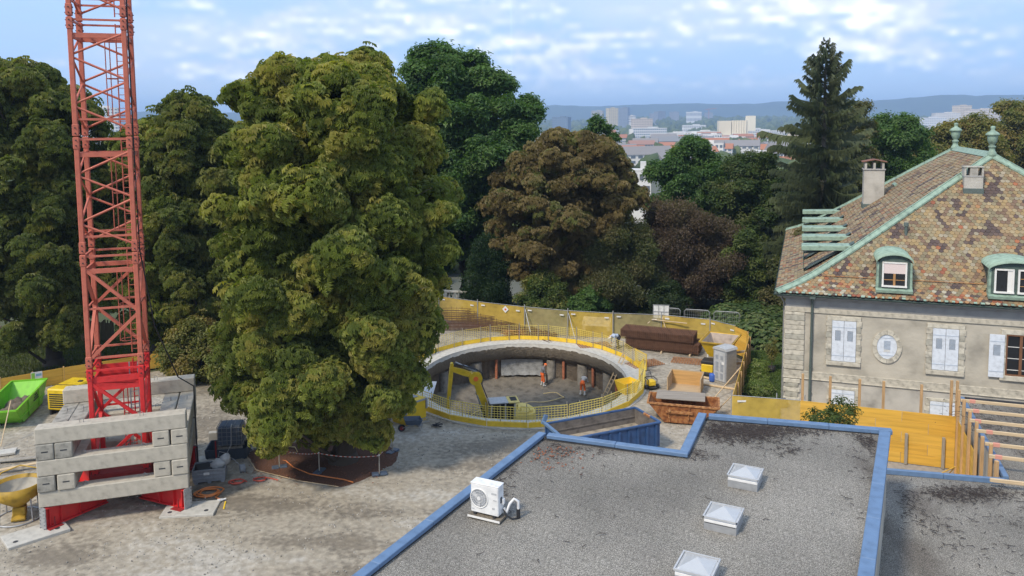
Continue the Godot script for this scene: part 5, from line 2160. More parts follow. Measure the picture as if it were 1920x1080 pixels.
# ---------------------------------------------------------------- net fence and steel at the far side
func net_fence() -> void:
	var pts := [V(-9.6, 0, -71.5), V(-6.5, 0, -69.2), V(-3.0, 0, -66.8), V(0.95, 0, -64.7), V(4.4, 0, -63.2), V(7.9, 0, -62.2), V(11.6, 0, -61.5), V(15.0, 0, -59.9), V(16.4, 0, -57.9)]
	for i in pts.size() - 1:
		var a: Vector3 = pts[i]
		var b: Vector3 = pts[i + 1]
		var grey := i == 3 or i == 5
		var o := thing("net_panel", "%s debris net stretched between poles behind the pit, %s from the balustrade" % ["greyish see-through" if grey else "yellow", ORD[i]], "netting", a, 0.0, "debris nets behind the pit")
		var st := mb(false)
		var n := 14
		var prev := []
		for k in n + 1:
			var t := k / float(n)
			var p := (b - a) * t
			var side := V(0.3, 0, 0.95) * 0.09 * sin(t * 9.0 + i)
			var row := []
			for j in 6:
				var f := j / 5.0
				row.append(p + side * sin(f * PI) + V(0, 0.06 + f * (2.08 - 0.1 * sin(t * PI)), 0))
			if prev:
				for j in 5:
					quad(st, prev[j], prev[j + 1], row[j + 1], row[j])
			prev = row
		build(st, "net", M.net_grey if grey else M.net_yellow, o)
		st = mb()
		tube(st, [V(0, 0, 0.08), V(0, 2.3, 0.08)], 0.04, -1, 8)
		build(st, "pole", M.galvanised, o)
		st = mb()
		tube(st, [V(0, 2.1, 0.02), (b - a) + V(0, 2.1, 0.02)], 0.02, -1, 6)
		build(st, "top_wire", M.galvanised, o)
		st = mb()
		for e in [[0.12, 1.85], [0.86, 1.72]]:
			box(st, (b - a) * e[0] + V(0, e[1], 0.11), V(0.34, 0.1, 0.012), along(Vector3.ZERO, (b - a).cross(Vector3.UP)))
		build(st, "white_tag", M.white, o)
		if i == 2:
			st = mb()
			box(st, (b - a) * 0.6 + V(0, 1.72, 0.12), V(0.42, 0.42, 0.012), along(Vector3.ZERO, (b - a).cross(Vector3.UP)) * Basis(V(0, 0, 1), PI / 4))
			var dm := build(st, "diamond_sign", M.white, o)
			st = mb()
			box(st, (b - a) * 0.6 + V(0, 1.72, 0.13), V(0.15, 0.15, 0.012), along(Vector3.ZERO, (b - a).cross(Vector3.UP)) * Basis(V(0, 0, 1), PI / 4))
			build(st, "diamond_mark", M.hose_red, dm)
		if i in [3, 4, 6]:
			st = mb()
			tube(st, [V(0.05, 1.9, 0.1), V(0.5, 0.05, 1.5)], 0.03, -1, 8)
			build(st, "raking_prop", M.timber_pale if i == 6 else M.galvanised, o)
	# solid board wall on the right
	var w := thing("board_wall", "tall yellow board wall along the garden at the right of the site", "fence")
	var a0 := V(16.4, 0, -57.9)
	var line := [a0, V(16.85, 0, -56.6), V(16.6, 0, -55.2), V(15.2, 0, -51.4), V(13.7, 0, -47.3), V(12.2, 0, -43.3)]
	for i in 5:
		var p: Vector3 = line[i]
		var q: Vector3 = line[i + 1]
		var nn := 1 if i < 2 else 2
		for k in nn:
			for r in 4:
				var st := mb()
				bar(st, p.lerp(q, (k + 0.002) / nn) + V(0, 0.27 + r * 0.5, 0), p.lerp(q, (k + 0.998) / nn) + V(0, 0.27 + r * 0.5, 0), 0.03, 0.49)
				build(st, "board", [M.panel_yellow, M.panel_yellow_b, M.panel_yellow_c][(r + k + i) % 3], w)
			var s2 := mb()
			bar(s2, p.lerp(q, float(k) / nn) + V(0.08, 0, 0.02), p.lerp(q, float(k) / nn) + V(0.08, 2.0, 0.02), 0.08)
			build(s2, "post", M.timber, w)
	# low net across the garden front
	var fr := thing("net_panel", "yellow net across the end of the garden strip behind the blue roof edge", "netting", V(12.05, 0, -43.0), 0.0, "debris nets behind the pit")
	var st := mb(false)
	var e := V(3.7, 0, 0.95)
	var prev := []
	for k in 13:
		var p := e * (k / 12.0)
		var row := [p + V(0, 0.05, 0.04 * sin(k * 0.8)), p + V(0, 1.0, 0.1 * sin(k * 1.1)), p + V(0, 2.02, 0)]
		if prev:
			quad(st, prev[0], prev[1], row[1], row[0])
			quad(st, prev[1], prev[2], row[2], row[1])
		prev = row
	build(st, "net", M.net_yellow, fr)
	st = mb()
	tube(st, [V(0, 2.02, 0), e + V(0, 2.02, 0)], 0.02, -1, 6)
	for f in [0.0, 0.62, 1.0]:
		tube(st, [e * f + V(0, 0, -0.06), e * f + V(0, 2.3, -0.06)], 0.03, -1, 8)
	build(st, "pole", M.galvanised, fr)
	st = mb()
	box(st, V(0.5, 1.75, 0.2), V(0.5, 0.1, 0.012))
	build(st, "white_tag", M.white, fr)
	# tubular fence panels and a white board beyond the net
	for i in 3:
		var o := thing("fence_panel", "grey tubular mesh fence panel beyond the netting, %s from the white board" % ORD[i], "fence panel", V(12.6 + i * 2.2, 0, -64.0 + i * 0.75), -18.0, "tubular fence panels beyond the netting")
		st = mb()
		tube(st, [V(-1.0, 0.1, 0), V(-1.0, 1.9, 0), V(-0.85, 2.05, 0), V(0.85, 2.05, 0), V(1.0, 1.9, 0), V(1.0, 0.1, 0), V(-1.0, 0.1, 0)], 0.03, -1, 6)
		build(st, "tube_frame", M.galvanised, o)
		st = mb()
		for k in 12:
			box(st, V(-0.92 + k * 0.167, 1.07, 0), V(0.01, 1.9, 0.01))
		for k in 6:
			box(st, V(0, 0.3 + k * 0.33, 0.01), V(1.96, 0.01, 0.01))
		build(st, "wire_mesh", M.galvanised, o)
	var wb := thing("white_board", "white gridded board standing just beyond the yellow netting", "board", V(11.9, 0, -63.2), -12.0)
	st = mb()
	box(st, V(0, 1.95, 0), V(1.25, 1.1, 0.04))
	build(st, "board_face", M.white, wb)
	st = mb()
	for x in [-0.62, -0.2, 0.22, 0.62]:
		bar(st, V(x, 0, 0.04), V(x, 2.52, 0.04), 0.04)
	for y in [1.42, 1.95, 2.5]:
		bar(st, V(-0.64, y, 0.045), V(0.64, y, 0.045), 0.035)
	build(st, "board_frame", M.galvanised, wb)
	var bn := thing("stone_bench", "cream bench seen through the yellow net behind the pit", "bench", V(6.9, 0, -64.9), -14.0)
	st = mb()
	cbox(st, V(0, 0.45, 0), V(2.3, 0.14, 0.6), 0.04)
	build(st, "seat", M.stone_b, bn)
	st = mb()
	cbox(st, V(0, 0.78, -0.28), V(2.3, 0.56, 0.1), 0.04, Basis(Vector3.RIGHT, -0.12))
	build(st, "backrest", M.stone_b, bn)
	for s in [-1, 1]:
		st = mb()
		cbox(st, V(s * 1.0, 0.2, 0), V(0.25, 0.4, 0.55), 0.03)
		build(st, "leg", M.stone, bn)
		st = mb()
		cbox(st, V(s * 1.12, 0.6, 0.0), V(0.12, 0.4, 0.6), 0.04)
		build(st, "armrest", M.stone_b, bn)
	# balustrade
	var bl := thing("balustrade", "pale stone balustrade behind the net at the tree's right edge", "balustrade", V(-10.6, -0.6, -73.6), -14.0)
	st = mb()
	cbox(st, V(3.2, 0.75, 0), V(6.9, 1.5, 0.5), 0.03)
	build(st, "retaining_wall", M.stone, bl)
	st = mb()
	cbox(st, V(3.2, 2.42, 0), V(6.9, 0.18, 0.42), 0.03)
	build(st, "handrail", M.stone_b, bl)
	for k in 18:
		st = mb()
		if k % 6 == 0:
			cbox(st, V(0.1 + k * 0.37, 1.92, 0), V(0.36, 0.84, 0.4), 0.02)
			build(st, "pier", M.stone_b, bl)
		else:
			lathe(st, [Vector2(0.1, 1.5), Vector2(0.1, 1.58), Vector2(0.06, 1.64), Vector2(0.12, 1.8), Vector2(0.11, 1.9), Vector2(0.05, 2.15), Vector2(0.06, 2.25), Vector2(0.1, 2.29), Vector2(0.1, 2.34)], 8, V(0.1 + k * 0.37, 0, 0))
			build(st, "baluster", M.stone_b, bl)

func rebar() -> void:
	# stack of welded steel mats
	var A := V(8.45, 0, -59.3)
	var o := thing("steel_mat_stack", "tall brown stack of welded steel mats in front of the netting", "steel mats", A, -23.0)
	var tr := mb()
	for k in 38:
		box(tr, V(0.07 + k * 0.145, 0, -0.85), V(0.04, 0.04, 1.7))
	for k in 8:
		box(tr, V(2.76, 0.035, -0.04 - k * 0.23), V(5.5, 0.035, 0.035))
	for k in 38:
		box(tr, V(0.07 + k * 0.145, -0.03, 0.0), V(0.035, 0.085, 0.035))
		box(tr, V(0.07 + k * 0.145, -0.03, -1.7), V(0.035, 0.085, 0.035))
	var mat_mesh := meshed(tr)
	for k in 16:
		var up := k >= 9
		share(mat_mesh, "steel_mat", M.rebar, o, V(-0.35 if up else rng.randf_range(-0.04, 0.04), 0.18 + k * 0.085 + (0.06 if up else 0.0), (0.12 if up else 0.0) + rng.randf_range(-0.02, 0.02)))
	var st := mb()
	for x in [0.7, 2.8, 4.9]:
		cbox(st, V(x, 0.07, -0.8), V(0.12, 0.13, 2.1), 0.01)
	build(st, "bearer", M.timber_pale, o)
	st = mb()
	box(st, V(0.0, 0.9, -0.85), V(0.3, 1.3, 1.2))
	plank("short pale batten lying on top of the steel mats", A + V(1.9, 1.72, -1.05), A + V(2.15, 1.72, -1.55), 0.08, 0.04, M.timber_pale, "batten", "batten")
	plank("long pale batten along the back of the steel mats", A + V(2.4, 1.7, -2.3), A + V(4.9, 1.7, -1.0), 0.08, 0.06, M.timber_pale, "batten", "batten")
	# curved wall mats piled at the left
	for i in 7:
		var c := thing("curved_steel_mat", "curved brown steel mat, %s from the back in the pile left of the pit opening" % ORD[i], "steel mat", V(-4.6, 0.02, -56.6), 0.0, "curved steel mats")
		var R := 10.6 - i * 0.32
		var h := 1.55 - i * 0.17
		st = mb()
		var n := 46
		var rows := 8 if i < 3 else 6
		for k in n + 1:
			var t := k / float(n)
			var a := deg_to_rad(lerpf(208, 320 + i * 1.5, t))
			var top := h * pow(clampf(sin(PI * clampf(t * 0.9 + 0.07, 0, 1)), 0.12, 1), 1.1)
			var p := V(cos(a) * R, 0, sin(a) * R)
			bar(st, p, p * 1.02 + V(0, top, 0), 0.022)
			if k < n:
				var t2 := (k + 1) / float(n)
				var a2 := deg_to_rad(lerpf(208, 320 + i * 1.5, t2))
				var top2 := h * pow(clampf(sin(PI * clampf(t2 * 0.9 + 0.07, 0, 1)), 0.12, 1), 1.1)
				var q := V(cos(a2) * R, 0, sin(a2) * R)
				for r in rows:
					var f := (r + 0.5) / rows
					bar(st, p + V(0, top * f, 0), q + V(0, top2 * f, 0), 0.028)
		build(st, "wire_grid", M.rebar_dark if i % 2 else M.rebar, c)
	# rusty bars left over
	var hp := thing("rusty_bar_heap", "heap of rusty bent bars at the right end of the curved mats", "steel bars", V(0.1, 0, -62.6), 15.0)
	for k in 26:
		st = mb()
		var a := V(rng.randf_range(-1.1, -0.5), 0.05 + k * 0.022, rng.randf_range(-0.5, 0.5))
		var b := V(rng.randf_range(0.5, 1.1), 0.05 + k * 0.022, rng.randf_range(-0.5, 0.5))
		tube(st, [a, (a + b) * 0.5 + V(0, 0.08, 0.1), b], 0.025, -1, 5)
		build(st, "bar", M.rust, hp)
	# mats laid flat on the ground near the plate compactor
	for e in [[V(9.3, 0.05, -55.4), 24.0, "behind the plate compactor"], [V(12.6, 0.05, -55.9), -20.0, "in front of the steel mat stack"], [V(6.2, 0.06, -60.3), 10.0, "beside the bending worker"]]:
		var fm := thing("flat_steel_mat", "single rusty mat lying flat on the ground %s" % e[2], "steel mat", e[0], e[1], "flat rusty mats")
		st = mb()
		for k in 14:
			box(st, V(-1.2 + k * 0.185, 0, 0), V(0.04, 0.03, 1.4))
		for k in 6:
			box(st, V(0, 0.03, -0.65 + k * 0.26), V(2.5, 0.03, 0.04))
		build(st, "wire_grid", M.rust, fm)

# ---------------------------------------------------------------- right corner of the site, garden strip
func right_yard() -> void:
	var t := thing("portable_toilet", "grey plastic portable toilet with moulded door near the board wall", "toilet", V(13.92, 0.12, -51.45), -54.0)
	var st := mb()
	cbox(st, V(0, 1.05, 0), V(1.08, 2.1, 1.08), 0.04)
	build(st, "cabin", M.grey_plastic, t)
	st = mb()
	cbox(st, V(0, 1.02, 0.545), V(0.86, 1.95, 0.03), 0.01)
	var dr := build(st, "door", M.grey_light, t)
	for x in [-0.2, 0.2]:
		for e in [[0.38, 0.42], [1.0, 0.62], [1.62, 0.3]]:
			st = mb()
			cbox(st, V(x, e[0], 0.56), V(0.24, e[1], 0.03), 0.012)
			build(st, "door_panel", M.grey_plastic, dr)
	st = mb()
	box(st, V(0.3, 1.28, 0.585), V(0.2, 0.17, 0.012))
	build(st, "notice", M.white, dr)
	st = mb()
	prism(st, [Vector2(-0.58, 0), Vector2(0.58, 0), Vector2(0.5, 0.14), Vector2(0, 0.2), Vector2(-0.5, 0.14)], V(0, 2.1, 0.58), Vector3.RIGHT, Vector3.UP, V(0, 0, -1.16))
	build(st, "roof", M.grey_light, t)
	st = mb()
	box(st, V(0, -0.05, 0), V(1.15, 0.12, 1.15))
	build(st, "skid_base", M.timber_grey, t)
	plank("pale timber bearer in front of the portable toilet", V(12.3, 0.06, -50.9), V(14.3, 0.06, -49.7), 0.16, 0.1, M.timber_pale, "plank", "plank")
	plank("pale timber bearer at the left of the portable toilet", V(12.6, 0.06, -52.4), V(13.4, 0.06, -51.7), 0.16, 0.1, M.timber_pale, "plank", "plank")
	# tipping skip on its frame
	var k := thing("mortar_hopper", "cream lined yellow hopper raised on a frame behind the toilet", "hopper", V(14.35, 0, -54.3), -27.0)
	st = mb()
	tub(st, V(0, 1.05, 0), V(1.15, 1.1, 1.9), 0.05, Basis.IDENTITY, 0.5)
	build(st, "hopper_body", M.yellow, k)
	st = mb()
	tub(st, V(0, 1.11, 0), V(1.03, 1.02, 1.78), 0.02, Basis.IDENTITY, 0.47)
	mk("cement_crust", lin(0.46, 0.38, 0.32), 0.95, TX.dirty, 0.6, TX.rough, 0.5)
	build(st, "cement_crust", M.cement_crust, k)
	st = mb()
	for e in [[V(-1.1, 2.15, -1.48), V(1.1, 2.15, -1.48)], [V(-1.1, 2.15, 1.48), V(1.1, 2.15, 1.48)], [V(-1.1, 2.15, -1.48), V(-1.1, 2.15, 1.48)], [V(1.1, 2.15, -1.48), V(1.1, 2.15, 1.48)]]:
		bar(st, e[0], e[1], 0.1, 0.08)
	build(st, "rim", M.yellow_worn, k)
	st = mb()
	for sx in [-1, 1]:
		for sz in [-1, 1]:
			bar(st, V(sx * 0.55, 0, sz * 0.9), V(sx * 0.62, 1.2, sz * 0.98), 0.09)
		bar(st, V(sx * 0.55, 0.1, -0.9), V(sx * 0.55, 0.1, 0.9), 0.08)
	build(st, "frame", M.white_frame, k)
	var pm := thing("mortar_pump", "yellow and black pump tucked under the raised hopper", "pump", V(13.25, 0, -53.0), -27.0)
	st = mb()
	cbox(st, V(0, 0.55, 0), V(0.8, 0.55, 1.1), 0.05)
	build(st, "housing", M.yellow_machine, pm)
	st = mb()
	cbox(st, V(0, 0.95, 0.05), V(0.85, 0.22, 0.95), 0.04)
	build(st, "grate", M.black, pm)
	st = mb()
	for z in [-0.4, 0.4]:
		tube(st, [V(-0.45, 0.2, z), V(0.45, 0.2, z)], 0.2, -1, 14)
	build(st, "wheel", M.rubber, pm)
	var dm := thing("blue_drum", "small blue drum beside the portable toilet", "drum", V(13.15, 0, -51.6), 0.0)
	st = mb()
	lathe(st, [Vector2(0, 0), Vector2(0.2, 0), Vector2(0.22, 0.1), Vector2(0.22, 0.42), Vector2(0.19, 0.5), Vector2(0.08, 0.52), Vector2(0, 0.52)], 14)
	mk("drum_blue", lin(0.04, 0.11, 0.42), 0.5)
	build(st, "drum_body", M.drum_blue, dm)
	plank("upper timber beam between hopper and board wall", V(14.7, 1.25, -53.6), V(16.1, 1.25, -54.2), 0.12, 0.14, M.timber_grey, "beam", "beam")
	plank("lower timber beam between hopper and board wall", V(14.7, 0.85, -52.6), V(15.6, 0.85, -52.9), 0.14, 0.18, M.plywood_grey, "beam", "beam")
	plank("long pale pole propping the board wall", V(12.25, 0.05, -47.9), V(14.55, 1.5, -49.9), 0.06, 0.06, M.timber_pale, "prop", "prop")
	plank("second pale pole leaning at the near end of the board wall", V(11.6, 0.05, -45.3), V(12.4, 1.6, -44.2), 0.05, 0.05, M.timber_pale, "prop", "prop")
	# plate compactor
	var pc := thing("plate_compactor", "small yellow plate compactor standing on the bare ground by the opening", "compactor", V(8.85, 0, -50.2), 15.0)
	st = mb()
	prism(st, [Vector2(-0.4, 0.12), Vector2(-0.3, 0.02), Vector2(0.3, 0.02), Vector2(0.42, 0.16), Vector2(0.42, 0.19), Vector2(-0.4, 0.15)], V(-0.25, 0, 0), V(0, 0, 1), Vector3.UP, V(0.5, 0, 0))
	build(st, "base_plate", M.rubber, pc)
	st = mb()
	cbox(st, V(0, 0.4, 0), V(0.5, 0.36, 0.5), 0.06)
	build(st, "engine_cover", M.yellow_machine, pc)
	st = mb()
	tube(st, [V(-0.3, 0.2, 0.2), V(-0.3, 0.65, 0.25), V(-0.3, 0.7, -0.3), V(0.3, 0.7, -0.3), V(0.3, 0.65, 0.25), V(0.3, 0.2, 0.2)], 0.03, -1, 6)
	tube(st, [V(-0.25, 0.4, -0.3), V(-0.25, 0.95, -0.75), V(0.25, 0.95, -0.75), V(0.25, 0.4, -0.3)], 0.025, -1, 6)
	build(st, "handle", M.black, pc)
	st = mb()
	for x in [-0.42, 0.42]:
		tube(st, [V(x - 0.06, 0.16, 0.1), V(x + 0.06, 0.16, 0.1)], 0.15, -1, 12)
	build(st, "transport_wheel", M.rubber, pc)
	# garden strip between the wall and the house
	st = mb()
	sheet(st, [Vector2(12.4, -43.3), Vector2(15.2, -51.0), Vector2(16.9, -56.0), Vector2(17.2, -58.5), Vector2(20.6, -58.6), Vector2(17.0, -48.0), Vector2(15.0, -43.5)], 0.012)
	mk("lawn_mat", lin(0.075, 0.12, 0.03), 0.95, TX.dirty, 0.5, TX.rough, 0.8)
	structure(build(st, "lawn", M.lawn_mat))
	st = mb()
	sheet(st, [Vector2(14.9, -43.6), Vector2(18.6, -54.2), Vector2(20.3, -58.6), Vector2(21.2, -58.4), Vector2(19.4, -53.0), Vector2(16.0, -43.8)], 0.018)
	structure(build(st, "garden_path", M.path))
	grass_patch("lawn_grass", "short dark grass of the strip between board wall and house", [Vector2(12.6, -43.6), Vector2(15.3, -51.0), Vector2(17.0, -56.2), Vector2(17.4, -58.3), Vector2(20.2, -58.3), Vector2(18.4, -54.0), Vector2(14.9, -43.7)], 9000, 0.11, Color(0.10, 0.16, 0.035))
	var pot := thing("potted_tree", "slim potted sapling on the path beside the house corner", "plant", V(17.6, 0.02, -53.3), 0.0)
	st = mb()
	lathe(st, [Vector2(0.0, 0.02), Vector2(0.2, 0.02), Vector2(0.27, 0.42), Vector2(0.24, 0.42), Vector2(0.22, 0.36), Vector2(0, 0.36)], 14)
	build(st, "pot", M.black, pot)
	st = mb()
	tube(st, [V(0, 0.3, 0), V(0.04, 1.2, 0.02), V(0.0, 2.3, 0)], 0.03, 0.012, 6)
	build(st, "stem", M.bark, pot)
	foliage(pot, "leaves", [[V(0, 1.7, 0), V(0.28, 0.8, 0.28)]], 90, "broad", 0.35, [Color(0.17, 0.18, 0.05), Color(0.28, 0.24, 0.08)], 0.5)
	for e in [[V(16.0, 0, -51.3), 0.55, 1.1, "tall flowering garden plant with pale blooms beside the path"], [V(15.5, 0, -49.8), 0.65, 0.95, "bushy garden plant in the middle of the planted strip"], [V(15.1, 0, -48.6), 0.6, 0.8, "leafy garden plant nearest the yellow net"], [V(16.6, 0, -52.8), 0.5, 0.9, "slender garden plant at the far end of the strip"], [V(15.7, 0, -48.9), 0.45, 0.7, "low garden plant next to the house path"]]:
		var pl := thing("garden_plant", e[3], "plant", e[0], 0.0, "garden plants")
		st = mb()
		for j in 7:
			var a := j * 0.9
			tube(st, [Vector3.ZERO, V(cos(a) * e[1] * 0.6, e[2] * 0.9, sin(a) * e[1] * 0.6)], 0.012, 0.006, 4)
		build(st, "stems", M.bark, pl)
		foliage(pl, "leaves", [[V(0, e[2] * 0.5, 0), V(e[1], e[2] * 0.55, e[1])]], 130, "broad", 0.35, [Color(0.14, 0.22, 0.05), Color(0.26, 0.32, 0.09), Color(0.5, 0.5, 0.34)], 0.55)
	var bl := thing("planter_box", "dark box at the foot of the downpipe by the house corner", "box", V(16.1, 0, -46.6), 10.0)
	st = mb()
	tub(st, Vector3.ZERO, V(0.5, 0.5, 0.4), 0.03)
	build(st, "box_body", M.tar, bl)

func grass_patch(called: String, label: String, poly: Array, count: int, h: float, c: Color) -> void:
	var st := mb()
	for k in 6:
		var a := k * 1.05
		var d := V(cos(a), 0, sin(a))
		var s := V(-d.z, 0, d.x) * 0.02
		tri(st, d * 0.03 - s, d * 0.03 + s, d * (0.08 + 0.03 * (k % 3)) + V(0, 1.0 - 0.12 * (k % 3), 0))
	var mm := MultiMesh.new()
	mm.transform_format = MultiMesh.TRANSFORM_3D
	mm.use_colors = true
	mm.mesh = meshed(st)
	mm.instance_count = count
	var pk := PackedVector2Array(poly)
	var lo := pk[0]
	var hi := pk[0]
	for p in pk:
		lo = lo.min(p)
		hi = hi.max(p)
	var i := 0
	while i < count:
		var p := Vector2(rng.randf_range(lo.x, hi.x), rng.randf_range(lo.y, hi.y))
		if not Geometry2D.is_point_in_polygon(p, pk):
			continue
		var s := rng.randf_range(0.6, 1.5)
		mm.set_instance_transform(i, Transform3D(Basis(Vector3.UP, rng.randf() * TAU).scaled(V(s * 1.4, h * s, s * 1.4)), V(p.x, 0.0, p.y)))
		mm.set_instance_color(i, c * rng.randf_range(0.6, 1.5))
		i += 1
	var mi := MultiMeshInstance3D.new()
	mi.multimesh = mm
	mi.material_override = M.leaf
	put(mi, called)
	stuff(mi, label, "grass")

# ---------------------------------------------------------------- skips and containers behind the roof
func containers() -> void:
	var b := thing("blue_container", "long blue open roll-off container behind the roof corner", "container", V(4.6, 0, -40.4), 24.2)
	var st := mb()
	var L := 5.5
	var W := 2.35
	var H := 1.28
	for s in [-1, 1]:
		box(st, V(0, 0.22 + H * 0.5, s * W * 0.5), V(L, H, 0.05))
	for s in [-1, 1]:
		box(st, V(s * L * 0.5, 0.22 + H * 0.5, 0), V(0.05, H, W - 0.05))
	build(st, "steel_shell", M.blue_paint, b)
	st = mb()
	for s in [-1, 1]:
		box(st, V(0, 0.24 + H * 0.5, s * (W * 0.5 - 0.04)), V(L - 0.08, H - 0.06, 0.02))
		box(st, V(0, 1.05, s * (W * 0.5 - 0.06)), V(L - 0.1, 0.06, 0.05))
		box(st, V(s * (L * 0.5 - 0.04), 0.24 + H * 0.5, 0), V(0.02, H - 0.06, W - 0.12))
	build(st, "scuffed_lining", M.container_inside, b)
	st = mb()
	box(st, V(0, 0.66, 0), V(L - 0.1, 0.06, W - 0.1))
	mk("dust_floor", lin(0.40, 0.34, 0.255), 0.95, TX.dirty, 0.5)
	build(st, "dusty_floor", M.dust_floor, b)
	st = mb()
	for s in [-1, 1]:
		for k in 10:
			box(st, V(-L * 0.5 + 0.25 + k * (L - 0.5) / 9.0, 0.2 + H * 0.48, s * (W * 0.5 + 0.06)), V(0.1, H - 0.1, 0.09))
	for k in 4:
		for s in [-1, 1]:
			box(st, V(s * (L * 0.5 + 0.06), 0.2 + H * 0.48, -0.9 + k * 0.6), V(0.09, H - 0.1, 0.1))
	build(st, "rib", M.blue_paint, b)
	st = mb()
	for s in [-1, 1]:
		cbox(st, V(0, 0.22 + H, s * (W * 0.5 + 0.02)), V(L + 0.12, 0.1, 0.15), 0.02)
		cbox(st, V(s * (L * 0.5 + 0.02), 0.225 + H, 0), V(0.15, 0.1, W - 0.1), 0.02)
		box(st, V(0, 0.16, s * 0.5), V(L, 0.14, 0.14))
	build(st, "rim", M.blue_paint, b)
	st = mb()
	bar(st, V(-L * 0.5 - 0.1, 1.5, -W * 0.5 - 0.05), V(-L * 0.5 + 0.1, 1.95, -W * 0.5 - 0.05), 0.14, 0.2)
	bar(st, V(-L * 0.5 - 0.1, 1.62, -W * 0.5), V(-L * 0.5 - 0.2, 1.62, W * 0.5), 0.16, 0.12)
	build(st, "hook_bar", M.blue_coping, b)
	st = mb()
	cbox(st, V(L * 0.5 - 0.02, 1.5, 0.05), V(0.12, 0.12, 0.6), 0.02)
	build(st, "locking_bar", M.rust, b)
	# rusty skip with a board across it
	var s := thing("rusty_skip", "rusty orange skip with tapering ends beyond the blue container", "skip", V(9.75, 0, -44.7), -14.0)
	var pf := [Vector2(-1.05, 0.1), Vector2(1.05, 0.1), Vector2(1.95, 1.12), Vector2(-1.95, 1.18)]
	st = mb()
	for q in [-1.0, 1.0]:
		prism(st, pf, V(0, 0, q * 0.85), Vector3.RIGHT, Vector3.UP, V(0, 0, -q * 0.05))
	for e in [[0, 1], [1, 2], [3, 0]]:
		var p: Vector2 = pf[e[0]]
		var r: Vector2 = pf[e[1]]
		quad(st, V(p.x, p.y, -0.85), V(r.x, r.y, -0.85), V(r.x, r.y, 0.85), V(p.x, p.y, 0.85))
	build(st, "skip_shell", M.orange_skip, s)
	st = mb()
	for q in [-0.88, 0.88]:
		bar(st, V(-1.95, 1.18, q), V(1.95, 1.12, q), 0.1, 0.1)
		for x in [-0.9, 0.35]:
			bar(st, V(x * 0.8, 0.15, q), V(x, 1.1, q), 0.1, 0.06)
	for e in [[-1.97, 1.18], [1.97, 1.12]]:
		bar(st, V(e[0], e[1], -0.9), V(e[0], e[1], 0.9), 0.1, 0.1)
	build(st, "rim", M.rust, s)
	st = mb()
	box(st, V(-0.2, 0.75, 0.94), V(1.5, 0.14, 0.1))
	tube(st, [V(-0.75, 0.85, 0.88), V(-0.75, 0.85, 1.06)], 0.08, -1, 12)
	build(st, "lifting_lug", M.rust, s)
	st = mb()
	box(st, V(0, 0.5, 0), V(2.2, 0.3, 1.5))
	build(st, "rubble", M.rebar, s)
	var bd := thing("board_sheet", "weathered grey plywood sheet lying across the rusty skip", "board", V(9.65, 1.32, -45.0), -14.0)
	st = mb()
	cbox(st, V(0, 0, 0), V(2.75, 0.05, 1.25), 0.01, Basis(Vector3.RIGHT, 0.06))
	build(st, "sheet", M.plywood_grey, bd)
	st = mb()
	box(st, V(0.25, 0.05, -0.3), V(0.3, 0.04, 0.08))
	build(st, "handle_slot", M.timber_grey, bd)
	# open box lined with plywood
	var ob := thing("plywood_box", "open box container lined with orange plywood beyond the rusty skip", "container", V(11.0, 0, -49.85), -20.0)
	st = mb()
	box(st, V(0, 0.5, -0.85), V(2.0, 0.95, 0.04))
	build(st, "back_panel", M.plywood_orange, ob)
	st = mb()
	for x in [-1, 1]:
		box(st, V(x * 1.0, 0.5, 0), V(0.04, 0.95, 1.75))
	build(st, "side_panel", M.plywood, ob)
	st = mb()
	box(st, V(0, 0.08, 0), V(1.96, 0.06, 1.7))
	build(st, "floor_panel", M.plywood, ob)
	st = mb()
	for e in [[V(-1.02, 1.0, -0.88), V(1.02, 1.0, -0.88)], [V(-1.02, 1.0, -0.88), V(-1.02, 1.0, 0.88)], [V(1.02, 1.0, -0.88), V(1.02, 1.0, 0.88)]]:
		bar(st, e[0], e[1], 0.06, 0.06)
	for x in [-1.02, 1.02]:
		bar(st, V(x, 0.05, 0.88), V(x, 1.03, 0.88), 0.06)
	build(st, "rim", M.plywood, ob)

# ---------------------------------------------------------------- boarded wall and timber frames by the house
func board_run(o: Node, a: Vector3, b: Vector3, rows: int, rh: float, n: int) -> void:
	var mats := [M.panel_yellow, M.panel_yellow_c, M.panel_yellow_b]
	for r in rows:
		var sh := 0.5 if r % 2 else 0.0
		for k in n + 1:
			var t0 := clampf((k - sh) / n, 0, 1)
			var t1 := clampf((k + 1 - sh) / n, 0, 1)
			if t1 - t0 < 0.02:
				continue
			var st := mb()
			var p := a.lerp(b, t0 + 0.001) + V(0, (r + 0.5) * rh, 0)
			var q := a.lerp(b, t1 - 0.001) + V(0, (r + 0.5) * rh, 0)
			cbox(st, (p + q) * 0.5 + along(p, q).x * rng.randf_range(-0.003, 0.003), V(0.027, rh - 0.006, p.distance_to(q)), 0.004, along(p, q))
			build(st, "board", mats[(r * 2 + k * 5 + int(a.x)) % 3], o)

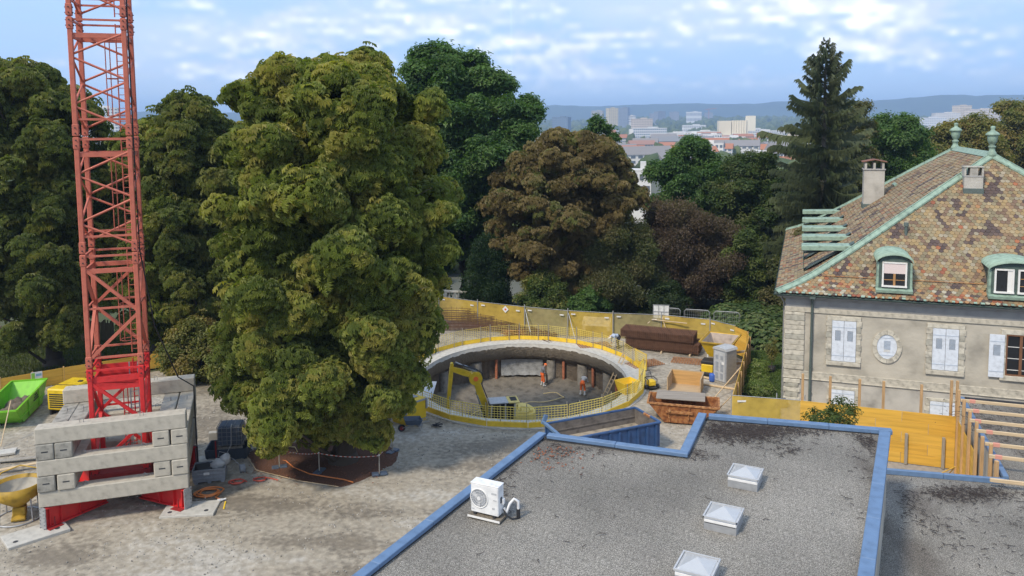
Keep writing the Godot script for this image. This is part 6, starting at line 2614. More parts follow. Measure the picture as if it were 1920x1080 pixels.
func hoardings() -> void:
	var H0 := V(14.8, 0.04, -40.2)
	var H1 := V(21.5, 0.04, -37.75)
	var H2 := V(19.95, 0.04, -33.5)
	var w := thing("boarded_wall", "yellow formwork board wall facing the lower roof in front of the house", "wall")
	board_run(w, H0, H1, 5, 0.53, 3)
	var r := thing("boarded_return", "yellow board wall turning the corner toward the lower roof", "wall")
	board_run(r, H1 + V(-0.03, 0, 0.09), H2, 5, 0.53, 2)
	var hv := (H1 - H0).normalized()
	var back := V(0.345, 0, -0.938) * 0.1
	var spots := [0.1, 1.42, 2.8, 3.9, 5.6, 6.9, 7.15]
	for k in spots.size():
		var p: Vector3 = H0 + hv * spots[k] + back
		plank("tall square timber post behind the yellow wall, %s from the left" % ORD[k], p, p + V(0, 4.05 if k < 5 else 4.4, 0), 0.11, 0.11, M.timber, "timber_post", "post", "posts behind the yellow wall")
	for k in 2:
		var p: Vector3 = H0 + hv * [4.98, 6.62][k] - back * 1.3
		plank("short timber post standing before the yellow wall, %s" % ["left one", "right one"][k], p, p + V(0, 1.58, 0), 0.12, 0.12, M.timber_grey, "timber_post", "post", "posts before the yellow wall")
	plank("thin yellow brace from the frame down to the yellow wall, left one", V(20.1, 1.3, -35.2), V(19.6, 0.05, -36.6), 0.05, 0.05, M.panel_yellow_c, "brace", "brace")
	plank("thin yellow brace from the frame down to the yellow wall, right one", V(20.1, 1.3, -35.2), V(20.2, 0.05, -36.4), 0.05, 0.05, M.panel_yellow_c, "brace", "brace")
	# timber portal frames beside the lower wing
	var pp := [Vector2(19.07, -30.79), Vector2(19.18, -31.55), Vector2(19.89, -33.18), Vector2(20.29, -34.39), Vector2(20.88, -35.89), Vector2(21.38, -37.22)]
	var bb := [Vector2(18.55, -29.83), Vector2(19.1, -31.03), Vector2(19.54, -32.39), Vector2(19.92, -33.56), Vector2(20.47, -34.8), Vector2(20.94, -36.06)]
	mk("pad_pink", lin(0.60, 0.27, 0.20), 0.7)
	for k in pp.size():
		var o := thing("timber_portal", "raw timber post with beam reaching over the lower roof, %s from the camera" % ORD[k], "timber portal", V(pp[k].x - 0.1, 0, pp[k].y), -20.1, "timber portals by the lower roof")
		var st := mb()
		cbox(st, V(0, 2.1, 0), V(0.13, 4.2, 0.13), 0.012)
		build(st, "post", M.timber, o)
		var q := o.transform.affine_inverse() * V(bb[k].x, 4.08, bb[k].y)
		st = mb()
		cbox(st, q + V(3.4, 0, 0), V(7.2, 0.14, 0.09), 0.012)
		build(st, "beam", M.timber_pale, o)
		st = mb()
		cbox(st, q + V(0.12 + (k % 3) * 0.08, 0, 0), V(0.24, 0.16, 0.11), 0.01)
		build(st, "pink_wrap", M.pad_pink, o)
	plank("nearest timber beam lying on the corner of the lower roof", V(17.65, 3.72, -28.62), V(24.0, 3.76, -26.4), 0.1, 0.14, M.timber_pale, "beam", "beam")
	plank("short timber post at the corner of the lower roof", V(18.3, 0, -29.3), V(18.3, 4.15, -29.3), 0.13, 0.13, M.timber, "timber_post", "post")

# ---------------------------------------------------------------- things on the flat roof
func roof_things() -> void:
	var ac := thing("air_conditioner", "white air conditioner unit standing on the gravel roof", "air conditioner", V(-0.76, 6.16, -21.38), -26.4)
	var st := mb()
	cbox(st, V(0, 0.54, 0), V(0.86, 0.82, 0.34), 0.02)
	var body := build(st, "casing", M.white, ac)
	st = mb()
	cbox(st, V(0, 0.965, 0), V(0.88, 0.03, 0.36), 0.01)
	build(st, "lid", M.white, body)
	var fc := V(-0.16, 0.56, 0.172)
	st = mb()
	var ring := []
	for k in 29:
		ring.append(fc + V(cos(TAU * k / 28) * 0.265, sin(TAU * k / 28) * 0.265, 0.008))
	tube(st, ring, 0.018, -1, 6, false)
	build(st, "fan_rim", M.white_frame, body)
	st = mb()
	tube(st, [fc - V(0, 0, 0.002), fc + V(0, 0, 0.003)], 0.255, -1, 28)
	build(st, "fan_opening", M.grey_plastic, body)
	for k in 3:
		st = mb()
		var a := TAU * k / 3.0 + 0.4
		prism(st, [Vector2(0.06, -0.03), Vector2(0.22, -0.1), Vector2(0.24, 0.06), Vector2(0.08, 0.05)], fc + V(0, 0, 0.005), V(cos(a), sin(a), 0), V(-sin(a), cos(a), 0.2), V(0, 0, 0.006))
		build(st, "fan_blade", M.grey_light, body)
	st = mb()
	for k in 26:
		var a := TAU * k / 26.0
		bar(st, fc + V(cos(a) * 0.06, sin(a) * 0.06, 0.02), fc + V(cos(a) * 0.26, sin(a) * 0.26, 0.015), 0.005)
	for r in [0.12, 0.19]:
		var rr := []
		for k in 25:
			rr.append(fc + V(cos(TAU * k / 24) * r, sin(TAU * k / 24) * r, 0.02))
		tube(st, rr, 0.004, -1, 4, false)
	build(st, "fan_grille", M.white, body)
	st = mb()
	tube(st, [fc + V(0, 0, 0.01), fc + V(0, 0, 0.035)], 0.055, -1, 16)
	build(st, "fan_hub", M.white, body)
	st = mb()
	for e in [[0.3, 0.76, 0.16, 0.05], [0.33, 0.58, 0.1, 0.03], [0.28, 0.34, 0.08, 0.05]]:
		box(st, V(e[0], e[1], 0.172), V(e[2], e[3], 0.006))
	box(st, V(-0.36, 0.23, 0.172), V(0.08, 0.03, 0.006))
	build(st, "type_plate", M.grey_light, body)
	st = mb()
	box(st, V(0.435, 0.55, 0.0), V(0.02, 0.16, 0.08))
	build(st, "grip_recess", M.black, body)
	st = mb()
	cbox(st, V(0.47, 0.5, -0.06), V(0.06, 0.16, 0.1), 0.01)
	build(st, "valve_cover", M.white, body)
	st = mb()
	cbox(st, V(0.02, 0.04, 0.02), V(1.0, 0.07, 0.5), 0.01)
	build(st, "foot_slab", M.concrete_dark, ac)
	st = mb()
	box(st, V(0.02, 0.045, 0.275), V(1.0, 0.05, 0.02))
	build(st, "slab_edge", M.white_frame, ac)
	st = mb()
	for x in [-0.3, 0.3]:
		box(st, V(x, 0.1, 0), V(0.07, 0.07, 0.4))
	build(st, "rubber_foot", M.rubber, ac)
	st = mb()
	tube(st, [V(0.48, 0.3, -0.08), V(0.55, 0.18, -0.1), V(0.62, 0.42, -0.16), V(0.72, 0.55, -0.22), V(0.82, 0.48, -0.27), V(0.82, 0.24, -0.28)], 0.04, -1, 10)
	build(st, "pipe_lagging", M.white, ac)
	st = mb()
	tube(st, [V(0.82, 0.0, -0.28), V(0.82, 0.26, -0.28)], 0.055, -1, 10)
	tube(st, [V(0.46, 0.28, -0.08), V(0.56, 0.12, -0.05), V(0.72, 0.03, -0.1), V(0.82, 0.03, -0.2)], 0.025, -1, 8)
	build(st, "pipe_sleeve", M.black, ac)
	# skylights
	var proto: Node3D = null
	var at := [[V(6.97, 6.14, -23.29), "farthest of the three from the camera"], [V(5.65, 6.14, -20.78), "in the middle of the row of three"], [V(4.35, 6.14, -18.24), "nearest the camera, cut by the frame"]]
	for e in at:
		var label: String = "square pyramid skylight on the gravel roof, %s" % e[1]
		if proto:
			copy_of(proto, label, e[0], -27.4)
			continue
		proto = thing("skylight", label, "skylight", e[0], -27.4, "skylights on the gravel roof")
		st = mb()
		prism(st, [Vector2(-0.5, -0.5), Vector2(0.5, -0.5), Vector2(0.5, 0.5), Vector2(-0.5, 0.5)], Vector3.ZERO, V(0.86, 0, 0), V(0, 0, 0.86), V(0, 0.22, 0))
		build(st, "upstand", M.galvanised, proto)
		st = mb()
		cbox(st, V(0, 0.24, 0), V(0.86, 0.12, 0.86), 0.015)
		build(st, "frame", M.white, proto)
		st = mb()
		var hs := 0.46
		for k in 4:
			var f := Basis(Vector3.UP, k * PI / 2)
			bar(st, f * V(-hs, 0.36, hs - 0.02), f * V(hs, 0.36, hs - 0.02), 0.04, 0.05)
		build(st, "rim", M.grey_light, proto)
		st = mb()
		var c := [V(-0.4, 0.37, -0.4), V(0.4, 0.37, -0.4), V(0.4, 0.37, 0.4), V(-0.4, 0.37, 0.4)]
		for k in 4:
			tri(st, c[k], c[(k + 1) % 4], V(0, 0.55, 0))
		mk("dome", lin(0.62, 0.64, 0.66), 0.12)
		M.dome.transparency = BaseMaterial3D.TRANSPARENCY_ALPHA
		M.dome.albedo_color.a = 0.5
		build(st, "pyramid_pane", M.dome, proto)
		st = mb()
		quad(st, V(-hs, 0.385, -hs), V(hs, 0.385, -hs), V(hs, 0.385, hs), V(-hs, 0.385, hs))
		st = mb()
		box(st, V(0, 0.31, 0), V(0.74, 0.02, 0.74))
		build(st, "diffuser", M.grey_light, proto)
	# shrub growing up behind the roof edge
	var sb := thing("leafy_shrub", "small leafy shrub poking up between the roof edge and the yellow wall", "shrub", V(15.0, 0, -36.4), 0.0)
	st = mb()
	for k in 7:
		var a := k * 0.9
		tube(st, [Vector3.ZERO, V(cos(a) * 0.4, 2.0, sin(a) * 0.4), V(cos(a) * 1.0 + 0.2, 3.2 + 0.2 * sin(k * 2.0), sin(a) * 0.7)], 0.03, 0.01, 5)
	build(st, "stems", M.bark, sb)
	foliage(sb, "leaves", [[V(-0.45, 3.1, 0), V(0.65, 0.55, 0.6)], [V(0.45, 3.35, -0.2), V(0.6, 0.6, 0.5)], [V(0, 2.6, 0.1), V(0.9, 0.6, 0.6)]], 300, "broad", 0.4, [Color(0.06, 0.10, 0.02), Color(0.11, 0.15, 0.035), Color(0.20, 0.19, 0.05)], 0.5)

# ---------------------------------------------------------------- people
func seg_dist(p: Vector3, a: Vector3, b: Vector3, ra: float, rb: float) -> float:
	var ab := b - a
	var t := clampf((p - a).dot(ab) / maxf(ab.length_squared(), 1e-6), 0.0, 1.0)
	return p.distance_to(a + ab * t) - lerpf(ra, rb, t)

# one continuous skin round a set of tapered bones [a, b, ra, rb, colour], meshed as surface nets
func skin_of(bones: Array, cell: float, blend: float) -> SurfaceTool:
	var lo := Vector3.ONE * 1e6
	var hi := Vector3.ONE * -1e6
	for b in bones:
		for k in 2:
			var r: float = maxf(b[2], b[3]) + cell * 3
			lo = lo.min(b[k] - Vector3.ONE * r)
			hi = hi.max(b[k] + Vector3.ONE * r)
	var n := Vector3i(((hi - lo) / cell).ceil()) + Vector3i.ONE
	var F := PackedFloat32Array()
	F.resize(n.x * n.y * n.z)
	F.fill(1.0)
	for b in bones:
		var r: float = maxf(b[2], b[3]) + blend + cell * 2
		var l := Vector3i(((b[0].min(b[1]) - Vector3.ONE * r - lo) / cell).floor()).clamp(Vector3i.ZERO, n - Vector3i.ONE)
		var h := Vector3i(((b[0].max(b[1]) + Vector3.ONE * r - lo) / cell).ceil()).clamp(Vector3i.ZERO, n - Vector3i.ONE)
		for x in range(l.x, h.x + 1):
			for y in range(l.y, h.y + 1):
				for z in range(l.z, h.z + 1):
					var i := (x * n.y + y) * n.z + z
					var d := seg_dist(lo + V(x, y, z) * cell, b[0], b[1], b[2], b[3])
					var f := F[i]
					var e := maxf(blend - absf(f - d), 0.0) / blend
					F[i] = minf(f, d) - e * e * blend * 0.25
	var st := SurfaceTool.new()
	st.begin(Mesh.PRIMITIVE_TRIANGLES)
	st.set_smooth_group(1)
	var at := {}
	for x in n.x - 1:
		for y in n.y - 1:
			for z in n.z - 1:
				var s := Vector3.ZERO
				var c := 0
				var i0 := (x * n.y + y) * n.z + z
				var v := [F[i0], F[i0 + n.y * n.z], F[i0 + n.z], F[i0 + n.z + n.y * n.z], F[i0 + 1], F[i0 + 1 + n.y * n.z], F[i0 + n.z + 1], F[i0 + n.z + n.y * n.z + 1]]
				var neg := 0
				for k in 8:
					neg += 1 if v[k] < 0 else 0
				if neg == 0 or neg == 8:
					continue
				for k in 8:
					for bit in [1, 2, 4]:
						if not k & bit and (v[k] < 0) != (v[k | bit] < 0):
							var t: float = v[k] / (v[k] - v[k | bit])
							var a := V(k & 1, (k >> 1) & 1, (k >> 2) & 1)
							var q: int = k | bit
							var b2 := V(q & 1, (q >> 1) & 1, (q >> 2) & 1)
							s += a.lerp(b2, t)
							c += 1
				at[Vector3i(x, y, z)] = lo + (V(x, y, z) + s / c) * cell
	for key in at:
		var p: Vector3i = key
		for ax in 3:
			var q := p
			q[ax] += 1
			var ia := (p.x * n.y + p.y) * n.z + p.z
			var ib := (q.x * n.y + q.y) * n.z + q.z
			if (F[ia] < 0) == (F[ib] < 0):
				continue
			var u := (ax + 1) % 3
			var w := (ax + 2) % 3
			var c1 := p
			c1[u] -= 1
			var c2 := p
			c2[w] -= 1
			var c3 := c1
			c3[w] -= 1
			if not (at.has(c1) and at.has(c2) and at.has(c3)):
				continue
			var Q := [at[p], at[c1], at[c3], at[c2]]
			var order := [0, 1, 2, 0, 2, 3] if F[ia] > 0 else [0, 2, 1, 0, 3, 2]
			for k in order:
				var best := 1e6
				var col := Color.WHITE
				for b in bones:
					var d := seg_dist(Q[k], b[0], b[1], b[2], b[3])
					if d < best:
						best = d
						col = b[4]
				st.set_color(col)
				st.add_vertex(Q[k])
	return st

func hand(st: SurfaceTool, wrist: Vector3, dir: Vector3, palm: Vector3, c: Color) -> void:
	st.set_color(c)
	var d := dir.normalized()
	var s := d.cross(palm).normalized()
	var end := wrist + d * 0.085
	for k in 4:
		var base := end + s * (k - 1.5) * 0.021
		var L: float = [0.062, 0.074, 0.07, 0.055][k]
		tube(st, [base - d * 0.02, base + d * L * 0.5 + palm * 0.01, base + d * L * 0.8 + palm * 0.045], 0.0095, 0.007, 6)
	tube(st, [wrist + d * 0.02 + s * 0.03, wrist + d * 0.05 + s * 0.055 + palm * 0.02, wrist + d * 0.085 + s * 0.05 + palm * 0.045], 0.011, 0.008, 6)

func worker(label: String, at: Vector3, turn: float, J: Dictionary, cols: Dictionary, helmet: Material) -> Node3D:
	# local frame: x to the person's front, y up, z to the right
	var p := thing("person", label, "person", at, turn, "construction workers")
	var T: Color = cols.top
	var L: Color = cols.legs
	var B: Color = cols.boots
	var S := Color(0.42, 0.25, 0.18)
	var bones := []
	bones.append([J.hip, J.waist, 0.15, 0.135, L])
	bones.append([J.waist, J.chest, 0.135, 0.155, T])
	bones.append([J.chest + V(0, 0, -0.1), J.chest + V(0, 0, 0.1), 0.12, 0.12, T])
	bones.append([J.chest, J.neck, 0.11, 0.06, T])
	bones.append([J.neck, J.head, 0.055, 0.06, S])
	var up: Vector3 = (J.head - J.neck).normalized()
	var fr: Vector3 = J.face.normalized()
	bones.append([J.head, J.head + up * 0.07, 0.085, 0.09, S])
	bones.append([J.head + fr * 0.03 - up * 0.02, J.head + fr * 0.05 - up * 0.05, 0.06, 0.045, S])
	bones.append([J.head + fr * 0.09, J.head + fr * 0.11 - up * 0.015, 0.018, 0.02, S])
	for s in [-1, 1]:
		var k := "r" if s > 0 else "l"
		var sh: Vector3 = J.chest + V(-0.0, 0.02, s * 0.19)
		bones.append([sh, J["elbow_" + k], 0.062, 0.048, T])
		bones.append([J["elbow_" + k], J["hand_" + k], 0.046, 0.033, T])
		var wd: Vector3 = (J["hand_" + k] - J["elbow_" + k]).normalized()
		bones.append([J["hand_" + k], J["hand_" + k] + wd * 0.07, 0.034, 0.04, S])
		var hp: Vector3 = J.hip + V(0, -0.03, s * 0.095)
		bones.append([hp, J["knee_" + k], 0.1, 0.068, L])
		bones.append([J["knee_" + k], J["knee_" + k].lerp(J["foot_" + k], 0.45), 0.066, 0.062, L])
		bones.append([J["knee_" + k].lerp(J["foot_" + k], 0.5), J["foot_" + k], 0.07, 0.055, B])
		bones.append([J["foot_" + k] + V(-0.03, -0.03, 0), J["foot_" + k] + V(0.16, -0.04, s * 0.03), 0.055, 0.045, B])
	var st := skin_of(bones, 0.026, 0.05)
	for k in ["l", "r"]:
		var wd: Vector3 = (J["hand_" + k] - J["elbow_" + k]).normalized()
		hand(st, J["hand_" + k], wd, V(0.3, -0.2, 0.9 if k == "l" else -0.9).normalized(), S)
	build(st, "body", M.cloth, p)
	st = mb()
	for s in [-1, 1]:
		var side: Vector3 = up.cross(fr).normalized() * s
		tube(st, [J.head + side * 0.085 - up * 0.02, J.head + side * 0.1 + up * 0.02], 0.02, 0.014, 6)
	build(st, "ear", M.skin, p)
	st = mb()
	for s in [-1, 1]:
		var side: Vector3 = up.cross(fr).normalized() * s
		blob(st, J.head + fr * 0.083 + side * 0.035 + up * 0.015, Vector3.ONE * 0.011, 3, 4, 0.0)
	build(st, "eye", M.black, p)
	st = mb()
	var hb := Basis(up.cross(fr).normalized(), up, fr)
	var hst := mb()
	lathe(hst, [Vector2(0.155, 0.0), Vector2(0.15, 0.012), Vector2(0.118, 0.02), Vector2(0.112, 0.06), Vector2(0.085, 0.105), Vector2(0.04, 0.128), Vector2(0.0, 0.132)], 16)
	var h := build(hst, "helmet", helmet, p)
	h.transform = Transform3D(hb, J.head + up * 0.055)
	return p

func workers() -> void:
	var o := Color(0.82, 0.15, 0.025)
	worker("worker in orange trousers and orange helmet holding a breaker in the pit", V(2.2, -2.93, -59.7), 20.0, {
		"hip": V(0, 0.93, 0), "waist": V(0.0, 1.06, 0), "chest": V(0.06, 1.32, 0), "neck": V(0.13, 1.48, 0), "head": V(0.22, 1.58, 0.0), "face": V(0.8, -0.6, 0.1),
		"elbow_l": V(0.1, 1.08, -0.25), "hand_l": V(0.3, 0.94, -0.1), "elbow_r": V(0.1, 1.08, 0.25), "hand_r": V(0.3, 0.94, 0.1),
		"knee_l": V(0.05, 0.5, -0.13), "knee_r": V(0.08, 0.5, 0.13), "foot_l": V(-0.02, 0.09, -0.14), "foot_r": V(0.05, 0.09, 0.16)},
		{"top": Color(0.16, 0.16, 0.165), "legs": o, "boots": Color(0.55, 0.55, 0.53)}, M.orange)
	var br := thing("breaker", "black hand-held breaker held by the orange-helmeted worker", "breaker", V(2.55, -2.95, -59.75), 20.0)
	var st := mb()
	tube(st, [V(0, 0.25, 0), V(0, 0.85, 0)], 0.07, 0.06, 10)
	build(st, "breaker_body", M.black, br)
	st = mb()
	rod(st, V(0, 0.92, -0.2), V(0, 0.92, 0.2), 0.02)
	rod(st, V(0, 0.85, 0), V(0, 0.93, 0), 0.03)
	build(st, "handle_bar", M.steel, br)
	st = mb()
	rod(st, V(0, 0.0, 0), V(0, 0.26, 0), 0.02)
	build(st, "chisel", M.steel, br)
	worker("worker in pale top and orange trousers bending at the pit wall", V(5.1, -2.93, -57.6), 62.0, {
		"hip": V(-0.05, 0.9, 0), "waist": V(0.04, 1.02, 0), "chest": V(0.3, 1.18, 0), "neck": V(0.45, 1.22, 0), "head": V(0.56, 1.2, 0), "face": V(0.6, -0.8, 0),
		"elbow_l": V(0.42, 0.9, -0.26), "hand_l": V(0.62, 0.82, -0.12), "elbow_r": V(0.42, 0.9, 0.26), "hand_r": V(0.62, 0.82, 0.1),
		"knee_l": V(0.05, 0.5, -0.14), "knee_r": V(0.06, 0.5, 0.14), "foot_l": V(-0.05, 0.09, -0.16), "foot_r": V(-0.03, 0.09, 0.17)},
		{"top": Color(0.36, 0.365, 0.37), "legs": o, "boots": Color(0.6, 0.6, 0.58)}, M.blue_grey)
	worker("worker with white helmet and pale blue shirt stooping beside the steel mats", V(7.95, 0.03, -59.5), 196.0, {
		"hip": V(-0.08, 0.88, 0), "waist": V(0.04, 0.97, 0), "chest": V(0.36, 1.0, 0), "neck": V(0.52, 0.98, 0), "head": V(0.63, 0.93, 0), "face": V(0.5, -0.85, 0),
		"elbow_l": V(0.42, 0.74, -0.22), "hand_l": V(0.5, 0.5, -0.12), "elbow_r": V(0.42, 0.74, 0.22), "hand_r": V(0.5, 0.5, 0.1),
		"knee_l": V(0.06, 0.48, -0.12), "knee_r": V(0.02, 0.48, 0.13), "foot_l": V(-0.05, 0.09, -0.12), "foot_r": V(-0.1, 0.09, 0.15)},
		{"top": Color(0.42, 0.50, 0.62), "legs": Color(0.025, 0.028, 0.04), "boots": Color(0.05, 0.045, 0.04)}, M.white)

# ---------------------------------------------------------------- foliage
var clumps := {}

func leaflet(st: SurfaceTool, o: Vector3, d: Vector3, side: Vector3, n: Vector3, l: float, w: float, droop: float, belly := 0.6) -> void:
	var mid := o + d * l * belly - n * droop * l * 0.25
	var tip := o + d * l * 0.95 - n * droop * l
	var a := mid + side * w + n * w * 0.25
	var b := mid - side * w + n * w * 0.25
	tri(st, o, a, tip)
	tri(st, o, tip, b)

func clump(kind: String) -> Mesh:
	if clumps.has(kind):
		return clumps[kind]
	var r := RandomNumberGenerator.new()
	r.seed = hash(kind)
	var st := mb()
	if kind == "chestnut":
		for k in 6:
			var a := k * 1.09 + r.randf() * 0.6
			var out := V(cos(a), 0.1, sin(a)).normalized()
			var hub := out * r.randf_range(0.08, 0.36) + V(0, r.randf_range(-0.16, 0.14), 0)
			var n := (Vector3.UP * 0.9 + out * r.randf_range(0.1, 0.9)).normalized()
			var f := (out - n * out.dot(n)).normalized()
			var s := n.cross(f)
			for j in 6:
				var g := (j - 2.5) * 0.62
				var d := (f * cos(g) + s * sin(g)).normalized()
				var l := 0.36 * (1.0 - 0.12 * absf(j - 2.5)) * r.randf_range(0.85, 1.1)
				leaflet(st, hub, d, n.cross(d), n, l, l * 0.19, 0.55, 0.66)
	elif kind == "broad":
		for k in 13:
			var o := V(r.randf_range(-1, 1), r.randf_range(-0.7, 0.7), r.randf_range(-1, 1)) * 0.4
			var n := (Vector3.UP * 0.8 + V(r.randf_range(-1, 1), r.randf_range(-0.4, 1), r.randf_range(-1, 1)) * 0.9).normalized()
			var d := n.cross(V(r.randf_range(-1, 1), r.randf_range(-1, 1), r.randf_range(-1, 1))).normalized()
			leaflet(st, o, d, n.cross(d), n, r.randf_range(0.26, 0.36), 0.085, 0.3, 0.5)
	elif kind == "fine":
		for k in 20:
			var o := V(r.randf_range(-1, 1), r.randf_range(-0.8, 0.8), r.randf_range(-1, 1)) * 0.45
			var n := V(r.randf_range(-1, 1), r.randf_range(-0.4, 1.2), r.randf_range(-1, 1)).normalized()
			var d := n.cross(V(r.randf_range(-1, 1), r.randf_range(-1, 1), r.randf_range(-1, 1))).normalized()
			leaflet(st, o, d, n.cross(d), n, r.randf_range(0.18, 0.26), 0.05, 0.2, 0.5)
	elif kind == "big":
		for k in 5:
			var a := k * 1.3
			var o := V(cos(a) * 0.3, r.randf_range(-0.1, 0.1), sin(a) * 0.3)
			var n := (Vector3.UP + V(cos(a), 0, sin(a)) * 0.5).normalized()
			var d := (V(cos(a), -0.2, sin(a))).normalized()
			var s := n.cross(d)
			var l := r.randf_range(0.32, 0.42)
			var P := [o, o + d * l * 0.25 + s * l * 0.42, o + d * l * 0.7 + s * l * 0.36, o + d * l * 1.05 - n * 0.06, o + d * l * 0.7 - s * l * 0.36, o + d * l * 0.25 - s * l * 0.42]
			for j in range(1, 5):
				tri(st, P[0], P[j], P[j + 1])
	elif kind == "spruce":
		# a bough reaching along x with twigs hanging from it; unit length
		for k in 24:
			var t := 0.06 + k * 0.04
			var y := -0.16 * sin(t * PI * 0.8) + 0.1 * t * t
			var o := V(t, y, 0)
			for s in [-1.0, 1.0]:
				var l := (0.36 * (1.0 - t * 0.6)) * r.randf_range(0.6, 1.35)
				var e: Vector3 = o + V(l * 0.55, -l * r.randf_range(0.35, 0.9), s * l * r.randf_range(0.35, 0.8))
				var w: Vector3 = V(0.022, 0.01, 0.016 * s)
				tri(st, o - w, o + w, e)
				var m := o.lerp(e, 0.5)
				var q := m + V(0.03, -l * 0.85, s * 0.05)
				tri(st, m - w, m + w, q)
				var q2 := o.lerp(e, 0.75) + V(0.02, -l * 0.95, s * 0.01)
				var m2 := o.lerp(e, 0.75)
				tri(st, m2 - w, m2 + w, q2)
	clumps[kind] = meshed(st)
	return clumps[kind]

func foliage(parent: Node, called: String, lobes: Array, count: int, kind: String, size: float, colors: Array, inner := 0.75, sd := 1, lift := 0.7) -> void:
	var r := RandomNumberGenerator.new()
	r.seed = hash(parent.name) + sd
	var area := []
	var total := 0.0
	for l in lobes:
		total += l[1].x * l[1].z + l[1].x * l[1].y
		area.append(total)
	var tf := []
	var cl := []
	var tries := 0
	var hueN := noise(FastNoiseLite.TYPE_SIMPLEX_SMOOTH, 0.35, 2, sd)
	var gapN := noise(FastNoiseLite.TYPE_SIMPLEX_SMOOTH, 0.36, 2, sd + 50)
	while tf.size() < count and tries < count * 5:
		tries += 1
		var pick := r.randf() * total
		var i := area.bsearch(pick)
		i = mini(i, lobes.size() - 1)
		var c: Vector3 = lobes[i][0]
		var R: Vector3 = lobes[i][1]
		var d := V(r.randfn(), r.randfn() * 0.85 + 0.22, r.randfn()).normalized()
		var f := lerpf(inner, 1.16, sqrt(r.randf())) * (1.0 if r.randf() < 0.8 else r.randf_range(1.0, 1.35))
		var p := c + d * R * f
		if gapN.get_noise_3dv(p) < -0.3 and r.randf() < 0.93:
			continue
		var hid := false
		for q in lobes:
			if q[0] != c and ((p - q[0]) / q[1]).length_squared() < 0.5:
				hid = true
				break
		if hid and r.randf() < 0.85:
			continue
		var y := (Vector3.UP * lift + d * 0.75 + V(r.randfn(), r.randfn(), r.randfn()) * 0.16).normalized()
		var x := y.cross(V(r.randf_range(-1, 1), 0.1, r.randf_range(-1, 1))).normalized()
		var s := size * r.randf_range(0.72, 1.3)
		tf.append(Transform3D(Basis(x, y, x.cross(y)).scaled_local(Vector3.ONE * s), p))
		var k := clampf(0.5 + hueN.get_noise_3dv(p) * 0.9 + r.randfn() * 0.22, 0.0, 0.999) * (colors.size() - 1)
		var c0: Color = colors[int(k)]
		cl.append(c0.lerp(colors[int(k) + 1], k - int(k)) * r.randf_range(0.78, 1.22) if colors.size() > 1 else c0)
	var mm := MultiMesh.new()
	mm.transform_format = MultiMesh.TRANSFORM_3D
	mm.use_colors = true
	mm.mesh = clump(kind)
	mm.instance_count = tf.size()
	for i in tf.size():
		mm.set_instance_transform(i, tf[i])
		mm.set_instance_color(i, cl[i])
	var mi := MultiMeshInstance3D.new()
	mi.multimesh = mm
	mi.material_override = M.leaf
	put(mi, called, parent)
	stuff(mi)

# shape: [height, radius, shift x, shift z] from the bottom of the crown up
func shape_at(shape: Array, y: float) -> Array:
	for i in shape.size() - 1:
		if y <= shape[i + 1][0]:
			var t: float = (y - shape[i][0]) / (shape[i + 1][0] - shape[i][0])
			var o := []
			for k in 4:
				o.append(lerpf(shape[i][k], shape[i + 1][k], t))
			return o
	return shape[-1]

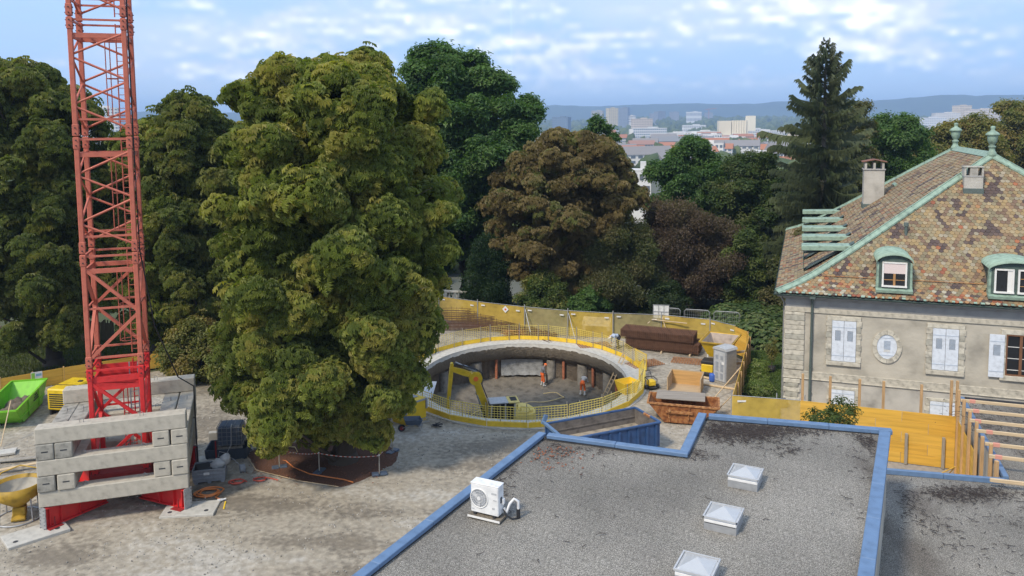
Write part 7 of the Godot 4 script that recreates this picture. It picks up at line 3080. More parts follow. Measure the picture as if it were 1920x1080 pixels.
func tree(called: String, label: String, at: Vector3, trunk: float, shape: Array, nl: int, lr: float, count: int, kind: String, size: float, colors: Array, sd: int, bark: Material = null, flat := 0.72, category := "tree") -> Node3D:
	if bark == null:
		bark = M.bark
	var o := thing(called, label, category, at)
	var r := RandomNumberGenerator.new()
	r.seed = sd
	var lobes := []
	var y0: float = shape[0][0]
	var y1: float = shape[-1][0]
	var nb := maxi(10, int(nl / 1.5))
	for k in nb:
		var y := lerpf(y0, y1, pow((k + r.randf_range(0.0, 1.0)) / nb, 0.92))
		var s := shape_at(shape, y)
		var a := k * 2.39996 + r.randf_range(-0.6, 0.6)
		var br: float = clampf(s[1] * r.randf_range(0.2, 0.36), 0.45, 1.9)
		var rad := maxf(0.0, s[1] - br) * r.randf_range(0.84, 1.06)
		var bc := V(s[2] + cos(a) * rad, y, s[3] + sin(a) * rad)
		var out := V(cos(a), 0.1, sin(a))
		for j in 3:
			var q := V(r.randfn(), r.randfn() * 0.7, r.randfn()).normalized() * br * r.randf_range(0.3, 1.0) + out * br * 0.25
			var rr := lr * r.randf_range(0.36, 0.8)
			lobes.append([bc + q, V(rr, rr * flat * r.randf_range(0.8, 1.2), rr)])
	var ny := maxi(3, int((y1 - y0) / 2.2))
	for k in ny:
		var y := lerpf(y0 + 0.5, y1 - 1.0, float(k) / (ny - 1))
		var s := shape_at(shape, y)
		lobes.append([V(s[2], y, s[3]), V(s[1] * 0.52, 1.5, s[1] * 0.52)])
	# trunk and limbs
	var st := mb(false)
	var top := shape_at(shape, lerpf(y0, y1, 0.6))
	var mid := V(top[2], lerpf(y0, y1, 0.6), top[3])
	var pts := []
	for k in 9:
		var t := k / 8.0
		pts.append(V(mid.x * t * t + 0.12 * sin(k * 1.7), -0.2 + (mid.y + 0.2) * t, mid.z * t * t + 0.1 * cos(k * 2.1)))
	tube(st, [V(0, -0.3, 0), V(0, 0.1, 0), V(0, 0.5, 0)], trunk * 1.5, trunk * 1.05, 14)
	tube(st, pts, trunk * 1.05, trunk * 0.25, 12)
	build(st, "trunk", bark, o)
	st = mb(false)
	for k in lobes.size():
		if k % 5 == 0:
			var e: Vector3 = lobes[k][0]
			var t0 := clampf((e.y - absf(e.x) * 0.35 - absf(e.z) * 0.35) / mid.y, 0.12, 0.96)
			var b: Vector3 = pts[0].lerp(pts[8], t0)
			b = pts[clampi(int(t0 * 8), 0, 8)]
			var m := b.lerp(e, 0.5) + V(0, -0.3 + r.randf() * 0.6, 0)
			tube(st, [b, m, e], trunk * 0.26, 0.03, 6, false)
			for j in 3:
				var q := e + V(r.randfn(), r.randf_range(-0.3, 0.9), r.randfn()) * lr * 0.55
				tube(st, [m.lerp(e, 0.5), q], 0.035, 0.012, 4, false)
	build(st, "limbs", bark, o)
	foliage(o, "crown", lobes, count, kind, size, colors, 0.55, sd)
	return o

func spruce(label: String, at: Vector3, h: float, rad: float, sd: int) -> void:
	var o := thing("spruce_tree", label, "tree", at)
	var r := RandomNumberGenerator.new()
	r.seed = sd
	var st := mb(false)
	tube(st, [V(0, -0.5, 0), V(0.05, h * 0.4, 0), V(0, h * 0.75, 0.03), V(0, h - 0.2, 0)], 0.42, 0.04, 10)
	build(st, "trunk", M.bark_grey, o)
	var tf := []
	var y := 1.2
	var lump := noise(FastNoiseLite.TYPE_SIMPLEX_SMOOTH, 0.55, 2, sd)
	var k := 0
	while y < h - 0.1:
		var t := y / h
		var L := rad * pow(1.0 - t, 0.62) * 0.98 + 0.1
		for j in 2 + int(2.0 * (1.0 - t)):
			k += 1
			var a := k * 2.39996 + r.randf_range(-0.7, 0.7)
			var l := L * (0.8 + 0.45 * lump.get_noise_3d(cos(a) * 2.0, y, sin(a) * 2.0)) * r.randf_range(0.45, 1.18)
			var pitch := lerpf(-0.3, 0.6, pow(t, 1.6)) + r.randf_range(-0.22, 0.22)
			var b := Basis(Vector3.UP, a) * Basis(Vector3.BACK, pitch)
			var w := clampf(1.7 / maxf(l, 0.3), 0.5, 1.3)
			tf.append(Transform3D(b.scaled_local(V(l, l * w, l * w)), V(0, y + r.randf_range(-0.2, 0.2), 0)))
		y += lerpf(0.115, 0.13, t)
	var mm := MultiMesh.new()
	mm.transform_format = MultiMesh.TRANSFORM_3D
	mm.use_colors = true
	mm.mesh = clump("spruce")
	mm.instance_count = tf.size()
	for i in tf.size():
		mm.set_instance_transform(i, tf[i])
		mm.set_instance_color(i, Color(0.04, 0.058, 0.022).lerp(Color(0.08, 0.098, 0.04), r.randf()) * r.randf_range(0.8, 1.3))
	var mi := MultiMeshInstance3D.new()
	mi.multimesh = mm
	mi.material_override = M.needle
	put(mi, "crown", o)
	stuff(mi)

func trees() -> void:
	var ch := [Color(0.125, 0.16, 0.034), Color(0.2, 0.24, 0.048), Color(0.285, 0.305, 0.068), Color(0.36, 0.325, 0.082)]
	var chd := [Color(0.105, 0.135, 0.034), Color(0.165, 0.195, 0.046), Color(0.24, 0.235, 0.062)]
	var grn := [Color(0.052, 0.118, 0.026), Color(0.088, 0.175, 0.038), Color(0.135, 0.225, 0.055)]
	var brn := [Color(0.15, 0.115, 0.045), Color(0.22, 0.168, 0.07), Color(0.27, 0.205, 0.095), Color(0.17, 0.18, 0.055)]
	var pur := [Color(0.085, 0.062, 0.045), Color(0.13, 0.088, 0.06), Color(0.16, 0.125, 0.075)]
	var oli := [Color(0.085, 0.11, 0.034), Color(0.14, 0.145, 0.055), Color(0.18, 0.155, 0.065)]
	var aut := [Color(0.15, 0.175, 0.045), Color(0.25, 0.235, 0.065), Color(0.33, 0.24, 0.085)]
	tree("chestnut_tree", "huge round chestnut tree in the middle, standing on the mulch bed", V(-8.7, 0, -39.4), 0.62, [[2.5, 3.0, -1.2, 0.6], [4.2, 4.4, -0.9, 0.4], [7.0, 5.0, -0.4, 0.1], [10.5, 5.3, 0.2, 0.0], [14.0, 5.3, 0.3, 0.0], [16.8, 4.9, 0.2, 0.0], [18.6, 3.8, 0.0, 0.0], [19.7, 2.2, -0.3, 0.0]], 180, 1.35, 33000, "chestnut", 0.78, ch, 5)
	tree("chestnut_tree", "dark tall chestnut tree at the left edge of the picture", V(-33.2, 0, -56.5), 0.6, [[2.5, 3.0, 0, 0], [5, 5.2, 0, 0], [11, 5.6, 0.2, 0], [16, 4.8, 0, 0], [19.5, 3.4, -0.8, 0], [21.2, 1.2, -1.0, 0]], 80, 1.4, 9000, "chestnut", 0.95, chd, 6)
	tree("chestnut_tree", "chestnut tree directly behind the crane mast", V(-26.6, 0, -58.5), 0.5, [[2.5, 2.0, 0, 0], [5, 4.0, 0, 0], [10, 4.4, 0.2, 0], [14, 3.6, 0.3, 0], [17.3, 1.4, 0.4, 0]], 60, 1.25, 6000, "chestnut", 0.95, ch, 7)
	tree("chestnut_tree", "chestnut tree between the crane and the huge chestnut", V(-22.6, 0, -58.0), 0.5, [[3.2, 2.0, 0, 0], [6, 4.2, 0.4, 0], [11, 4.4, 0.5, 0], [15.5, 3.4, -0.2, 0], [19.0, 1.3, -1.0, 0]], 60, 1.25, 6200, "chestnut", 0.95, chd, 8)
	tree("chestnut_tree", "chestnut tree peeping out left of the huge chestnut", V(-17.8, 0, -61.0), 0.5, [[3.2, 2.0, 0, 0], [6, 4.2, 0, 0], [11, 4.4, 0, 0], [15.5, 3.6, 0, 0], [19.3, 1.4, 0, 0]], 56, 1.25, 5400, "chestnut", 0.95, ch, 9)
	tree("maple_tree", "tall fresh green tree behind the right side of the huge chestnut", V(-5.2, -2.5, -83.0), 0.6, [[7, 4.0, 0, 0], [12, 7.0, 0, 0], [17, 8.2, 0.4, 0], [21, 7.6, 0.6, 0], [24.2, 5.6, -0.6, 0], [26.8, 1.8, -2.0, 0]], 120, 1.6, 18000, "broad", 1.1, grn, 10)
	tree("chestnut_tree", "brown withered chestnut tree behind the netting", V(4.7, -1.0, -73.5), 0.5, [[3.2, 3.0, 0, 0], [6, 5.6, 0, 0], [10, 7.2, 0, 0], [13.4, 6.6, 0.3, 0], [15.6, 4.4, 0.6, 0], [16.8, 2.0, 0.8, 0]], 110, 1.25, 13500, "chestnut", 1.0, brn, 11)
	tree("beech_tree", "dark purple leaved tree right of the brown chestnut", V(17.0, -1.0, -74.5), 0.4, [[2.0, 3.0, 0, 0], [4.5, 5.2, 0, 0], [7.5, 4.6, -0.8, 0], [10.0, 2.0, -1.8, 0]], 44, 1.2, 7000, "fine", 1.0, pur, 12)
	tree("hornbeam_tree", "olive brown bushy tree between brown and purple trees", V(9.8, -0.5, -70.5), 0.35, [[1.5, 2.2, 0, 0], [3.5, 3.6, 0, 0], [6.0, 3.2, 0, 0], [8.2, 1.2, 0, 0]], 34, 1.05, 4200, "fine", 1.0, oli, 13)
	tree("maple_tree", "rounded green tree behind the purple one", V(19.0, -4.0, -88.0), 0.45, [[4, 3.0, 0, 0], [9, 4.8, 0, 0], [14, 4.6, 0, 0], [17.2, 2.6, 0.6, 0], [18.8, 1.2, 1.0, 0]], 50, 1.4, 7000, "broad", 0.95, grn, 14)
	tree("maple_tree", "light green tree left of the spruce", V(24.6, -3.0, -82.0), 0.45, [[2, 3.0, 0, 0], [6, 5.0, 0, 0], [12, 5.0, 0, 0], [14.8, 3.6, 0, 0], [16.4, 1.4, 0, 0]], 52, 1.35, 7600, "broad", 0.9, [Color(0.045, 0.085, 0.016), Color(0.075, 0.12, 0.022), Color(0.12, 0.14, 0.035)], 15)
	tree("maple_tree", "slim open green tree rising above the brown chestnut", V(10.6, -6.0, -98.0), 0.35, [[8, 2.4, 0, 0], [14, 3.6, 0, 0], [19, 2.8, 0, 0], [23.4, 1.0, 0, 0]], 30, 1.1, 2600, "broad", 0.95, grn, 16)
	tree("maple_tree", "small green tree right behind the tall spruce", V(38.5, -4.0, -92.0), 0.4, [[6, 3.0, 0, 0], [12, 4.4, 0, 0], [18, 4.0, 0, 0], [23.0, 1.8, -0.5, 0]], 40, 1.4, 4600, "broad", 1.0, oli, 17)
	tree("maple_tree", "round green tree between spruce and house roof", V(46.5, -5.0, -98.0), 0.45, [[6, 3.2, 0, 0], [12, 5.6, 0, 0], [17, 5.2, 0, 0], [22.4, 2.0, 0, 0]], 52, 1.5, 6000, "broad", 1.05, grn, 18)
	tree("maple_tree", "yellowish green tree behind the ridge of the house", V(66.0, -7.0, -118.0), 0.5, [[6, 4.0, 0, 0], [13, 7.4, 0, 0], [19, 6.6, 0, 0], [23.6, 2.4, 0, 0]], 58, 1.8, 6500, "broad", 1.2, aut, 19)
	tree("maple_tree", "autumn tinted tree at the right edge behind the finials", V(80.0, -7.0, -126.0), 0.5, [[6, 4.0, 0, 0], [13, 8.0, 0, 0], [20, 7.4, 0, 0], [26.4, 2.6, 0, 0]], 60, 1.9, 6500, "broad", 1.25, aut, 20)
	tree("maple_tree", "bright green tree low behind the chimney of the house", V(51.0, -6.0, -104.0), 0.4, [[3, 3.4, 0, 0], [9, 5.4, 0, 0], [15, 4.4, 0, 0], [18.0, 1.8, 0, 0]], 40, 1.5, 4600, "broad", 1.1, [Color(0.06, 0.10, 0.018), Color(0.10, 0.15, 0.03), Color(0.15, 0.18, 0.04)], 21)
	spruce("tall dark spruce standing beside the old house", V(29.6, -1.0, -76.0), 25.8, 9.2, 22)
	# bushes and low growth along the slope
	tree("yew_bush", "dark green bushy yew behind the net at the balustrade", V(-2.2, -0.3, -72.6), 0.2, [[0.3, 1.8, 0, 0], [2.0, 2.6, 0, 0], [4.2, 2.0, 0, 0], [6.4, 0.7, 0, 0]], 28, 0.95, 3000, "fine", 0.85, [Color(0.02, 0.05, 0.012), Color(0.035, 0.075, 0.02)], 30, null, 0.72, "bush")
	tree("laurel_bush", "light green shrub with yellowing leaves behind the net", V(2.6, -0.3, -69.5), 0.12, [[0.2, 1.6, 0, 0], [1.4, 2.6, 0, 0], [2.8, 2.2, 0, 0], [3.8, 0.8, 0, 0]], 26, 0.8, 2200, "broad", 0.6, [Color(0.06, 0.11, 0.02), Color(0.12, 0.17, 0.035), Color(0.28, 0.27, 0.08)], 31, null, 0.8, "bush")
	tree("laurel_bush", "low green shrub behind the greyish net", V(6.6, -0.3, -68.0), 0.1, [[0.1, 1.6, 0, 0], [1.2, 2.2, 0, 0], [2.6, 1.0, 0, 0]], 18, 0.75, 1300, "broad", 0.6, grn, 32, null, 0.8, "bush")
	tree("laurel_bush", "dark low shrub beneath the purple tree", V(13.2, -0.4, -68.5), 0.1, [[0.1, 2.0, 0, 0], [1.4, 2.8, 0, 0], [3.0, 1.2, 0, 0]], 22, 0.8, 1700, "broad", 0.65, [Color(0.025, 0.045, 0.012), Color(0.045, 0.075, 0.018)], 33, null, 0.8, "bush")
	tree("climbing_bush", "leafy green climber at the right end of the hedge", V(20.8, -0.3, -71.5), 0.15, [[0.2, 1.6, 0, 0], [2.5, 2.0, 0, 0], [5.0, 1.5, 0, 0], [7.2, 0.7, 0.2, 0]], 26, 0.8, 2200, "broad", 0.75, [Color(0.06, 0.10, 0.018), Color(0.12, 0.16, 0.03), Color(0.17, 0.20, 0.05)], 34, null, 0.8, "bush")
	tree("laurel_bush", "green bush at the foot of the spruce", V(25.6, -0.5, -68.0), 0.15, [[0.2, 2.4, 0, 0], [2.5, 3.6, 0, 0], [5.5, 2.8, 0, 0], [8.0, 1.0, 0, 0]], 34, 1.1, 3000, "broad", 0.85, oli, 35, null, 0.8, "bush")
	tree("laurel_bush", "dark green bush left of the balustrade behind the tree", V(-9.5, -0.5, -78.0), 0.2, [[0.5, 2.6, 0, 0], [3.5, 4.2, 0, 0], [8.0, 3.6, 0, 0], [11.0, 1.2, 0, 0]], 40, 1.25, 4200, "broad", 0.9, grn, 36, null, 0.8, "bush")
	tree("laurel_bush", "low olive bush behind the foot of the crane", V(-24.6, -0.2, -60.5), 0.1, [[0.1, 1.8, 0, 0], [1.6, 2.6, 0, 0], [3.6, 1.2, 0, 0]], 24, 0.8, 2000, "broad", 0.7, aut, 37, null, 0.8, "bush")
	tree("laurel_bush", "low yellow green bush between crane and huge chestnut", V(-17.6, -0.2, -58.8), 0.1, [[0.1, 2.0, 0, 0], [2.0, 2.8, 0, 0], [4.2, 1.4, 0, 0]], 26, 0.85, 2200, "broad", 0.7, aut, 38, null, 0.8, "bush")
	tree("laurel_bush", "yellow green bush just behind the crane ballast, nearest the mast", V(-21.4, -0.1, -53.2), 0.1, [[0.1, 1.6, 0, 0], [1.6, 2.3, 0, 0], [3.6, 1.2, 0, 0]], 30, 0.9, 2000, "broad", 0.65, aut, 39, null, 0.8, "bush")
	tree("laurel_bush", "green bush behind the crane ballast, left of the huge chestnut", V(-17.6, -0.1, -52.0), 0.1, [[0.1, 1.8, 0, 0], [2.0, 2.6, 0, 0], [4.6, 1.4, 0, 0]], 34, 1.0, 2400, "broad", 0.65, chd, 40, null, 0.8, "bush")
	tree("laurel_bush", "dark bush half hidden behind the left edge of the huge chestnut", V(-14.0, -0.1, -50.4), 0.1, [[0.1, 1.8, 0, 0], [2.0, 2.5, 0, 0], [4.4, 1.2, 0, 0]], 34, 1.0, 2200, "broad", 0.65, oli, 41, null, 0.8, "bush")
	# dense ground cover with large leaves at the end of the garden
	var lobes := []
	for k in 44:
		lobes.append([V(rng.randf_range(17.2, 24.0), rng.randf_range(0.2, 0.9), rng.randf_range(-68.5, -59.0)), V(1.0, 0.65, 1.0)])
	var holder := thing("butterbur_bed", "dense bed of large-leaved ground cover at the end of the garden strip", "ground cover")
	foliage(holder, "leaves", lobes, 4200, "big", 0.85, [Color(0.06, 0.11, 0.03), Color(0.11, 0.17, 0.05), Color(0.22, 0.26, 0.10)], 0.75, 3, 1.2)
	holder.set_meta("kind", "stuff")
	# a wood that closes the slope behind everything
	var st := mb()
	grass_patch("meadow_grass", "rough grass behind the low yellow fence", [Vector2(-46, -52), Vector2(-34, -51), Vector2(-28, -54.5), Vector2(-22, -58.5), Vector2(-24, -66), Vector2(-46, -66)], 9000, 0.2, Color(0.09, 0.11, 0.03))

# ---------------------------------------------------------------- the city on the plain
func far_house(called: String, label: String, x: float, y0: float, z: float, w: float, top: float, dep: float, c: Color, rows: int, cols: int, glass: Color, turn := 0.0, roof := Color(0, 0, 0, 0), group := "") -> Node3D:
	var o := thing(called, label, "building", V(x, y0, z), turn, group)
	var h := top - y0
	var st := mb()
	st.set_color(c)
	box(st, V(0, h * 0.5 - 6.0, -dep * 0.5), V(w, h + 12.0, dep))
	build(st, "wall", M.flat_vc, o)
	if rows > 0:
		st = mb()
		st.set_color(glass)
		var rh := h / rows
		for face in 2:
			var span := w if face == 0 else dep
			var n := cols if face == 0 else maxi(2, int(cols * dep / w))
			for r in rows:
				for k in n:
					var u := -span * 0.5 + (k + 0.5) * span / n
					var s := V(span / n * 0.62, rh * 0.5, 0.3)
					var y := rh * (r + 0.55)
					if face == 0:
						box(st, V(u, y, 0.02), s)
					else:
						var e := -1.0 if x > 0 else 1.0
						box(st, V(e * w * 0.5, y, -dep * 0.5 + u), V(0.3, s.y, s.x))
		stuff(build(st, "window", M.flat_vc, o))
	if roof.a > 0:
		st = mb()
		st.set_color(roof)
		var rr := h * 0.55
		prism(st, [Vector2(-dep * 0.55, 0), Vector2(dep * 0.55, 0), Vector2(0, rr)], V(-w * 0.52, h, -dep * 0.5), V(0, 0, 1), Vector3.UP, V(w * 1.04, 0, 0))
		build(st, "roof", M.flat_vc, o)
	else:
		st = mb()
		st.set_color(c * 0.85)
		box(st, V(0, h + 0.3, -dep * 0.5), V(w * 1.01, 0.6, dep * 1.01))
		box(st, V(w * 0.1, h + 1.6, -dep * 0.5), V(w * 0.3, 2.6, dep * 0.4))
		build(st, "roof", M.flat_vc, o)
	return o

func city() -> void:
	var W := Color(0.72, 0.70, 0.66)
	var CR := Color(0.66, 0.58, 0.44)
	var G := Color(0.12, 0.15, 0.19)
	var GB := Color(0.10, 0.17, 0.26)
	far_house("office_tower", "dark blue glass office block at the left end of the skyline", 139, -14, -2300, 46, 37.3, 40, Color(0.17, 0.22, 0.29), 9, 8, GB, -18)
	far_house("apartment_tower", "beige residential tower left of the twin towers", 310, -14, -2900, 42, 64.3, 34, Color(0.46, 0.42, 0.36), 16, 7, G, -14)
	far_house("apartment_tower", "yellowish front tower of the twin pair", 343, -14, -2700, 34, 69.4, 26, Color(0.66, 0.56, 0.36), 17, 5, Color(0.4, 0.35, 0.27), 14)
	far_house("apartment_tower", "grey blue rear tower of the twin pair, tallest on the skyline", 401, -14, -2900, 38, 74.9, 40, Color(0.25, 0.29, 0.36), 18, 8, G, -20)
	far_house("apartment_block", "small white block right of the twin towers", 433, 20, -2900, 31, 45.9, 20, W, 3, 8, G)
	far_house("apartment_tower", "grey tower left of the middle pair on the hill", 642, 20, -3600, 36, 61.5, 30, Color(0.33, 0.34, 0.36), 9, 8, G)
	far_house("apartment_tower", "taller grey tower of the middle pair on the hill", 655, 20, -3500, 37, 69.3, 34, Color(0.27, 0.29, 0.33), 10, 8, G, 20)
	far_house("apartment_tower", "single grey tower right of the middle pair on the hill", 730, 20, -3600, 41, 67.9, 34, Color(0.30, 0.31, 0.34), 10, 8, G, -10)
	far_house("apartment_tower", "wide white striped block on the hill crest", 754, 20, -3300, 57, 63.0, 26, Color(0.74, 0.74, 0.72), 2, 10, Color(0.3, 0.33, 0.38), 8)
	far_house("apartment_tower", "faint grey block at the right end of the hill crest", 912, 20, -3700, 32, 65.4, 30, Color(0.34, 0.36, 0.39), 9, 7, G)
	far_house("apartment_block", "long beige block behind the glass office", 328, -14, -2000, 49, 28.9, 24, Color(0.62, 0.54, 0.46), 8, 12, Color(0.3, 0.27, 0.25), 6)
	far_house("apartment_block", "white apartment block left of the glass office", 196, -14, -1700, 24, 13.2, 20, W, 5, 7, G, -12)
	var gl := far_house("glass_office", "wide office with a blue glass grid facade in the city", 259, -15, -1500, 62, 8.1, 40, Color(0.62, 0.63, 0.63), 5, 16, Color(0.05, 0.12, 0.22), -6)
	var st := mb()
	st.set_color(W)
	box(st, V(-34, 11, -20), V(7, 22, 38))
	build(st, "stair_tower", M.flat_vc, gl)
	far_house("warehouse", "long low white hall right of the glass office", 315, -15, -1500, 50, -1.4, 60, W, 1, 12, Color(0.3, 0.32, 0.34), 3)
	far_house("warehouse", "low white hall in front of the silos", 375, -15, -1560, 56, 0.7, 50, Color(0.7, 0.68, 0.63), 2, 14, Color(0.32, 0.34, 0.36), -4)
	# grain silo
	var si := thing("grain_silo", "cream grain silo with a tall end tower", "silo", V(414, -15, -1500), -8)
	st = mb()
	st.set_color(Color(0.70, 0.62, 0.47))
	box(st, V(-14, 18, -18), V(22, 36, 34))
	build(st, "wall", M.flat_vc, si)
	for k in 6:
		st = mb()
		st.set_color(Color(0.72, 0.64, 0.49))
		tube(st, [V(0.5 + k * 4.6, -4, -5), V(0.5 + k * 4.6, 36.5, -5)], 2.6, -1, 12)
		build(st, "silo_cylinder", M.flat_vc, si)
	st = mb()
	st.set_color(Color(0.66, 0.59, 0.45))
	box(st, V(11, 17.5, -20), V(30, 37, 26))
	build(st, "rear_wall", M.flat_vc, si)
	st = mb()
	st.set_color(Color(0.74, 0.68, 0.54))
	box(st, V(34, 22, -16), V(15, 46, 24))
	build(st, "tower", M.flat_vc, si)
	far_house("office_block", "white office strip right of the silo", 459, -15, -1450, 47, 1.7, 24, W, 4, 12, Color(0.25, 0.29, 0.35), 4)
	far_house("town_house", "grey roofed long building before the glass office", 148, -15, -900, 29, -6.4, 16, Color(0.55, 0.54, 0.52), 3, 9, G, 5, Color(0.30, 0.17, 0.13))
	far_house("town_house", "red roofed cream house between brown and green trees", 96, -15, -640, 24, -5.6, 14, CR, 3, 8, G, 6, Color(0.42, 0.15, 0.075))
	far_house("town_house", "brown roofed house left of the spruce", 214, -15, -760, 25, -9.5, 14, Color(0.6, 0.57, 0.52), 2, 7, G, -4, Color(0.30, 0.16, 0.11))
	far_house("railway_hall", "long grey roofed hall across the middle of the city", 205, -15, -950, 74, -4.2, 22, Color(0.42, 0.42, 0.42), 2, 20, Color(0.2, 0.21, 0.22), 4, Color(0.20, 0.205, 0.215))
	far_house("apartment_block", "white terrace of houses on the green hill", 526, -8, -2300, 67, 11.2, 14, Color(0.78, 0.77, 0.74), 2, 12, Color(0.4, 0.41, 0.42), 10)
	far_house("town_house", "white house glimpsed just right of the brown chestnut", 39.0, -8, -240, 5.6, 2.6, 8, Color(0.66, 0.65, 0.63), 3, 3, Color(0.12, 0.13, 0.15), -8)
	far_house("hospital_tower", "cream central tower of the hospital complex", 1469, -10, -2600, 45, 66.2, 34, Color(0.74, 0.62, 0.46), 11, 8, Color(0.45, 0.38, 0.31), 10)
	far_house("hospital_wing", "long cream wing at the right of the hospital tower", 1474, -10, -2500, 106, 52.5, 26, Color(0.78, 0.66, 0.52), 9, 18, Color(0.45, 0.38, 0.32), 8)
	far_house("hospital_wing", "pale grey wing at the left of the hospital tower", 1330, -10, -2450, 75, 41.4, 26, Color(0.72, 0.68, 0.62), 8, 14, Color(0.42, 0.42, 0.44), -8)
	far_house("hospital_wing", "low white wing in front of the hospital complex", 1208, -12, -2300, 76, 26.6, 26, Color(0.76, 0.75, 0.74), 6, 14, Color(0.42, 0.45, 0.48), 4)
	far_house("hospital_wing", "small dark block at the left end of the hospital complex", 1262, 0, -2700, 27, 44.1, 26, Color(0.24, 0.26, 0.3), 5, 6, G)
	far_house("apartment_tower", "white striped high-rise seen through the crane mast", -459, -15, -900, 34, 39.5, 16, Color(0.74, 0.74, 0.72), 16, 9, Color(0.25, 0.29, 0.34), 20)
	far_house("apartment_block", "low white block below the high-rise", -300, -15, -600, 26, 7.5, 14, Color(0.72, 0.71, 0.7), 4, 9, G, 16)
	far_house("apartment_block", "pale block left of the high-rise behind the crane", -545, -15, -1000, 24, 19.0, 16, Color(0.6, 0.6, 0.6), 7, 7, G, 12)
	# a construction crane on the far hill
	for e in [[V(1700, 30, -2650), 26.0, "red tower crane far away above the hospital"], [V(860, 40, -3500), 40.0, "thin tower crane far away on the hill crest"]]:
		var o := thing("far_crane", e[2], "crane", e[0])
		st = mb()
		box(st, V(0, 10, 0), V(1.6, 60, 1.6))
		build(st, "mast", M.red_faded, o)
		st = mb()
		box(st, V(8, 38, 0), V(e[1] + 10, 1.6, 1.6), Basis(V(0, 0, 1), 0.12))
		build(st, "jib", M.red_faded, o)
	# smaller houses that nothing tells apart
	var r := RandomNumberGenerator.new()
	r.seed = 99
	for k in 120:
		var D := r.randf_range(420, 2100)
		var a := r.randf_range(-0.56, 0.58)
		if k < 85:
			a = r.randf_range(0.03, 0.36)
			D = r.randf_range(480, 1900)
		var x := D * tan(a)
		var hgt := r.randf_range(8, 18)
		var red := r.randf() < 0.4
		var c := [W, CR, Color(0.58, 0.57, 0.55), Color(0.75, 0.74, 0.72)][r.randi() % 4] as Color
		var rf := Color(0.36, 0.15, 0.08) if red else (Color(0.22, 0.21, 0.205) if r.randf() < 0.6 else Color(0, 0, 0, 0))
		far_house("city_house", "small far city house with %s roof among the other houses on the plain" % ["red tiled" if red else ("grey" if rf.a > 0 else "flat")][0], x, -15, -D, r.randf_range(16, 46), -15 + hgt * (0.7 if rf.a > 0 else 1.0), r.randf_range(11, 18), c, 3, 8, G, r.randf_range(-25, 25), rf, "small far houses with %s roofs" % ["red tiled" if red else ("grey" if rf.a > 0 else "flat")][0])
	# woods and trees of the plain and the hills
	st = mb(false)
	blob(st, Vector3.ZERO, Vector3.ONE, 4, 7, 0.6)
	var mm := MultiMesh.new()
	mm.transform_format = MultiMesh.TRANSFORM_3D
	mm.use_colors = true
	mm.mesh = meshed(st)
	var tf := []
	for k in 5200:
		var D := 0.0
		var a := 0.0
		if k < 3600:
			D = r.randf_range(2050, 4700)
			a = r.randf_range(-0.6, 0.6)
			if D < 2500 and a < 0.1 and r.randf() < 0.5:
				continue
		else:
			D = r.randf_range(150, 2000)
			a = r.randf_range(-0.6, 0.6)
			if a > 0.02 and a < 0.36 and r.randf() < 0.7:
				continue
		var x := D * tan(a)
		var z := -D
		var s := r.randf_range(4.5, 9.0)
		var y := land(x, z) + s * 0.6
		if D > 2050:
			y += 26.0 * smoothstep(2100, 3300, D) * smoothstep(0.02, 0.2, a) * 0.5
			s *= 1.5
		if D < 420 and a > 0.06 and a < 0.22:
			continue
		tf.append([Transform3D(Basis(Vector3.UP, r.randf() * TAU).scaled(V(s, s * r.randf_range(0.75, 1.25), s)), V(x, y, z)), Color(0.045, 0.07, 0.018).lerp(Color(0.10, 0.125, 0.03), r.randf())])
	mm.instance_count = tf.size()
	for i in tf.size():
		mm.set_instance_transform(i, tf[i][0])
		mm.set_instance_color(i, tf[i][1])
	var mi := MultiMeshInstance3D.new()
	mi.multimesh = mm
	mi.material_override = M.flat_vc
	put(mi, "distant_woods")
	stuff(mi, "green woods and tree tops scattered over the far city and hills", "woods")

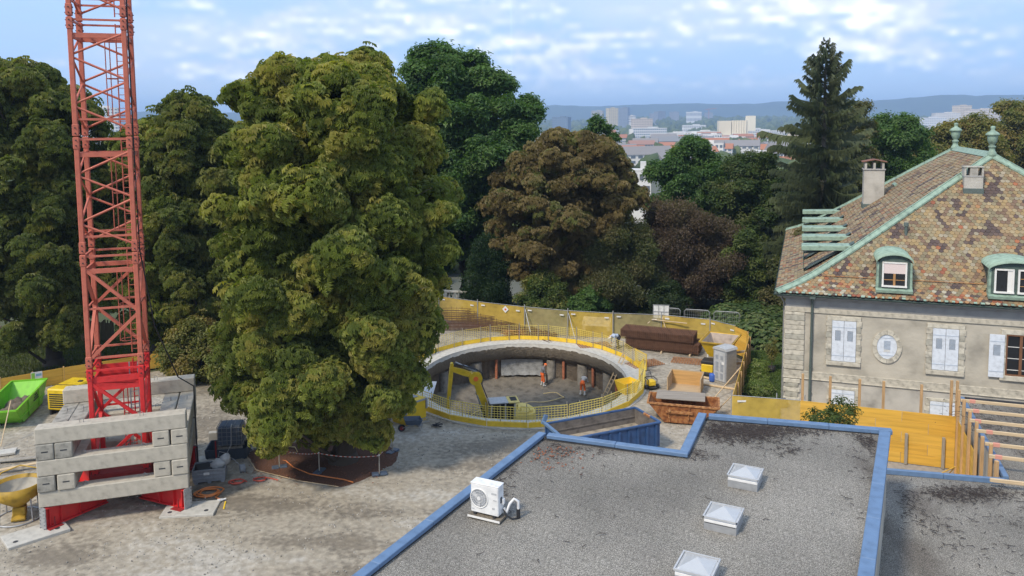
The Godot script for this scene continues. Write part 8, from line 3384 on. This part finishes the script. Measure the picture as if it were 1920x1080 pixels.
# ---------------------------------------------------------------- dead stalks on the roofs, chips on the ground
func litter() -> void:
	var spots := [[1.3, -26.0, 1.0, 0.8, 70, 6.16], [7.8, -27.4, 1.6, 1.0, 1100, 6.16], [9.6, -27.5, 1.7, 0.6, 420, 6.16], [12.0, -25.4, 0.45, 1.6, 340, 6.16], [11.0, -22.6, 0.35, 2.2, 120, 6.16], [9.6, -19.8, 0.3, 1.6, 50, 6.16], [5.9, -25.4, 0.5, 0.5, 60, 6.16], [3.2, -25.9, 1.6, 0.25, 60, 6.16], [-0.3, -24.0, 0.3, 1.6, 60, 6.16], [4, -22, 6, 4, 40, 6.16], [9, -25.6, 0.6, 0.4, 50, 6.16],
		[16.3, -28.0, 1.5, 0.5, 320, 3.42], [17.0, -28.3, 1.6, 0.5, 170, 3.42], [16.2, -26.2, 1.8, 0.9, 45, 3.42], [15.0, -24.6, 2.4, 1.6, 50, 3.42], [14.0, -27.0, 0.6, 2.4, 170, 3.42], [21.6, -34, 1.2, 3.5, 300, 3.42], [25, -35, 3, 2.0, 300, 3.42]]
	var roofs := {6.16: mb(), 3.42: mb()}
	var r := RandomNumberGenerator.new()
	r.seed = 7
	for s in spots:
		for k in s[4]:
			var p := V(s[0] + r.randfn() * s[2] * 0.6, s[5] + 0.01 + r.randf() * 0.03, s[1] + r.randfn() * s[3] * 0.6)
			var u: float = (p.x - 13.2) * 0.886 + (p.z + 27.1) * 0.464
			if s[5] > 6.0:
				var inside := Geometry2D.is_point_in_polygon(Vector2(p.x, p.z), PackedVector2Array([Vector2(-8.6, -8.5), Vector2(1.0, -26.5), Vector2(5.7, -24.9), Vector2(7.1, -28.3), Vector2(12.5, -26.9), Vector2(3.0, -8.5)]))
				if not inside:
					continue
			elif u < 0.25 or p.z < -29.6 + (18.4 - p.x) * -0.24 and p.x < 18.4:
				continue
			var a := r.randf() * TAU
			var L := r.randf_range(0.06, 0.2) if r.randf() < 0.85 else r.randf_range(0.2, 0.34)
			var d := V(cos(a), 0, sin(a))
			var b := V(-d.z, 0, d.x) * r.randf_range(-0.3, 0.3) * L
			var st: SurfaceTool = roofs[s[5]]
			bar(st, p, p + d * L * 0.5 + b + V(0, 0.012, 0), 0.013)
			bar(st, p + d * L * 0.5 + b + V(0, 0.012, 0), p + d * L, 0.011)
	mk("stalk", lin(0.045, 0.034, 0.03), 0.9)
	stuff(build(roofs[6.16], "dead_stalks", M.stalk), "dry dark leaf stalks strewn over the main gravel roof", "leaf litter")
	stuff(build(roofs[3.42], "dead_stalks", M.stalk), "dry dark leaf stalks strewn over the lower gravel roof", "leaf litter")
	var lv := mb()
	for k in 420:
		var p := V(1.2 + r.randfn() * 0.7, 6.17, -25.6 + r.randfn() * 0.7)
		if k > 160:
			p = V(r.randf_range(-13.5, -6.2), 0.09, r.randf_range(-42, -36.6))
		elif not Geometry2D.is_point_in_polygon(Vector2(p.x, p.z), PackedVector2Array([Vector2(-0.1, -24.2), Vector2(1.05, -26.4), Vector2(3.0, -25.8), Vector2(2, -23)])):
			continue
		var n := V(r.randfn() * 0.3, 1, r.randfn() * 0.3).normalized()
		var d := n.cross(V(r.randfn(), 0, r.randfn())).normalized()
		leaflet(lv, p, d, n.cross(d), n, r.randf_range(0.08, 0.16), 0.03, 0.1)
	mk("dead_leaf", lin(0.23, 0.085, 0.04), 0.9)
	M.dead_leaf.cull_mode = BaseMaterial3D.CULL_DISABLED
	stuff(build(lv, "fallen_leaves", M.dead_leaf), "rusty fallen leaves in the roof corner and on the mulch", "leaf litter")
